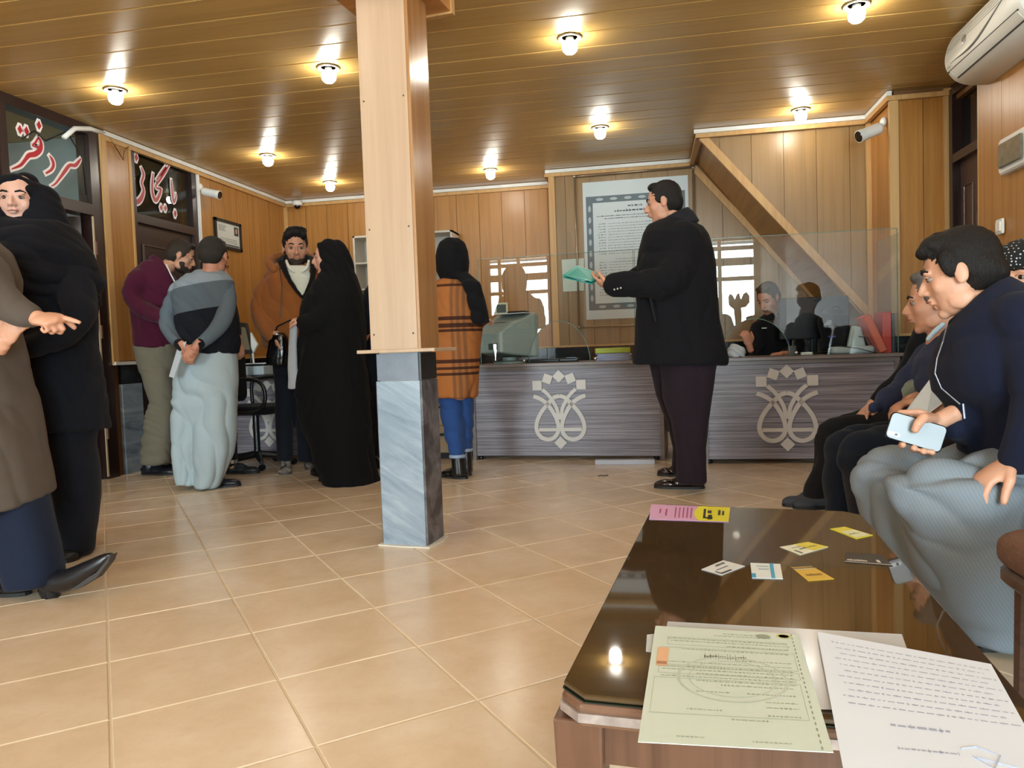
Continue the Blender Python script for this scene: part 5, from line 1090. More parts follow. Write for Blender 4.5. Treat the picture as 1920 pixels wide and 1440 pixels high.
# --- 8. woman in black headscarf and coat at the left
def scarf_woman():
    f = Fig('person', 'woman facing the camera at far left in black headscarf, long black coat and arms folded', 2.95).start(120, 1045); f.tone = 'D8AE9C'
    nk = f.P(50, 440, .04); f.head(36, 376, 0, yaw=24, pitch=3, roll=0, size=.98, neck_to=nk, ear=False, wide=1.06)
    b = f.body; f.rows(b, [(460, 20, 110, .09), (620, 40, 120, .1), (800, 60, 140, .1)]); f.limb(b, [(140, 510, 22, -.02), (150, 590, 18, -.08), (100, 640, 15, -.17), (45, 655, 11, -.2)]); f.limb(b, [(0, 520, 22, 0), (-5, 600, 18, -.06), (60, 630, 14, -.16), (110, 625, 11, -.18)])
    f.limb(b, [(75, 800, 24, .05), (92, 900, 20, .08), (130, 1030, 12, .04)]); f.limb(b, [(130, 800, 24, -.02), (138, 900, 20, 0), (143, 1025, 12, 0)])
    w = f.P(40, 650, -.2); f.hand(w, f.P(10, 642, -.2) - w, (0, .8, .3), (0, -.3, 1), curl=.4, L=.17); w = f.P(96, 622, -.12); f.hand(w, (.6, .8, .1), (0, .9, 0), (0, 0, 1), curl=.6, L=.15)
    f.finish(.0055)
    cm = cloth('navy black coat cloth', '15171F', sheen=.08)
    c = MB(); f.rows(c, [(470, 10, 128, .11), (500, -12, 160, .15), (540, -14, 176, .16), (590, -4, 172, .155), (640, 5, 172, .15), (690, 16, 180, .16), (740, 28, 186, .17), (785, 38, 190, .175), (806, 42, 191, .175)]); f.limb(c, [(140, 515, 36, -.02), (148, 570, 32, -.08), (138, 612, 27, -.14), (98, 636, 25, -.2), (52, 652, 21, -.225)]); f.limb(c, [(-2, 520, 34, 0), (-8, 590, 28, -.07), (40, 618, 26, -.16), (95, 616, 20, -.19)])
    f.wear(c, 'coat', cm, .009, 4, folds=((.006, 7, 7, 3, 71), (.003, 16, 16, 9, 3)))
    # headscarf with a face opening: hood shell behind the face and cape over the shoulders
    s_ = MB(); W, E = f.headW, f.headE
    E(s_, 0, -.034, .038, .092, .092, .098)
    E(s_, 0, -.048, .050, .090, .088, .088)
    for k in range(25):
        a = 2 * math.pi * k / 24; x = .066 * math.sin(a); z = -.006 + .096 * math.cos(a); y_ = .052 - .05 * abs(x) / .066 * .55 if z > -.06 else .05
        s_.ell(W(x * 1.16, y_ - .012, z * 1.03), (.019, .019, .019), nu=10, nv=8)
        s_.ell(W(x * 1.26, y_ - .05, z * 1.06), (.026,) * 3, nu=10, nv=8)
    f.rows(s_, [(345, 8, 88, .07, .07), (362, 2, 98, .085, .07), (385, 0, 107, .095, .065), (405, 0, 116, .105, .055), (425, 0, 128, .12, .03), (448, -6, 144, .14, .01), (472, -16, 162, .155), (500, -22, 178, .165), (530, -22, 184, .17), (556, -18, 178, .16)])
    f.loft(s_, [(150, 540, 188, 535, .05, .05), (158, 580, 184, 570, .04, .05), (156, 604, 166, 598, .02, .05)])
    f.wear(s_, 'headscarf', cloth('black scarf crepe', '101118', sheen=.05), .007, 4, folds=((.010, 4, 6, 11, 5), (.004, 12, 12, 22, 6)))
    t_ = MB(); f.rows(t_, [(790, 50, 118, .12, .05), (860, 76, 128, .11, .06), (940, 95, 150, .095, .06), (1000, 105, 158, .085, .05), (1036, 118, 160, .08, .04)]); f.rows(t_, [(790, 95, 166, .12, -.02), (860, 105, 173, .11, -.02), (930, 112, 175, .10, -.01), (980, 115, 172, .09, 0), (1036, 122, 166, .08, 0)])
    f.wear(t_, 'trousers', cloth('black navy trouser cloth', '14161F'), .009, 4, folds=((.007, 8, 8, 2.2, 7),))
    sh = M_('black flat shoe', '17191E', .4); f.shoe(f.P(150, 1045, .04) * V(1, 1, 0), f.P(118, 1052, -.12) * V(1, 1, 0), sh, .045, .07); f.shoe(f.P(135, 1040, .12) * V(1, 1, 0), f.P(95, 1048, 0) * V(1, 1, 0), sh, .045, .07)
scarf_woman()

# --- 9. person in taupe coat at the left edge, pointing
def pointing_person():
    f = Fig('person', 'person in taupe wool coat and navy trousers at the left picture edge, pointing', 2.42).start(40, 1110); f.tone = 'D2A084'
    nk = f.P(-95, 395, 0); f.head(-85, 330, 0, yaw=70, hair='thick', hcol='1A1412', neck_to=nk)
    b = f.body; f.rows(b, [(470, -150, -40, .1), (700, -130, -20, .11), (900, -110, -10, .11)]); f.limb(b, [(-40, 520, 26, -.12), (-5, 575, 19, -.16), (40, 592, 16, -.2), (60, 598, 14, -.21)]); f.limb(b, [(-140, 520, 26, .15), (-120, 640, 18, .1), (-20, 650, 15, -.05), (10, 650, 14, -.1)])
    f.limb(b, [(-20, 900, 34, 0), (20, 1000, 26, 0), (66, 1078, 14, 0)]); f.limb(b, [(-90, 900, 34, .1), (-60, 1080, 18, .15)])
    w = f.P(66, 596, -.215); f.hand(w, f.P(120, 603, -.23) - w, (0, .35, -.9), (-.1, .9, .5), curl=.9, curls=(.02, 1.1, 1.2, 1.25), L=.19, spread=.02); w = f.P(8, 640, -.1); f.hand(w, (.5, -.1, .5), (0, .9, 0), (-.5, 0, .8), curl=.4, L=.18)
    f.finish(.005)
    cm = cloth('taupe wool coat', '5A5048', var=.25, weave=700)
    c = MB(); f.loft(c, [(-150, 440, -40, 440, .13), (-185, 470, -5, 470, .18), (-190, 520, 8, 520, .2), (-180, 600, 5, 600, .2), (-170, 685, 24, 675, .2), (-165, 775, 40, 750, .21), (-165, 870, 58, 840, .22), (-165, 960, 72, 905, .225), (-165, 985, 76, 928, .225), (-165, 992, 76, 934, .225)]); f.limb(c, [(-30, 515, 46, -.1), (-8, 552, 38, -.15), (25, 578, 31, -.2), (52, 592, 25, -.215)])
    f.wear(c, 'coat', cm, .009, 4, folds=((.006, 7, 7, 4, 81), (.003, 18, 18, 10, 3)))
    t_ = MB(); f.loft(t_, [(-100, 940, 76, 925, .14, 0), (-55, 985, 88, 975, .12, 0), (-15, 1040, 102, 1035, .11, 0), (18, 1075, 108, 1075, .10, 0), (28, 1098, 104, 1092, .098, 0)]); f.rows(t_, [(930, -150, -20, .12, .15), (1060, -110, -20, .1, .18), (1100, -100, -20, .09, .18)])
    f.wear(t_, 'trousers', cloth('navy trouser cloth', '1C2438', var=.15), .009, 4, folds=((.007, 7, 7, 3, 9),))
    lt = M_('worn black shoe leather', '16161A', .3, coat=.2, var=.3); hb = onZ(92, 1128); m = MB(); g = Fig('x', '', f.Y)
    f.limb(m, [(92, 1090, 22, 0), (125, 1088, 21, 0), (165, 1068, 17, 0), (195, 1050, 12, 0), (208, 1041, 6, 0)]); so = remesh(m, 'shoe', lt, f.root, .006, 3)
    m = MB(); f.loft(m, [(74, 1104, 112, 1100, .034, 0), (84, 1126, 110, 1120, .026, 0), (86, 1133, 111, 1126, .027, 0)]); remesh(m, 'heel', lt, f.root, .005, 1)
    m = MB(); m.prism([f.P(x, y - 4, -.018) for x, y in ((104, 1113), (146, 1108), (180, 1088), (203, 1058), (208, 1044), (200, 1054), (180, 1078), (146, 1098), (104, 1104))], (0, .036, 0)); m.build('sole', M_('dark sole edge', '3A3634', .6), so)
    p = onZ(-45, 1112); f.shoe(p, p + V(.24, .0, 0), lt, .045, .07)
pointing_person()

# --- 10. person mostly hidden behind the man in the grey sweater
def behind_grey():
    f = Fig('person', 'person in black almost hidden behind the man in the grey sweater, one shoe showing', 4.90).start(440, 885); f.tone = 'B98A70'
    nk = f.P(402, 532, 0); f.head(404, 500, 0, yaw=100, pitch=20, hair='short', hcol='16120F', neck_to=nk, size=.9)
    b = f.body; f.rows(b, [(545, 385, 425, .08), (680, 392, 430, .09)]); f.limb(b, [(425, 560, 8, 0), (436, 610, 7, -.06), (445, 640, 5.5, -.12)]); f.limb(b, [(425, 690, 10, 0), (433, 780, 9, 0), (434, 875, 6, 0)]); f.limb(b, [(400, 690, 10, .1), (402, 870, 6, .1)])
    w = f.P(447, 642, -.12); f.hand(w, (.1, -.1, -1), (-.6, .6, 0), (-.5, -.7, 0), curl=.5, L=.18)
    f.finish(.0068)
    c = MB(); f.rows(c, [(535, 385, 422, .07), (548, 375, 434, .11), (600, 376, 444, .13), (650, 384, 446, .14), (668, 388, 444, .135)]); f.limb(c, [(427, 562, 12, 0), (436, 600, 11, -.04), (444, 630, 9, -.11)]); f.wear(c, 'jacket', BLK, .01, 3)
    t_ = MB(); f.rows(t_, [(660, 390, 444, .12), (720, 405, 442, .09), (800, 414, 441, .08), (868, 420, 441, .07)]); f.rows(t_, [(660, 385, 420, .12, .1), (868, 390, 415, .07, .12)]); f.wear(t_, 'trousers', BLK, .01, 3)
    lt = M_('worn grey black shoe', '25272C', .5); f.shoe(onZ(425, 888), onZ(487, 887), lt, .05, .08); m = MB(); m.lathe(f.P(434, 868, 0), [(.046, 0), (.046, .025)], 18); m.build('ankle_band', M_('silver band', 'C9C4BC', .2, .8), f.root)
behind_grey()
# ================================================================ seated people on the right
def seat_man_near():
    f = Fig('person', 'seated man nearest the camera, navy jacket and baggy grey trousers, holding a phone', 2.30).start(1850, 900); f.tone = 'D0A084'
    nk = f.P(1842, 600, .02); f.head(1799, 513, 0, yaw=-114, pitch=14, hair='thick', hcol='15110F', neck_to=nk, size=.99)
    b = f.body; f.loft(b, [(1800, 620, 1920, 590, .10), (1800, 740, 1950, 740, .12), (1850, 840, 1960, 860, .12)])
    f.limb(b, [(1915, 640, 34, -.17), (1945, 760, 28, -.24), (1915, 840, 22, -.26), (1895, 868, 20, -.25)]); f.limb(b, [(1850, 640, 32, .17), (1850, 760, 28, .22), (1800, 790, 22, .04), (1770, 790, 19, -.08)])
    f.limb(b, [(1920, 910, 42, -.1), (1735, 925, 38, -.14), (1740, 1060, 30, -.08), (1845, 1190, 18, -.05)]); f.limb(b, [(1880, 890, 42, .1), (1650, 895, 38, .12), (1680, 1010, 28, .12), (1745, 1135, 16, .12)])
    w = f.P(1762, 789, -.09); f.hand(w, f.P(1716, 812, -.10) - w, (0, .8, .2), (-.3, .2, 1), curl=.75, curls=(.3, .4, .4, .5), L=.16, radius=1.05)
    w = f.P(1897, 866, -.25); f.hand(w, (-.75, -.05, -.5), (.1, .1, -1), (0, -1, 0), curl=.45, L=.185)
    f.limb(b, [(1750, 788, 19, -.10), (1732, 784, 16, -.14), (1719, 797, 15, -.155)]) if False else None
    for q in ([(1752, 786, .016, -.10), (1732, 783, .0135, -.150), (1721, 795, .0125, -.160), (1716, 806, .0105, -.158)], [(1700, 818, .0095, -.09), (1690, 836, .0098, -.12), (1693, 834, .0095, -.145)], [(1722, 826, .0095, -.09), (1712, 843, .0100, -.12), (1714, 840, .0098, -.15)], [(1738, 832, .0095, -.09), (1730, 848, .0100, -.12), (1732, 846, .0096, -.155)], [(1752, 836, .0090, -.09), (1746, 850, .0092, -.12), (1748, 848, .009, -.155)]):
        pp = [f.P(x, y, dy) for x, y, r, dy in q]; b.tube(pp, [r for x, y, r, dy in q], 12); b.ell(pp[-1], (q[-1][2],) * 3, nu=12, nv=8)
    f.finish(.0046)
    c = MB(); f.loft(c, [(1786, 606, 1886, 524, .105, .01), (1772, 622, 1925, 552, .16, .0), (1760, 655, 1960, 600, .21), (1752, 695, 1985, 660, .235), (1760, 735, 2000, 720, .24), (1795, 770, 2008, 780, .235), (1808, 815, 2008, 830, .23), (1812, 848, 2005, 868, .22)])
    f.limb(c, [(1918, 612, 62, -.16), (1952, 690, 58, -.23), (1955, 770, 52, -.27), (1935, 825, 42, -.28), (1912, 858, 34, -.26)]); f.limb(c, [(1850, 640, 60, .15), (1862, 730, 54, .20), (1850, 782, 46, .1), (1815, 796, 38, -.02), (1787, 796, 31, -.07)])
    nv = cloth('navy jersey jacket', '161B30', sheen=.1, bump=.15); j = f.wear(c, 'jacket', nv, .008, 4, folds=((.010, 6, 6, 5, 91), (.004, 13, 13, 13, 3)))
    c = MB(); f.loft(c, [(1776, 612, 1880, 520, .088, .01), (1780, 600, 1868, 532, .075, .01)]); remesh(c, 'collar', nv, f.root, .007, 2)
    m = MB(); m.tube([f.P(1775, 612, -.06), f.P(1768, 640, -.11), f.P(1757, 672, -.13), f.P(1753, 700, -.14), f.P(1765, 728, -.15), f.P(1800, 758, -.17)], .0018, 8); z_ = m.build('zip', M_('silver zip', '8C909A', .35, .7), j)
    m = MB(); m.tube([f.P(1806, 757, -.185), f.P(1809, 785, -.19)], .003, 6); m.build('zip_pull', MATS['silver zip'], j)
    t_ = MB(); f.limb(t_, [(1925, 905, 64, -.10), (1850, 905, 62, -.13), (1760, 918, 54, -.15), (1722, 940, 52, -.15)]); f.limb(t_, [(1880, 892, 54, .1), (1780, 886, 50, .12), (1690, 888, 48, .13), (1652, 902, 47, .13)])
    f.limb(t_, [(1905, 905, 64, 0), (1940, 890, 70, 0)])
    f.rows(t_, [(905, 1668, 1915, .13, -.14), (950, 1672, 1908, .15, -.13), (1000, 1683, 1903, .155, -.12), (1050, 1705, 1898, .15, -.1), (1095, 1732, 1896, .14, -.08), (1135, 1762, 1898, .125, -.06), (1165, 1790, 1902, .11, -.05), (1185, 1797, 1904, .10, -.05), (1205, 1802, 1902, .095, -.05)])
    f.rows(t_, [(890, 1605, 1700, .11, .13), (940, 1619, 1710, .11, .13), (1000, 1635, 1730, .11, .12), (1060, 1672, 1765, .1, .12), (1110, 1712, 1790, .09, .12), (1136, 1735, 1800, .085, .12)])
    t = NT('pinstriped grey blue cloth'); v = t.coord(scale=(1, 1, 1), rot=(0, .5, .3)); w_ = t.n('ShaderNodeTexWave', wave_type='BANDS', bands_direction='X'); w_.inputs['Scale'].default_value = 38; w_.inputs['Distortion'].default_value = .3; t.l(v, w_.inputs['Vector'])
    g = t.noise(t.coord(), 500, 2, .7); cc = t.mix(w_.outputs['Fac'], lin('7C8690'), lin('868F97')); cc = t.mix(t.math('MULTIPLY', g, .5), cc, lin('727B84')); t.l(cc, t.b.inputs['Base Color']); t.b.inputs['Roughness'].default_value = .9; t.b.inputs['Specular IOR Level'].default_value = .15; t.bump(g, .2, .003)
    f.wear(t_, 'trousers', t.m, .0085, 4, folds=((.022, 4.5, 4.5, 3.2, 22), (.010, 9, 9, 7, 12), (.003, 20, 20, 16, 2)))
    lt = M_('black boot leather', '0E0E10', .3, coat=.2); f.shoe(f.P(1890, 1235, -.05) * V(1, 1, 0), f.P(1772, 1215, -.05) * V(1, 1, 0), lt, .052, .10, name='boot'); p = f.P(1790, 1170, .12); p.z = 0; f.shoe(p, p + V(-.26, .0, 0), lt, .05, .1, name='boot')
    # phone
    q = [f.P(1671, 776, -.125), f.P(1776, 807, -.135), f.P(1762, 840, -.14), f.P(1658, 813, -.13)]; U = (q[1] - q[0]); Vv = (q[3] - q[0]); Vv = Vv - U.normalized() * Vv.dot(U.normalized()); c0 = q[0] + U / 2 + Vv / 2; n_ = U.cross(Vv).normalized(); n_ = n_ if n_.y < 0 else -n_
    R = Matrix((U.normalized(), Vv.normalized(), n_)).transposed(); r = empty('phone', c0, 'silver smartphone with dark edge in the hands of the nearest seated man', 'phone')
    m = MB(); m.rbox(c0, (U.length, .074, .009), .012, R=R); m.build('phone_case', M_('black phone edge', '0C0D10', .2), r)
    m = MB(); m.rbox(c0 + n_ * .0045, (U.length - .006, .069, .0016), .010, R=R); m.build('back_glass', M_('silver phone glass', '8C959C', .35, .0, var=.15, nscale=14), r)
    m = MB(); m.rbox(c0 + n_ * .006 - U.normalized() * (U.length / 2 - .02) + Vv.normalized() * .022, (.032, .011, .0016), .005, R=R); cb = m.build('camera_bar', M_('pale camera bar', 'DDE6EA', .15), r)
    m = MB(); m.lathe(c0 + n_ * .007 - U.normalized() * (U.length / 2 - .026) + Vv.normalized() * .022, [(.004, 0), (.004, .001)], 12, axis=n_); m.build('camera_lens', M_BLACKP, cb)
seat_man_near()
def seat_man_mid():
    f = Fig('person', 'older seated man in blue-grey jacket, in profile behind the nearest man, holding a white paper', 3.12).start(1740, 830); f.tone = 'C08E72'
    nk = f.P(1772, 640, 0); f.head(1752, 566, 0, yaw=-108, pitch=6, hair='short', hcol='5A5450', neck_to=nk, size=1.0)
    b = f.body; f.loft(b, [(1750, 650, 1830, 650, .1), (1760, 780, 1850, 780, .11)]); f.limb(b, [(1790, 670, 20, -.16), (1790, 745, 17, -.2), (1740, 760, 13, -.16), (1725, 762, 12, -.15)]); f.limb(b, [(1770, 670, 20, .16), (1730, 740, 15, .12), (1700, 752, 12, .02)])
    f.limb(b, [(1810, 830, 26, -.1), (1625, 838, 22, -.1), (1614, 960, 12, -.1)]); f.limb(b, [(1800, 820, 26, .1), (1605, 832, 22, .12), (1578, 950, 12, .12)])
    w = f.P(1712, 750, .0); f.hand(w, f.P(1664, 772, -.05) - w, (.2, -.2, -.9), (0, -.4, .9), curl=.5, L=.19); w = f.P(1782, 754, -.2); f.hand(w, f.P(1740, 775, -.17) - w, (0, .8, -.4), (-.2, 0, 1), curl=.4, L=.18)
    f.finish(.006)
    c = MB(); f.loft(c, [(1746, 632, 1800, 618, .09), (1738, 648, 1840, 630, .15), (1722, 672, 1860, 665, .19), (1715, 720, 1862, 720, .2), (1735, 790, 1862, 800, .2)]); f.limb(c, [(1745, 672, 32, .13), (1708, 714, 27, .11), (1680, 738, 22, .07), (1656, 756, 17, .03), (1640, 764, 12, .0)]); f.limb(c, [(1795, 680, 32, -.15), (1805, 740, 26, -.2), (1790, 756, 20, -.2)])
    f.wear(c, 'jacket', cloth('blue grey marl jacket', '2C3450', var=.3), .009, 4, folds=((.007, 9, 9, 8, 3), (.003, 22, 22, 20, 2)))
    for q_ in ([(1768, 608, 5, -.07), (1752, 622, 5, -.08), (1740, 636, 4.5, -.08)], [(1768, 608, 5, .05), (1748, 626, 5, .05)]): m = MB(); f.limb(m, q_); remesh(m, 'shirt_collar', M_('pale blue shirt', 'A9BDCB', .8), f.root, .006, 1)
    m = MB(); f.limb(m, [(1688, 742, 13, .05), (1712, 726, 15, .05), (1728, 722, 15, .04)]); remesh(m, 'cuff', cloth('grey green cuff', '7D8578'), f.root, .007, 2)
    t_ = MB(); f.limb(t_, [(1820, 830, 36, -.1), (1710, 826, 34, -.1), (1622, 838, 34, -.1), (1600, 862, 32, -.1)]); f.limb(t_, [(1800, 820, 36, .12), (1660, 822, 32, .12), (1585, 832, 30, .12), (1575, 860, 28, .12)])
    f.rows(t_, [(850, 1574, 1634, .085, -.1), (900, 1580, 1638, .08, -.1), (960, 1592, 1640, .075, -.1), (1000, 1600, 1642, .07, -.1)]); f.rows(t_, [(850, 1548, 1606, .08, .12), (900, 1545, 1600, .075, .12), (960, 1548, 1596, .07, .12)])
    f.wear(t_, 'trousers', cloth('dark slate denim', '161C28'), .009, 4, folds=((.006, 9, 9, 6, 8),)); lt = M_('dark leather shoe', '1B1D24', .35)
    for dy, px in ((-.1, 1622), (.12, 1575)): p = f.P(px, 1020, dy); p.z = 0; f.shoe(p, p + V(-.27, -.02, 0), lt)
    q = [f.P(1752, 700, -.23), f.P(1786, 742, -.24), f.P(1738, 778, -.24), f.P(1690, 782, -.2)]; r = empty('paper', q[3], 'white printed sheet held by the older seated man', 'paper'); m = MB(); m.prism(q, (0, .0015, .0005)); m.build('sheet', M_('white paper', 'E2E8EA', .6), r)
    m = MB(); rnd = random.Random(3)
    for v0, u0, u1 in ((.35, .25, .8), (.68, .3, .55)):
        u = u0
        while u < u1:
            l = rnd.uniform(.03, .08); A = lambda a, c_: q[0].lerp(q[1], a).lerp(q[3].lerp(q[2], a), c_) + V(0, -.0006, 0); m.add([A(u, v0), A(u + l, v0), A(u + l, v0 + .03), A(u, v0 + .03)], [(0, 1, 2, 3)]); u += l + .02
    m.build('print_rows', M_('grey print', '76838A', .5), r)['kind'] = 'stuff'
seat_man_mid()
def seat_man_far():
    f = Fig('person', 'dark-haired seated man farthest along the row, mostly hidden behind the other two', 3.92).start(1740, 800); f.tone = 'C79A80'
    nk = f.P(1776, 540, 0); f.head(1780, 482, 0, yaw=-108, pitch=8, hair='thick', hcol='221611', neck_to=nk)
    b = f.body; f.loft(b, [(1750, 560, 1810, 560, .1), (1760, 730, 1820, 730, .11)]); f.limb(b, [(1760, 590, 16, -.12), (1700, 700, 12, -.1), (1650, 745, 9, -.08), (1636, 758, 8, -.08)])
    f.limb(b, [(1780, 770, 22, -.1), (1570, 800, 18, -.1), (1540, 925, 11, -.1)]); f.limb(b, [(1780, 770, 22, .1), (1590, 800, 18, .1), (1570, 920, 11, .1)]); w = f.P(1638, 756, -.08); f.hand(w, f.P(1618, 772, -.08) - w, (.1, -.2, -1), (0, -1, .3), curl=.5)
    f.finish(.0065)
    c = MB(); f.loft(c, [(1756, 540, 1800, 540, .09), (1738, 556, 1830, 556, .15), (1725, 600, 1840, 600, .19), (1722, 680, 1842, 680, .19), (1722, 770, 1845, 780, .19)]); f.limb(c, [(1752, 590, 24, -.12), (1722, 655, 22, -.12), (1690, 705, 18, -.1), (1656, 738, 14, -.08), (1644, 750, 11, -.08)])
    f.wear(c, 'jacket', cloth('dark quilted jacket', '15181E'), .009, 4)
    t_ = MB(); f.limb(t_, [(1780, 780, 27, -.1), (1660, 795, 26, -.1), (1565, 808, 24, -.1), (1552, 830, 23, -.1)]); f.limb(t_, [(1780, 775, 27, .12), (1660, 785, 26, .12), (1590, 800, 24, .12)]); f.rows(t_, [(820, 1531, 1582, .075, -.1), (870, 1528, 1568, .07, -.1), (910, 1510, 1556, .07, -.1), (930, 1506, 1552, .068, -.1)]); f.rows(t_, [(810, 1566, 1618, .075, .12), (925, 1556, 1596, .068, .12)])
    f.wear(t_, 'trousers', BLK, .009, 4, folds=((.005, 9, 9, 6, 8),)); lt = M_('grey suede trainer', '3C414A', .8); f.shoe(onZ(1548, 950), onZ(1466, 948), lt, .05, .09); p = f.P(1585, 935, .12); p.z = 0; f.shoe(p, p + V(-.26, -.02, 0), lt)
seat_man_far()
def cap_person():
    f = Fig('person', 'person in black cap dotted with white, at the right picture edge behind the nearest man', 2.76).start(1925, 860); f.tone = 'D0A084'
    nk = f.P(1925, 585, 0); f.head(1918, 524, 0, yaw=-50, pitch=0, neck_to=nk, size=1.0); b = f.body; f.loft(b, [(1890, 610, 1970, 610, .1), (1890, 800, 1970, 800, .11)]); f.limb(b, [(1900, 630, 20, -.15), (1890, 730, 16, -.14), (1850, 790, 12, -.05)]); f.limb(b, [(1950, 630, 20, .15), (1950, 730, 16, .12), (1880, 790, 12, .08)])
    f.limb(b, [(1940, 840, 28, -.09), (1760, 845, 24, -.09), (1775, 1040, 13, -.09)]); f.limb(b, [(1940, 840, 28, .09), (1765, 845, 24, .09), (1780, 1030, 13, .09)]); f.finish(.0065)
    c = MB(); f.loft(c, [(1895, 590, 1960, 590, .1), (1872, 612, 1985, 612, .16), (1868, 680, 1990, 680, .18), (1870, 850, 1990, 850, .19)]); f.limb(c, [(1892, 640, 28, -.12), (1885, 730, 24, -.12), (1858, 780, 18, -.06)]); f.wear(c, 'jacket', cloth('dark quilted jacket', '15181E'), .01, 3)
    t_ = MB(); f.limb(t_, [(1940, 845, 36, -.09), (1840, 850, 34, -.09), (1768, 858, 31, -.09), (1768, 930, 25, -.09), (1775, 1030, 20, -.09)]); f.limb(t_, [(1940, 845, 36, .1), (1840, 850, 34, .1), (1775, 858, 31, .1), (1780, 1020, 20, .1)]); f.wear(t_, 'trousers', BLK, .01, 3); lt = M_('dark leather shoe', '1B1D24', .35)
    for dy in (-.09, .1): p = f.P(1785, 1060, dy); p.z = 0; f.shoe(p, p + V(-.26, 0, 0), lt)
    t = NT('black cap cloth with white dots'); v = t.coord(); vo = t.n('ShaderNodeTexVoronoi', feature='F1'); vo.inputs['Scale'].default_value = 95; vo.inputs['Randomness'].default_value = .25; t.l(v, vo.inputs['Vector']); t.l(t.mix(t.math('LESS_THAN', vo.outputs['Distance'], .26), lin('101114'), lin('C9CDD0')), t.b.inputs['Base Color']); t.b.inputs['Roughness'].default_value = .9
    m = MB(); W, E = f.headW, f.headE; E(m, 0, -.012, .058, .086, .104, .078); c_ = remesh(m, 'cap', t.m, f.root, .006, 2)
cap_person()
def clerk():
    f = Fig('person', 'clerk in black bent over the right-hand desk, seen through the arched glass opening', 6.15).start(1450, 760); f.tone = 'C08A70'
    nk = f.P(1452, 596, .05); f.head(1440, 560, 0, yaw=-40, pitch=28, hair='short', hcol='0F0D0C', neck_to=nk); b = f.body; f.loft(b, [(1430, 620, 1475, 620, .1, .1), (1440, 760, 1480, 760, .1, .25)]); f.limb(b, [(1425, 620, 10, 0), (1412, 655, 9, -.08), (1404, 648, 7, -.16)]); f.limb(b, [(1478, 620, 10, .1), (1492, 655, 8, .0), (1470, 668, 7, -.15)])
    f.limb(b, [(1450, 780, 16, .2), (1440, 790, 14, -.1), (1438, 850, 9, -.1)]); f.limb(b, [(1475, 780, 16, .2), (1480, 790, 14, -.1), (1480, 850, 9, -.1)]); w = f.P(1405, 648, -.16); f.hand(w, f.P(1398, 625, -.18) - w, (-.3, .9, 0), (1, 0, .4), curl=.6, L=.18); w = f.P(1468, 664, -.16); f.hand(w, (-.9, -.3, 0), (0, 0, -1), (0, -1, 0), curl=.4); f.finish(.0068)
    c = MB(); f.rows(c, [(588, 1436, 1474, .08, .05), (600, 1420, 1486, .14, .05), (630, 1408, 1494, .17, .08), (665, 1405, 1498, .18, .12), (760, 1425, 1495, .18, .25)]); f.limb(c, [(1424, 618, 17, -.02), (1413, 648, 15, -.08), (1408, 652, 11, -.13)]); f.limb(c, [(1482, 620, 17, .06), (1494, 652, 14, 0), (1474, 664, 11, -.1)]); j = f.wear(c, 'jacket', BLK, .01, 3)
    m = MB(); p = f.P(1436, 616, -.15); m.b2((p.x - .03, p.y - .004, p.z), (p.x + .005, p.y, p.z + .008)); m.build('chest_tag', M_('white tag', 'D0D0D0', .6), j)
    t_ = MB(); f.limb(t_, [(1460, 780, 22, .25), (1440, 792, 18, -.1), (1438, 850, 14, -.1)]); f.limb(t_, [(1475, 780, 22, .25), (1482, 792, 18, -.1), (1480, 850, 14, -.1)]); f.wear(t_, 'trousers', BLK, .01, 3)
    lt = M_('dark leather shoe', '1B1D24', .35)
    for px in (1438, 1480): p = f.P(px, 860, -.1); p.z = 0; f.shoe(p, p + V(-.02, -.26, 0), lt)
    return f
clerk()
# ================================================================ chairs along the right wall
def chair(label, yc, x0=.72, tone='5A4034', fab='6A4A38'):
    r = empty('waiting_chair', (x0 + .27, yc, 0), label, 'chair', 'waiting chairs along the right wall'); wd = wood_panel('dark brown chair wood ' + tone, tone, '2E1E18', 'x', .35, .4); fb = M_('brown woven upholstery ' + fab, fab, .85, var=.3, nscale=60, bump=.8, bscale=130)
    m = MB(); m.rbox((x0 + .27, yc, .425), (.54, .50, .07), .09, seg=6); m.build('seat', fb, r, smooth=False, bevel=.012); m = MB(); m.rbox((x0 + .27, yc, .375), (.53, .49, .035), .09, seg=6); m.build('seat_frame', wd, r)
    R = Matrix.Rotation(math.radians(12), 3, 'Y'); m = MB(); m.rbox((x0 + .58, yc, .72), (.06, .46, .50), .03, R=R, axis=0); m.build('backrest', fb, r)
    for sx, sy in ((.07, -.21), (.07, .21), (.5, -.21), (.5, .21)): m = MB(); m.tube([(x0 + sx, yc + sy, .37), (x0 + sx + (.02 if sx > .3 else -.01), yc + sy, 0.0)], [.022, .016], 8); m.build('leg', wd, r)
    return r
chair('empty brown upholstered chair, its rounded seat corner at the right picture edge', 1.50, x0=.685); chair('dark wooden chair under the nearest seated man', 2.33, x0=.93, fab='2A2422'); chair('dark wooden chair under the person in the dotted cap', 2.88, x0=1.15, fab='2A2422')
chair('dark wooden chair under the older man in the blue-grey jacket', 3.42, x0=1.0, fab='2A2422'); chair('dark wooden chair under the farthest seated man', 4.05, x0=1.05, fab='2A2422')

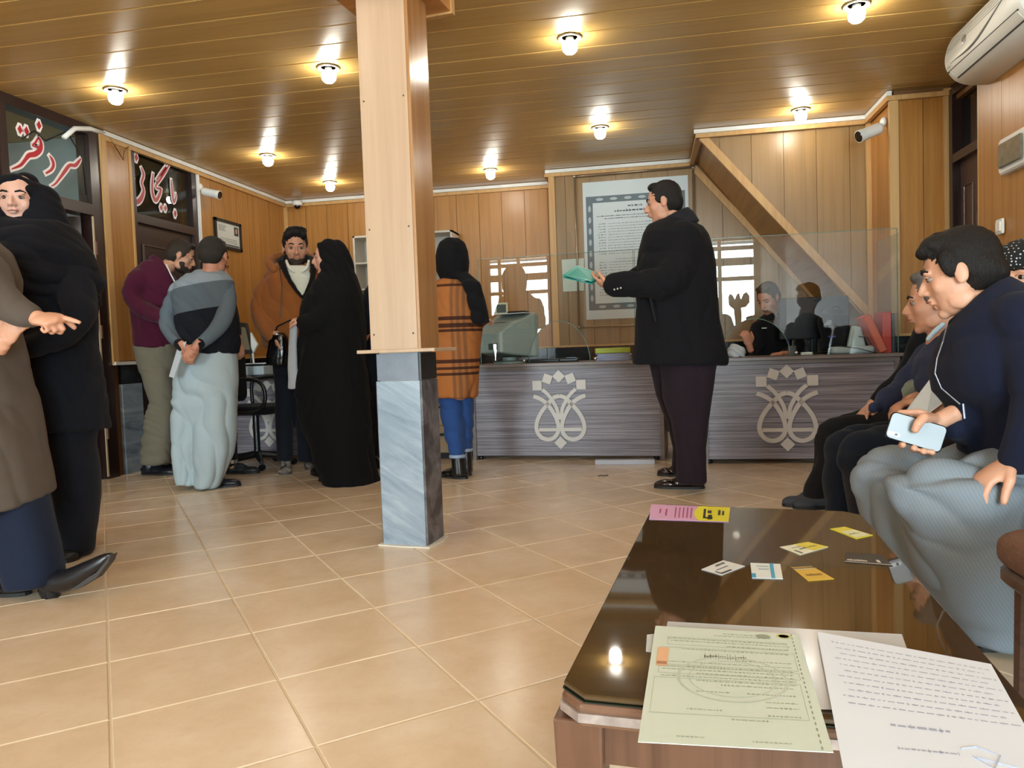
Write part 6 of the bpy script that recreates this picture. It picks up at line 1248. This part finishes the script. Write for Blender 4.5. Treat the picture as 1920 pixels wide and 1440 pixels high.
# ================================================================ coffee table with glass top
TZ = .43
def table():
    A, B_, C_, D_ = V(-.13, .94, 0), V(.425, .885, 0), V(.505, 2.01, 0), V(-.005, 2.095, 0); ctr = (A + B_ + C_ + D_) / 4; r = empty('coffee_table', ctr, 'low brown coffee table with a glass top, strewn with cards and papers', 'table')
    def ring(z, inset, ch=.035):
        P = [A, B_, C_, D_]; P = [p + (ctr - p).normalized() * inset for p in P]; out = []
        for i in range(4):
            p, a, c_ = P[i], P[i - 1], P[(i + 1) % 4]; out += [p + (a - p).normalized() * ch, p + (c_ - p).normalized() * ch]
        return [V(q.x, q.y, z) for q in out]
    m = MB(); m.prism(ring(TZ - .008, 0), (0, 0, .008)); t = NT('dark glass over brown lacquer'); v = t.coord(); n_ = t.noise(v, 5, 5, .7, .6); t.l(t.mix(n_, lin('3A2C1C'), lin('524028')), t.b.inputs['Base Color']); t.b.inputs['Roughness'].default_value = .035; t.b.inputs['Specular IOR Level'].default_value = .85
    t.bump(t.noise(v, 2.2, 2), .02, .002); gl = m.build('glass_top', t.m, r, bevel=.002)
    m = MB(); m.prism(ring(TZ - .0095, -.003), (0, 0, .0015)); m.build('glass_edge', M_('dark green glass edge', '10201C', .15), r)
    m = MB(); m.prism(ring(TZ - .042, -.004, .03), (0, 0, .032)); m.build('table_rim', wood_panel('worn brown table rim', '7A5A48', '5C4030', 'x', .25, .5), r, bevel=.006)
    m = MB(); m.prism(ring(TZ - .034, -.0075, .03), (0, 0, .012)); m.build('worn_edge', M_('silvery worn edge', 'A89C98', .35, .4, var=.5, nscale=50), r)
    wd = wood_panel('brown painted table leg', '6A4A38', '4A3024', 'z', .3, .5)
    P = [p + (ctr - p).normalized() * .05 for p in (A, B_, C_, D_)]
    for i in range(4):
        a, c_ = P[i], P[(i + 1) % 4]; d = (c_ - a); m = MB(); m.box(((a + c_) / 2).to_tuple()[:2] + (TZ - .075,), (d.length, .022, .065), rz=math.atan2(d.y, d.x)); m.build('apron', wd, r)
    for p in P:
        m = MB(); ang = math.atan2((B_ - A).y, (B_ - A).x); R = Matrix.Rotation(ang, 3, 'Z'); vs = []
        for z, h in ((0, .022), (TZ - .042, .033)): vs += [p + R @ V(x * h, y * h, 0) + V(0, 0, z) for x, y in ((-1, -1), (1, -1), (1, 1), (-1, 1))]
        m.add(vs, [(3, 2, 1, 0), (4, 5, 6, 7), (0, 1, 5, 4), (1, 2, 6, 5), (2, 3, 7, 6), (3, 0, 4, 7)]); m.build('leg', wd, r, bevel=.004)
    return r
table()
def flat(name, label, cat, px, z, col, th=.0008, group=None, rough=.45):
    q = [onZ(x, y, z) for x, y in px]; c0 = sum(q, V(0, 0, 0)) / len(q); r = empty(name, c0, label, cat, group); m = MB(); m.prism(q, (0, 0, th)) if (q[1] - q[0]).cross(q[3] - q[0]).z > 0 else m.prism(q[::-1], (0, 0, th))
    s = m.build('sheet', M_(name + ' ' + col, col, rough, var=.04), r)
    def A(u, v_, k=0.0): p = q[0].lerp(q[1], u).lerp(q[3].lerp(q[2], u), v_); return p + V(0, 0, th + .0003 + k)
    return r, s, A
def patch(parent, A, rects, name, col, k=0.0, rough=.45):
    m = MB()
    for (u0, v0, u1, v1) in rects: 
        P = [A(u0, v0, k), A(u1, v0, k), A(u1, v1, k), A(u0, v1, k)]
        m.add(P, [(0, 1, 2, 3)] if (P[1] - P[0]).cross(P[3] - P[0]).z > 0 else [(3, 2, 1, 0)])
    return m.build(name, M_('print ' + col, col, rough, var=.04), parent)
def marks(u0, u1, v, h, rnd, lo=.01, hi=.035, gap=.006):
    out = []; u = u0
    while u < u1:
        l = min(rnd.uniform(lo, hi), u1 - u); out.append((u, v + rnd.uniform(-.2, .2) * h, u + l, v + h)); 
        if rnd.random() < .35: out.append((u + l * .4, v - h, u + l * .4 + .0025, v + h * 1.8))
        u += l + gap
    return out
rn = random.Random(11); G_ = 'cards lying on the coffee table'; z0 = TZ + .0005
r, s, A = flat('flyer', 'pink and yellow advertising flyer at the far left corner of the coffee table', 'flyer', [(1221, 946), (1369, 952), (1366, 979), (1217, 974)], z0, 'D3A2CC')
patch(r, A, [(.62, 0, 1, 1)], 'yellow_panel', 'D8D020'); m = MB(); P = [A(.66 + .10 * math.cos(k * .524), .5 + .5 * math.sin(k * .524), .0003) for k in range(12)]; m.add(P if (P[1] - P[0]).cross(P[2] - P[0]).z > 0 else P[::-1], [tuple(range(12))]); m.build('yellow_disc', M_('print E2DC34', 'E2DC34', .4), r)
patch(r, A, [(.68, .2, .71, .8), (.73, .3, .78, .5), (.74, .6, .79, .9), (.86, .25, .89, .6), (.91, .3, .935, .6), (.68, .75, .8, .85)], 'black_lettering', '26241C', .0005); patch(r, A, [(.32 + .05 * i, .15, .335 + .05 * i, .85) for i in range(5)] + [(.12, .3, .14, .6), (.2, .3, .22, .75)], 'magenta_lettering', 'A8407C', .0003)
def card(label, px, col, rects=()):
    r, s, A = flat('business_card', label, 'card', px, z0, col, group=G_)
    for nm, c_, R_ in rects: patch(r, A, R_, nm, c_, .0002)
card('yellow and white card lying centrally, below the far light reflection', [(1462, 1026), (1515, 1017), (1553, 1026), (1500, 1041)], 'DEDFC8', [('yellow_panel', 'D6C83A', [(.5, 0, 1, 1)]), ('lettering', '54584A', marks(.2, .5, .3, .05, rn) + marks(.3, .9, .5, .12, rn, .05, .1, .03) + [(.1, .55, .16, .95)])])
card('yellow card nearest the far right corner of the coffee table', [(1556, 992), (1584, 988), (1637, 1004), (1605, 1011)], 'D6CC34', [('white_panel', 'D8DCB4', [(.1, .35, .95, .95)]), ('lettering', '8E8C50', marks(.2, .8, .6, .08, rn, .05, .1, .03))])
card('white card with grey print, leftmost of the scattered cards', [(1315, 1068), (1356, 1051), (1397, 1062), (1353, 1079)], 'D3D6D8', [('lettering', '3C4048', marks(.45, .85, .15, .12, rn, .05, .1, .03) + marks(.2, .7, .5, .05, rn) + [(.06, .6, .12, .95), (.12, .84, .5, .95)])])
card('white card with blue bands, between the white and the orange card', [(1407, 1056), (1463, 1058), (1468, 1086), (1410, 1084)], 'D8E0E2', [('blue_band', '3F9CC8', [(.64, 0, .76, 1), (0, .72, .14, 1)]), ('lettering', '7C98A8', marks(.2, .6, .2, .05, rn) + marks(.25, .6, .4, .05, rn))])
card('orange-yellow card with dark stripes, nearest the camera of the cards', [(1481, 1062), (1519, 1060), (1564, 1086), (1515, 1090)], 'CFAA32', [('dark_stripe', '3A3428', [(.0, .0, 1, .10), (.0, .16, 1, .22)]), ('white_edge', 'CFCBBB', [(0, .24, 1, .28)]), ('lettering', '7A5A20', marks(.2, .85, .6, .12, rn, .05, .1, .03))])
card('black card with white lettering at the right edge of the coffee table', [(1586, 1037), (1650, 1040), (1674, 1061), (1584, 1054)], '261C14', [('white_lettering', 'C8C4BC', marks(.05, .5, .72, .12, rn, .02, .06, .01) + [(0, .95, 1, 1), (.72, .6, .8, .85)])])
card('small white card corner peeping out left of the green certificate', [(1213, 1191), (1228, 1189), (1228, 1224), (1211, 1222)], 'C6CED6')
# plastic sleeve, certificate, handwritten sheet
sl = NT('milky plastic sleeve'); sl.b.inputs['Base Color'].default_value = (.72, .76, .82, 1); sl.b.inputs['Roughness'].default_value = .18; sl.b.inputs['Alpha'].default_value = .62; MATS['plastic_sleeve B'] = sl.m
r, s, A = flat('plastic_sleeve', 'milky plastic document sleeve under the certificate and the handwritten sheet', 'folder', [(1252, 1166), (1691, 1190), (1742, 1335), (1218, 1322)], TZ + .002, 'B'); 
r, s, A = flat('certificate', 'pale green printed certificate overhanging the near edge of the coffee table', 'document', [(1229, 1174), (1497, 1190), (1563, 1412), (1196, 1392)], TZ + .006, 'CBD8D0')
Rr = []
for v_, a, c_ in ((.05, .48, .72), (.075, .42, .80), (.13, .1, .9), (.155, .12, .92), (.19, .5, .9), (.24, .2, .9), (.33, .55, .9), (.37, .1, .9), (.41, .1, .9), (.44, .08, .9), (.47, .3, .9), (.50, .08, .9), (.53, .3, .9), (.56, .45, .88), (.62, .3, .5), (.62, .6, .88), (.68, .7, .88), (.72, .7, .88), (.76, .25, .45), (.78, .7, .88), (.82, .5, .7), (.95, .2, .35), (.96, .6, .8)): Rr += marks(a, c_, v_, .006, rn)
patch(r, A, Rr, 'print_rows', 'A3AE98')['kind'] = 'stuff'; patch(r, A, marks(.35, .62, .295, .022, rn, .008, .016, .004), 'number_print', '7F8A7C')
fr = []
for (a, b_, c_, d_) in ((.06, .23, .93, .40), (.06, .42, .93, .48), (.04, .52, .92, .80), (.1, .12, .9, .20)): fr += [(a, b_, c_, b_ + .003), (a, d_, c_, d_ + .003), (a, b_, a + .003, d_), (c_, b_, c_ + .003, d_)]
patch(r, A, fr, 'ruled_boxes', 'A9B49E'); patch(r, A, [(.945, .01 + .04 * i, .953, .03 + .04 * i) for i in range(25)], 'perforation', '8B9482'); patch(r, A, [(.04, .24, .115, .42)], 'orange_stamp', 'DDB08A', .0002); patch(r, A, [(.045, .38, .11, .405)], 'stamp_print', 'A87A60', .0004)
def disc(parent, A, u, v_, a, b_, name, col, ring=None):
    m = MB(); n = 28
    if ring: 
        P = [A(u + a * math.cos(k * 2 * math.pi / n), v_ + b_ * math.sin(k * 2 * math.pi / n), .0001) for k in range(n)] + [A(u + a * ring * math.cos(k * 2 * math.pi / n), v_ + b_ * ring * math.sin(k * 2 * math.pi / n), .0001) for k in range(n)]; m.add(P, [(k, (k + 1) % n, n + (k + 1) % n, n + k) for k in range(n)])
    else: m.add([A(u + a * math.cos(k * 2 * math.pi / n), v_ + b_ * math.sin(k * 2 * math.pi / n), .0002) for k in range(n)], [tuple(range(n))])
    m.build(name, M_('print ' + col, col, .5, var=.2), parent)
disc(r, A, .755, .055, .05, .022, 'seal', '8F9A8C'); disc(r, A, .895, .04, .05, .026, 'crest', 'C8C27A'); disc(r, A, .895, .04, .035, .018, 'crest_inner', 'E0D890'); disc(r, A, .52, .5, .34, .2, 'watermark', 'BECAC0', .95); disc(r, A, .52, .5, .27, .16, 'watermark', 'BECAC0', .96)
r, s, A = flat('handwritten_sheet', 'white sheet with faint blue handwriting at the near right of the coffee table', 'document', [(1532, 1185), (1858, 1246), (2010, 1520), (1592, 1500)], TZ + .009, 'DEE8FA')
Rr = []
for i in range(11): Rr += marks(.08 + .02 * (i % 3), .98 - .05 * (i % 2), .07 + .045 * i, .006, rn, .012, .05, .012)
Rr += marks(.3, .6, .62, .012, rn, .02, .05, .01) + marks(.3, .6, .75, .008, rn)
patch(r, A, Rr, 'handwriting', 'A6AFC8')['kind'] = 'stuff'; m = MB(); m.tube([A(.62, .72, .0002), A(.7, .7, .0002), A(.8, .74, .0002), A(.74, .82, .0002), A(.66, .76, .0002), A(.85, .8, .0002)], .0006, 5); m.build('signature', M_('print A6AFC8', 'A6AFC8'), r)

# ================================================================ things on and behind the desks
def dk(desk_, u, v_, z=0.0): return desk_[1] + desk_[2] * u + desk_[3] * v_ + V(0, 0, DT + z)
def crt():
    c0 = dk(D1, .22, .36); r = empty('crt_monitor', c0, 'old pale grey tube monitor seen from behind on the desk beside the plaid coat', 'monitor'); mt = M_('aged grey monitor plastic', '9DA8A2', .5, var=.05); R = Matrix.Rotation(math.radians(-28), 3, 'Z')
    m = MB(); vs = []
    for y, w_, z0_, z1_ in ((-.24, .11, .09, .25), (-.12, .15, .07, .33), (.06, .19, .05, .39), (.09, .20, .045, .40), (.15, .20, .045, .40)): vs += [c0 + R @ V(x * w_, y, z) for x, z in ((-1, z0_), (1, z0_), (1, z1_), (-1, z1_))]
    fs = [(0, 1, 2, 3), (19, 18, 17, 16)]
    for j in range(4):
        for k in range(4): fs.append((4 * j + (k + 1) % 4, 4 * j + k, 4 * j + 4 + k, 4 * j + 4 + (k + 1) % 4))
    m.add(vs, fs); m.build('casing', mt, r, bevel=.015)
    m = MB(); m.lathe(c0 + V(0, 0, .0), [(.13, .0), (.13, .012), (.06, .025), (.06, .05)], 20); m.build('swivel_base', mt, r)
    for k in range(7): m = MB(); m.box(c0 + R @ V(.0, -.155, .36 - 0) + R @ V(-.09 + .03 * k, 0, 0) - V(0, 0, .03), (.006, .08, .002), R=R); m.build('vent_slot', M_('dark vent gap', '2C2A28', .6), r)
    m = MB(); m.box(c0 + R @ V(.03, -.243, .14), (.09, .004, .05), R=R); m.build('socket_plate', M_('dark socket plate', '454B4A', .5), r)
    t = c0 + V(.02, .03, .40); o = empty('document_tray', t, 'thin dark tray with papers lying on top of the tube monitor', 'tray'); m = MB(); m.box(t + V(.02, 0, .004), (.30, .20, .006), rz=-.3); m.build('papers', M_('white paper', 'E2E8EA', .6), o); m = MB(); m.rbox(t + V(.06, .0, .016), (.16, .11, .016), .02, rz=-.2); m.build('tray', M_BLACKP, o)
    t = t + V(-.09, .05, .008); o = empty('small_picture', t, 'small cream-edged picture standing on the tube monitor', 'picture'); m = MB(); m.b2((t.x - .055, t.y, t.z), (t.x + .055, t.y + .008, t.z + .095)); m.build('frame', M_('cream card', 'CFC7A4', .6), o); m = MB(); m.b2((t.x - .04, t.y - .001, t.z + .012), (t.x + .04, t.y, t.z + .08)); m.build('print', M_('dark photo print', '3A4038', .5, var=.6, nscale=60), o)
crt()
def stack():
    c0 = dk(D1, 1.08, .3); lab = [('blue_papers', 'pile of blue-edged papers under the lime folder on the middle desk', 'paper', '9CA8D8', .05), ('lever_folder', 'lime green folder on the blue paper pile on the middle desk', 'folder', 'B5C23A', .04)]; z = 0
    for nm, lb, ct, col, h in lab:
        m = MB(); 
        if nm == 'blue_papers':
            r = empty(nm, c0, lb, ct, kind='thing'); 
            for k in range(7): mm = MB(); mm.box(c0 + V(.004 * (k % 3), 0, z + .004 + .008 * k), (.26, .2, .006), rz=.05 * (k % 3) - .05); mm.build('sheet_bundle', M_('blue paper %d' % (k % 2), ('9CA8D8', 'C9D0E4')[k % 2], .6), r)
            z += .058
        else: m.rbox(c0 + V(-.01, 0, z + h / 2), (.27, .2, h), .008, rz=.1); tag(m.build(nm, M_('lime card', col, .5), None), lb, ct); z += h
stack()
def low_box():
    c0 = dk(D1, .72, .32); r = empty('card_reader', c0, 'small black card reader behind the arched glass opening on the middle desk', 'card reader'); m = MB(); m.rbox(c0 + V(0, 0, .015), (.16, .1, .03), .015); m.build('case', M_BLACKP, r); m = MB(); m.box(c0 + V(.02, -.01, .032), (.08, .03, .004)); m.build('display', M_('grey blue display', '7890A0', .2), r)
    c0 = dk(D1, .52, .34); r = empty('keyboard', c0, 'flat black keyboard on the middle desk behind the glass', 'keyboard'); m = MB(); m.rbox(c0 + V(0, 0, .012), (.30, .12, .02), .01); m.build('case', M_BLACKP, r)
    m = MB()
    for i in range(12):
        for j in range(4): m.box(c0 + V(-.132 + .024 * i, -.042 + .027 * j, .025), (.019, .021, .006))
    k = m.build('keys', M_('dark key plastic', '2A2B2E', .5), r); k['kind'] = 'stuff'
low_box()
def right_desk():
    # monitor seen from the back, slightly turned
    c0 = dk(D2, .83, .50); r = empty('monitor', c0, 'large black flat monitor seen from behind on the right-hand desk', 'monitor'); R = Matrix.Rotation(math.radians(4), 3, 'Z'); m = MB(); m.rbox(c0 + V(0, 0, .27), (.50, .04, .31), .01, R=R, axis=1); m.build('panel', M_('dark monitor back', '17171B', .3), r)
    m = MB(); m.rbox(c0 + V(0, .0, .08), (.05, .03, .16), .01, R=R); m.build('neck', M_BLACKP, r); m = MB(); m.rbox(c0 + V(0, 0, .008), (.22, .17, .014), .03, R=R); m.build('stand', M_BLACKP, r)
    # black backpack in front of the monitor
    g = Fig('x', '', dk(D2, .9, .34).y); p = g.P(1567, 655); r = empty('backpack', V(p.x, p.y, DT), 'black backpack with a small pale logo in front of the flat monitor', 'bag'); m = MB()
    g.rows(m, [(580, 1548, 1584, .04, .02), (590, 1536, 1590, .07), (605, 1533, 1592, .08), (617, 1536, 1596, .08), (632, 1540, 1600, .085), (650, 1536, 1604, .085), (657, 1536, 1604, .08)]); b_ = remesh(m, 'bag_body', cloth('black nylon', '0D0D11', bump=.3), r, .007, 2, folds=((.008, 14, 14, 14, 4),))
    m = MB(); m.tube([g.P(1560, 582, .0), g.P(1562, 575, .02), g.P(1572, 575, .02), g.P(1574, 582, .0)], .006, 8); m.build('handle', cloth('black nylon', '0D0D11'), r, smooth=True)
    m = MB()
    for k in range(3): a = g.P(1552 + 1.5 * k, 608 - 3 * k, -.095); m.box(a, (.045 - .008 * k, .004, .006)); 
    m.build('logo', M_('pale logo', 'B9BCC4', .5), b_)
    m = MB(); m.box(g.P(1560, 631, -.095), (.05, .004, .012)); m.build('blue_patch', M_('blue patch', '2A2F7A', .5), b_)
    # white desk scanner
    c0 = dk(D2, 1.03, .16); r = empty('document_scanner', c0, 'white desk scanner with an upright arm beside the red binders', 'scanner'); wp = M_('white device plastic', 'BAC6C6', .4)
    m = MB(); m.rbox(c0 + V(-.02, 0, .028), (.28, .16, .05), .03); m.build('base', wp, r, bevel=.006); m = MB(); m.prism([c0 + V(-.03, .04, .05), c0 + V(.09, .04, .05), c0 + V(.06, .04, .19), c0 + V(0, .04, .20)], (0, .05, 0)); m.build('arm', wp, r, bevel=.01)
    m = MB(); m.tube([c0 + V(-.12, -.07, .06), c0 + V(0, -.09, .04), c0 + V(.13, -.08, .0)], .0035, 6); m.tube([c0 + V(.04, .035, .12), c0 + V(.08, -.02, .11), c0 + V(.1, -.05, .06)], .0035, 6); m.build('cable', M_BLACKP, r, smooth=True)
    # red binders
    c0 = dk(D2, 1.19, .17); R = Matrix.Rotation(math.radians(-24), 3, 'Y'); r = empty('red_binder', c0, 'faded red binder leaning to the left against the scanner', 'binder', 'red binders on the right desk'); m = MB(); m.rbox(c0 + V(-.045, 0, .135), (.055, .2, .27), .006, R=R); m.build('cover', M_('faded red cloth board', 'C8502E', .5, var=.1), r, bevel=.003)
    m = MB(); m.box(c0 + V(-.045, -.101, .135), (.04, .004, .26), R=R); m.build('spine', M_('pale red spine', 'D0684A', .5), r)
    c0 = dk(D2, 1.235, .19); r = empty('red_binder', c0, 'bright red binder standing upright at the end of the right desk', 'binder', 'red binders on the right desk'); m = MB(); m.rbox(c0 + V(-.01, 0, .14), (.06, .2, .28), .006); m.build('cover', M_('bright red board', 'C42A10', .45), r, bevel=.003); m = MB(); m.box(c0 + V(-.01, 0, .278), (.05, .19, .004)); m.build('page_block', M_('white paper', 'E2E8EA', .6), r)
    c0 = dk(D2, 1.275, .2); r = empty('black_binder', c0, 'thin black binder squeezed between the red binder and the side glass', 'binder'); m = MB(); m.rbox(c0 + V(-.006, 0, .135), (.018, .2, .27), .004); m.build('cover', M_BLACKP, r)
    # little things
    c0 = dk(D2, .71, .13); r = empty('stamp_box', c0, 'small white stamp box on the right desk near the glass fixing', 'box'); m = MB(); m.rbox(c0 + V(0, 0, .012), (.08, .05, .022), .012); m.build('case', M_WHITE, r, bevel=.003)
    g = Fig('x', '', dk(D2, .3, .18).y); p = g.P(1383, 668); r = empty('plastic_bag', V(p.x, p.y, DT), 'crumpled clear plastic bag beside the clerk and the overcoat', 'bag'); m = MB(); g.rows(m, [(646, 1372, 1384, .03), (652, 1366, 1394, .05), (662, 1364, 1398, .06), (669, 1364, 1398, .06)]); pm = NT('crumpled clear plastic'); pm.b.inputs['Base Color'].default_value = (.7, .74, .78, 1); pm.b.inputs['Roughness'].default_value = .15; pm.b.inputs['Alpha'].default_value = .7; remesh(m, 'bag_body', pm.m, r, .006, 1, folds=((.012, 24, 24, 24, 4),))
    c0 = dk(D2, .62, .16); r = empty('pen_stand', c0, 'clear glass pen stand beside the black backpack', 'pen stand'); m = MB(); m.lathe(c0, [(.03, 0), (.03, .004), (.028, .07), (.026, .07), (.026, .006), (.001, .005)], 16); m.build('cup', M_('grey clear plastic', '5E6468', .1), r, smooth=True)
    for k, (dx, dy) in enumerate(((.01, 0), (-.012, .006), (0, -.012))): m = MB(); m.tube([c0 + V(dx * .5, dy * .5, .008), c0 + V(dx * 2, dy * 2, .13 - .01 * k)], .004, 8); m.build('pen', (M_BLACKP, M_('blue pen', '20306A', .4), M_STEEL)[k], r)
right_desk()
def left_desk():
    Y_ = 5.95; D = 0.72; g = Fig('x', '', Y_)
    p = g.P(455, 672); r = empty('tablet_stand', V(p.x, Y_, D), 'dark framed display on an easel stand on the left desk', 'display'); q = [g.P(432, 603), g.P(463, 606), g.P(476, 664), g.P(440, 664)]
    m = MB(); m.prism(q, (0, .02, 0)); m.build('frame', M_('dark bronze frame', '2A211B', .35), r, bevel=.003); c_ = sum(q, V(0, 0, 0)) / 4; m = MB(); m.prism([c_ + (a - c_) * .72 + V(0, -.003, 0) for a in q], (0, .003, 0)); m.build('screen', M_('dull beige screen', '7A7058', .3), r)
    for px in (446, 470): m = MB(); m.tube([g.P(px, 660, .02), V(g.P(px, 676, .0).x, Y_ + .0, D)], .006, 6); m.build('leg', M_BLACKP, r)
    p = g.P(474, 662, -.04); r = empty('card_holder', V(p.x, p.y, D), 'white diamond-shaped plastic holder beside the easel display', 'holder'); q = [g.P(469, 623, -.04), g.P(482, 646, -.04), g.P(474, 662, -.04), g.P(470, 650, -.04)]; m = MB(); m.prism(q, (0, .03, 0)); m.build('body', M_WHITE, r, bevel=.004); m = MB(); m.tube([g.P(474, 662, -.025), V(p.x, p.y + .015, D)], .008, 8); m.build('foot', M_WHITE, r)
    p = g.P(475, 690, -.08); r = empty('printer', V(p.x, p.y, D), 'flat white printer with dark tray on the left desk', 'printer'); a, b_ = g.P(440, 697, -.1), g.P(499, 697, -.1); m = MB(); m.rbox(((a.x + b_.x) / 2 - .05, p.y + .04, D + .04), (b_.x - a.x + .1, .2, .075), .01); m.build('body', M_('pale blue grey plastic', 'AEBBC0', .4), r, bevel=.004); m = MB(); m.rbox(((a.x + b_.x) / 2, p.y + .06, D + .085), (b_.x - a.x - .03, .16, .02), .01); m.build('tray', M_BLACKP, r)
    m = MB(); m.box(((a.x + b_.x) / 2 + .02, p.y + .06, D + .099), (.2, .15, .006), rz=.2); tag(m.build('paper', M_('white paper', 'E2E8EA', .6)), 'loose white papers on top of the flat printer', 'paper')
    # black office chair in front of the left desk
    c0 = V(-3.12, 5.50, 0); r = empty('office_chair', c0, 'black office chair with looped armrests in front of the left desk', 'chair'); bl = M_BLACKP
    m = MB(); m.rbox(c0 + V(0, 0, .46), (.46, .44, .07), .1, seg=5); m.build('seat', cloth('black chair fabric', '121215'), r, bevel=.015); m = MB(); m.rbox(c0 + V(-.2, 0, .72), (.06, .4, .40), .05, axis=0); m.build('backrest', MATS['black chair fabric'], r)
    for sy in (-1, 1): m = MB(); y_ = sy * .25; m.tube([c0 + V(*q_) for q_ in [(x, y_, z) for x, z, _ in cs([(-.16, .47, 0), (-.16, .66, 0), (-.06, .70, 0), (.14, .70, 0), (.22, .64, 0), (.22, .52, 0), (.14, .46, 0), (.0, .45, 0)], 4)]], .015, 8); m.build('armrest', bl, r, smooth=True)
    m = MB(); m.lathe(c0, [(.025, .08), (.025, .42), (.05, .43)], 14); m.build('post', bl, r)
    for k in range(5):
        a = 2 * math.pi * k / 5 + .3; m = MB(); m.tube([c0 + V(0, 0, .1), c0 + V(.28 * math.cos(a), .28 * math.sin(a), .065)], [.03, .018], 8); l = m.build('base_leg', bl, r); m = MB(); m.lathe(c0 + V(.28 * math.cos(a), .28 * math.sin(a) - .012, .025), [(.025, 0), (.025, .024)], 12, axis=(0, 1, 0)); m.build('castor', bl, l)
left_desk()
def drawers():
    x0, x1, y0 = -2.22, -1.47, 5.80; r = empty('drawer_cabinet', ((x0 + x1) / 2, y0 + .25, 0), 'beige drawer cabinet between the desks, partly behind the pillar', 'cabinet'); bm = M_('beige cabinet board', 'B9A88A', .5)
    m = MB(); m.b2((x0, y0 + .02, .05), (x1, y0 + .5, .72)); m.build('carcass', bm, r); m = MB(); m.b2((x0 + .02, y0 + .04, 0), (x1 - .02, y0 + .46, .05)); m.build('plinth', M_BLACKP, r)
    for k in range(2):
        a = x0 + (x1 - x0) / 2 * k
        for j in range(3): m = MB(); m.b2((a + .004, y0, .055 + .222 * j), (a + (x1 - x0) / 2 - .004, y0 + .018, .27 + .222 * j)); d_ = m.build('drawer', bm, r); m = MB(); m.rbox((a + (x1 - x0) / 4, y0 - .008, .2 + .222 * j), (.10, .016, .02), .006); m.build('handle', M_BLACKP, d_)
drawers()
a, b_ = onZ(1115, 873), onZ(1228, 873); m = MB(); m.b2((a.x, 5.47, .0), (b_.x, 5.53, .034)); tag(m.build('plank', M_('pale grey plank', 'B9BCC8', .5), bevel=.003), 'pale grey plank lying on the floor under the middle desk', 'plank')
p = onZ(1130, 893); m = MB(); m.tube([p + V(-.03, -.01, .004), p + V(-.01, .0, .006), p + V(.01, -.005, .004), p + V(.035, .015, .005)], .003, 6); tag(m.build('twig', M_('dark litter', '2A211C', .7)), 'small dark piece of litter on the floor before the middle desk', 'litter')
q = [onY(1053, 487, YB2 - .02), onY(1095, 484, YB2 - .02), onY(1095, 545, YB2 - .02), onY(1056, 547, YB2 - .02)]; m = MB(); m.prism(q, (0, .002, 0)); tag(m.build('wall_notice', M_('pale green white sheet', 'CDD8CC', .6)), 'plain pale sheet fixed to the back wall left of the pipe frame', 'notice')

# potted palm by the shopfront (the desk glass mirrors it)
def palm():
    c0 = V(-2.45, -1.75, 0); r = empty('potted_palm', c0, 'green potted palm by the shopfront, seen mirrored in the desk glass', 'plant')
    m = MB(); m.lathe(c0, [(.12, 0), (.13, .02), (.17, .32), (.18, .34), (.165, .34), (.15, .30), (.01, .29)], 20); m.build('pot', M_('terracotta pot', '8A5238', .7), r, smooth=True)
    m = MB(); m.tube([c0 + V(0, 0, .29), c0 + V(.02, 0, .6), c0 + V(0, .02, .85)], [.025, .02, .012], 10); m.build('stem', M_('fibrous palm stem', '5A4A2A', .8), r, smooth=True)
    lm = M_('green palm leaf', '6E9A4A', .5, var=.25); rn_ = random.Random(8)
    for k in range(16):
        a = k * 2.4; el = .5 + .5 * rn_.random(); L = .45 + .25 * rn_.random(); h0 = .7 + .012 * k; m = MB(); Lf, Rt = [], []
        for i in range(8):
            t_ = i / 7; rr = L * t_; z = h0 + L * (el * t_ - .75 * t_ * t_) + .1; p = c0 + V(rr * math.cos(a), rr * math.sin(a), z); w_ = .026 * math.sin(math.pi * min(1, .08 + t_ * .92)) + .002; s_ = V(-math.sin(a), math.cos(a), .25) * w_; Lf.append(p + s_); Rt.append(p - s_ + V(0, 0, .0))
        n = 8; m.add(Lf + Rt + [v + V(0, 0, -.002) for v in Lf + Rt], [(i, i + 1, n + i + 1, n + i) for i in range(n - 1)] + [(2 * n + i + 1, 2 * n + i, 3 * n + i, 3 * n + i + 1) for i in range(n - 1)]); m.build('leaf', lm, r, smooth=True)
palm()
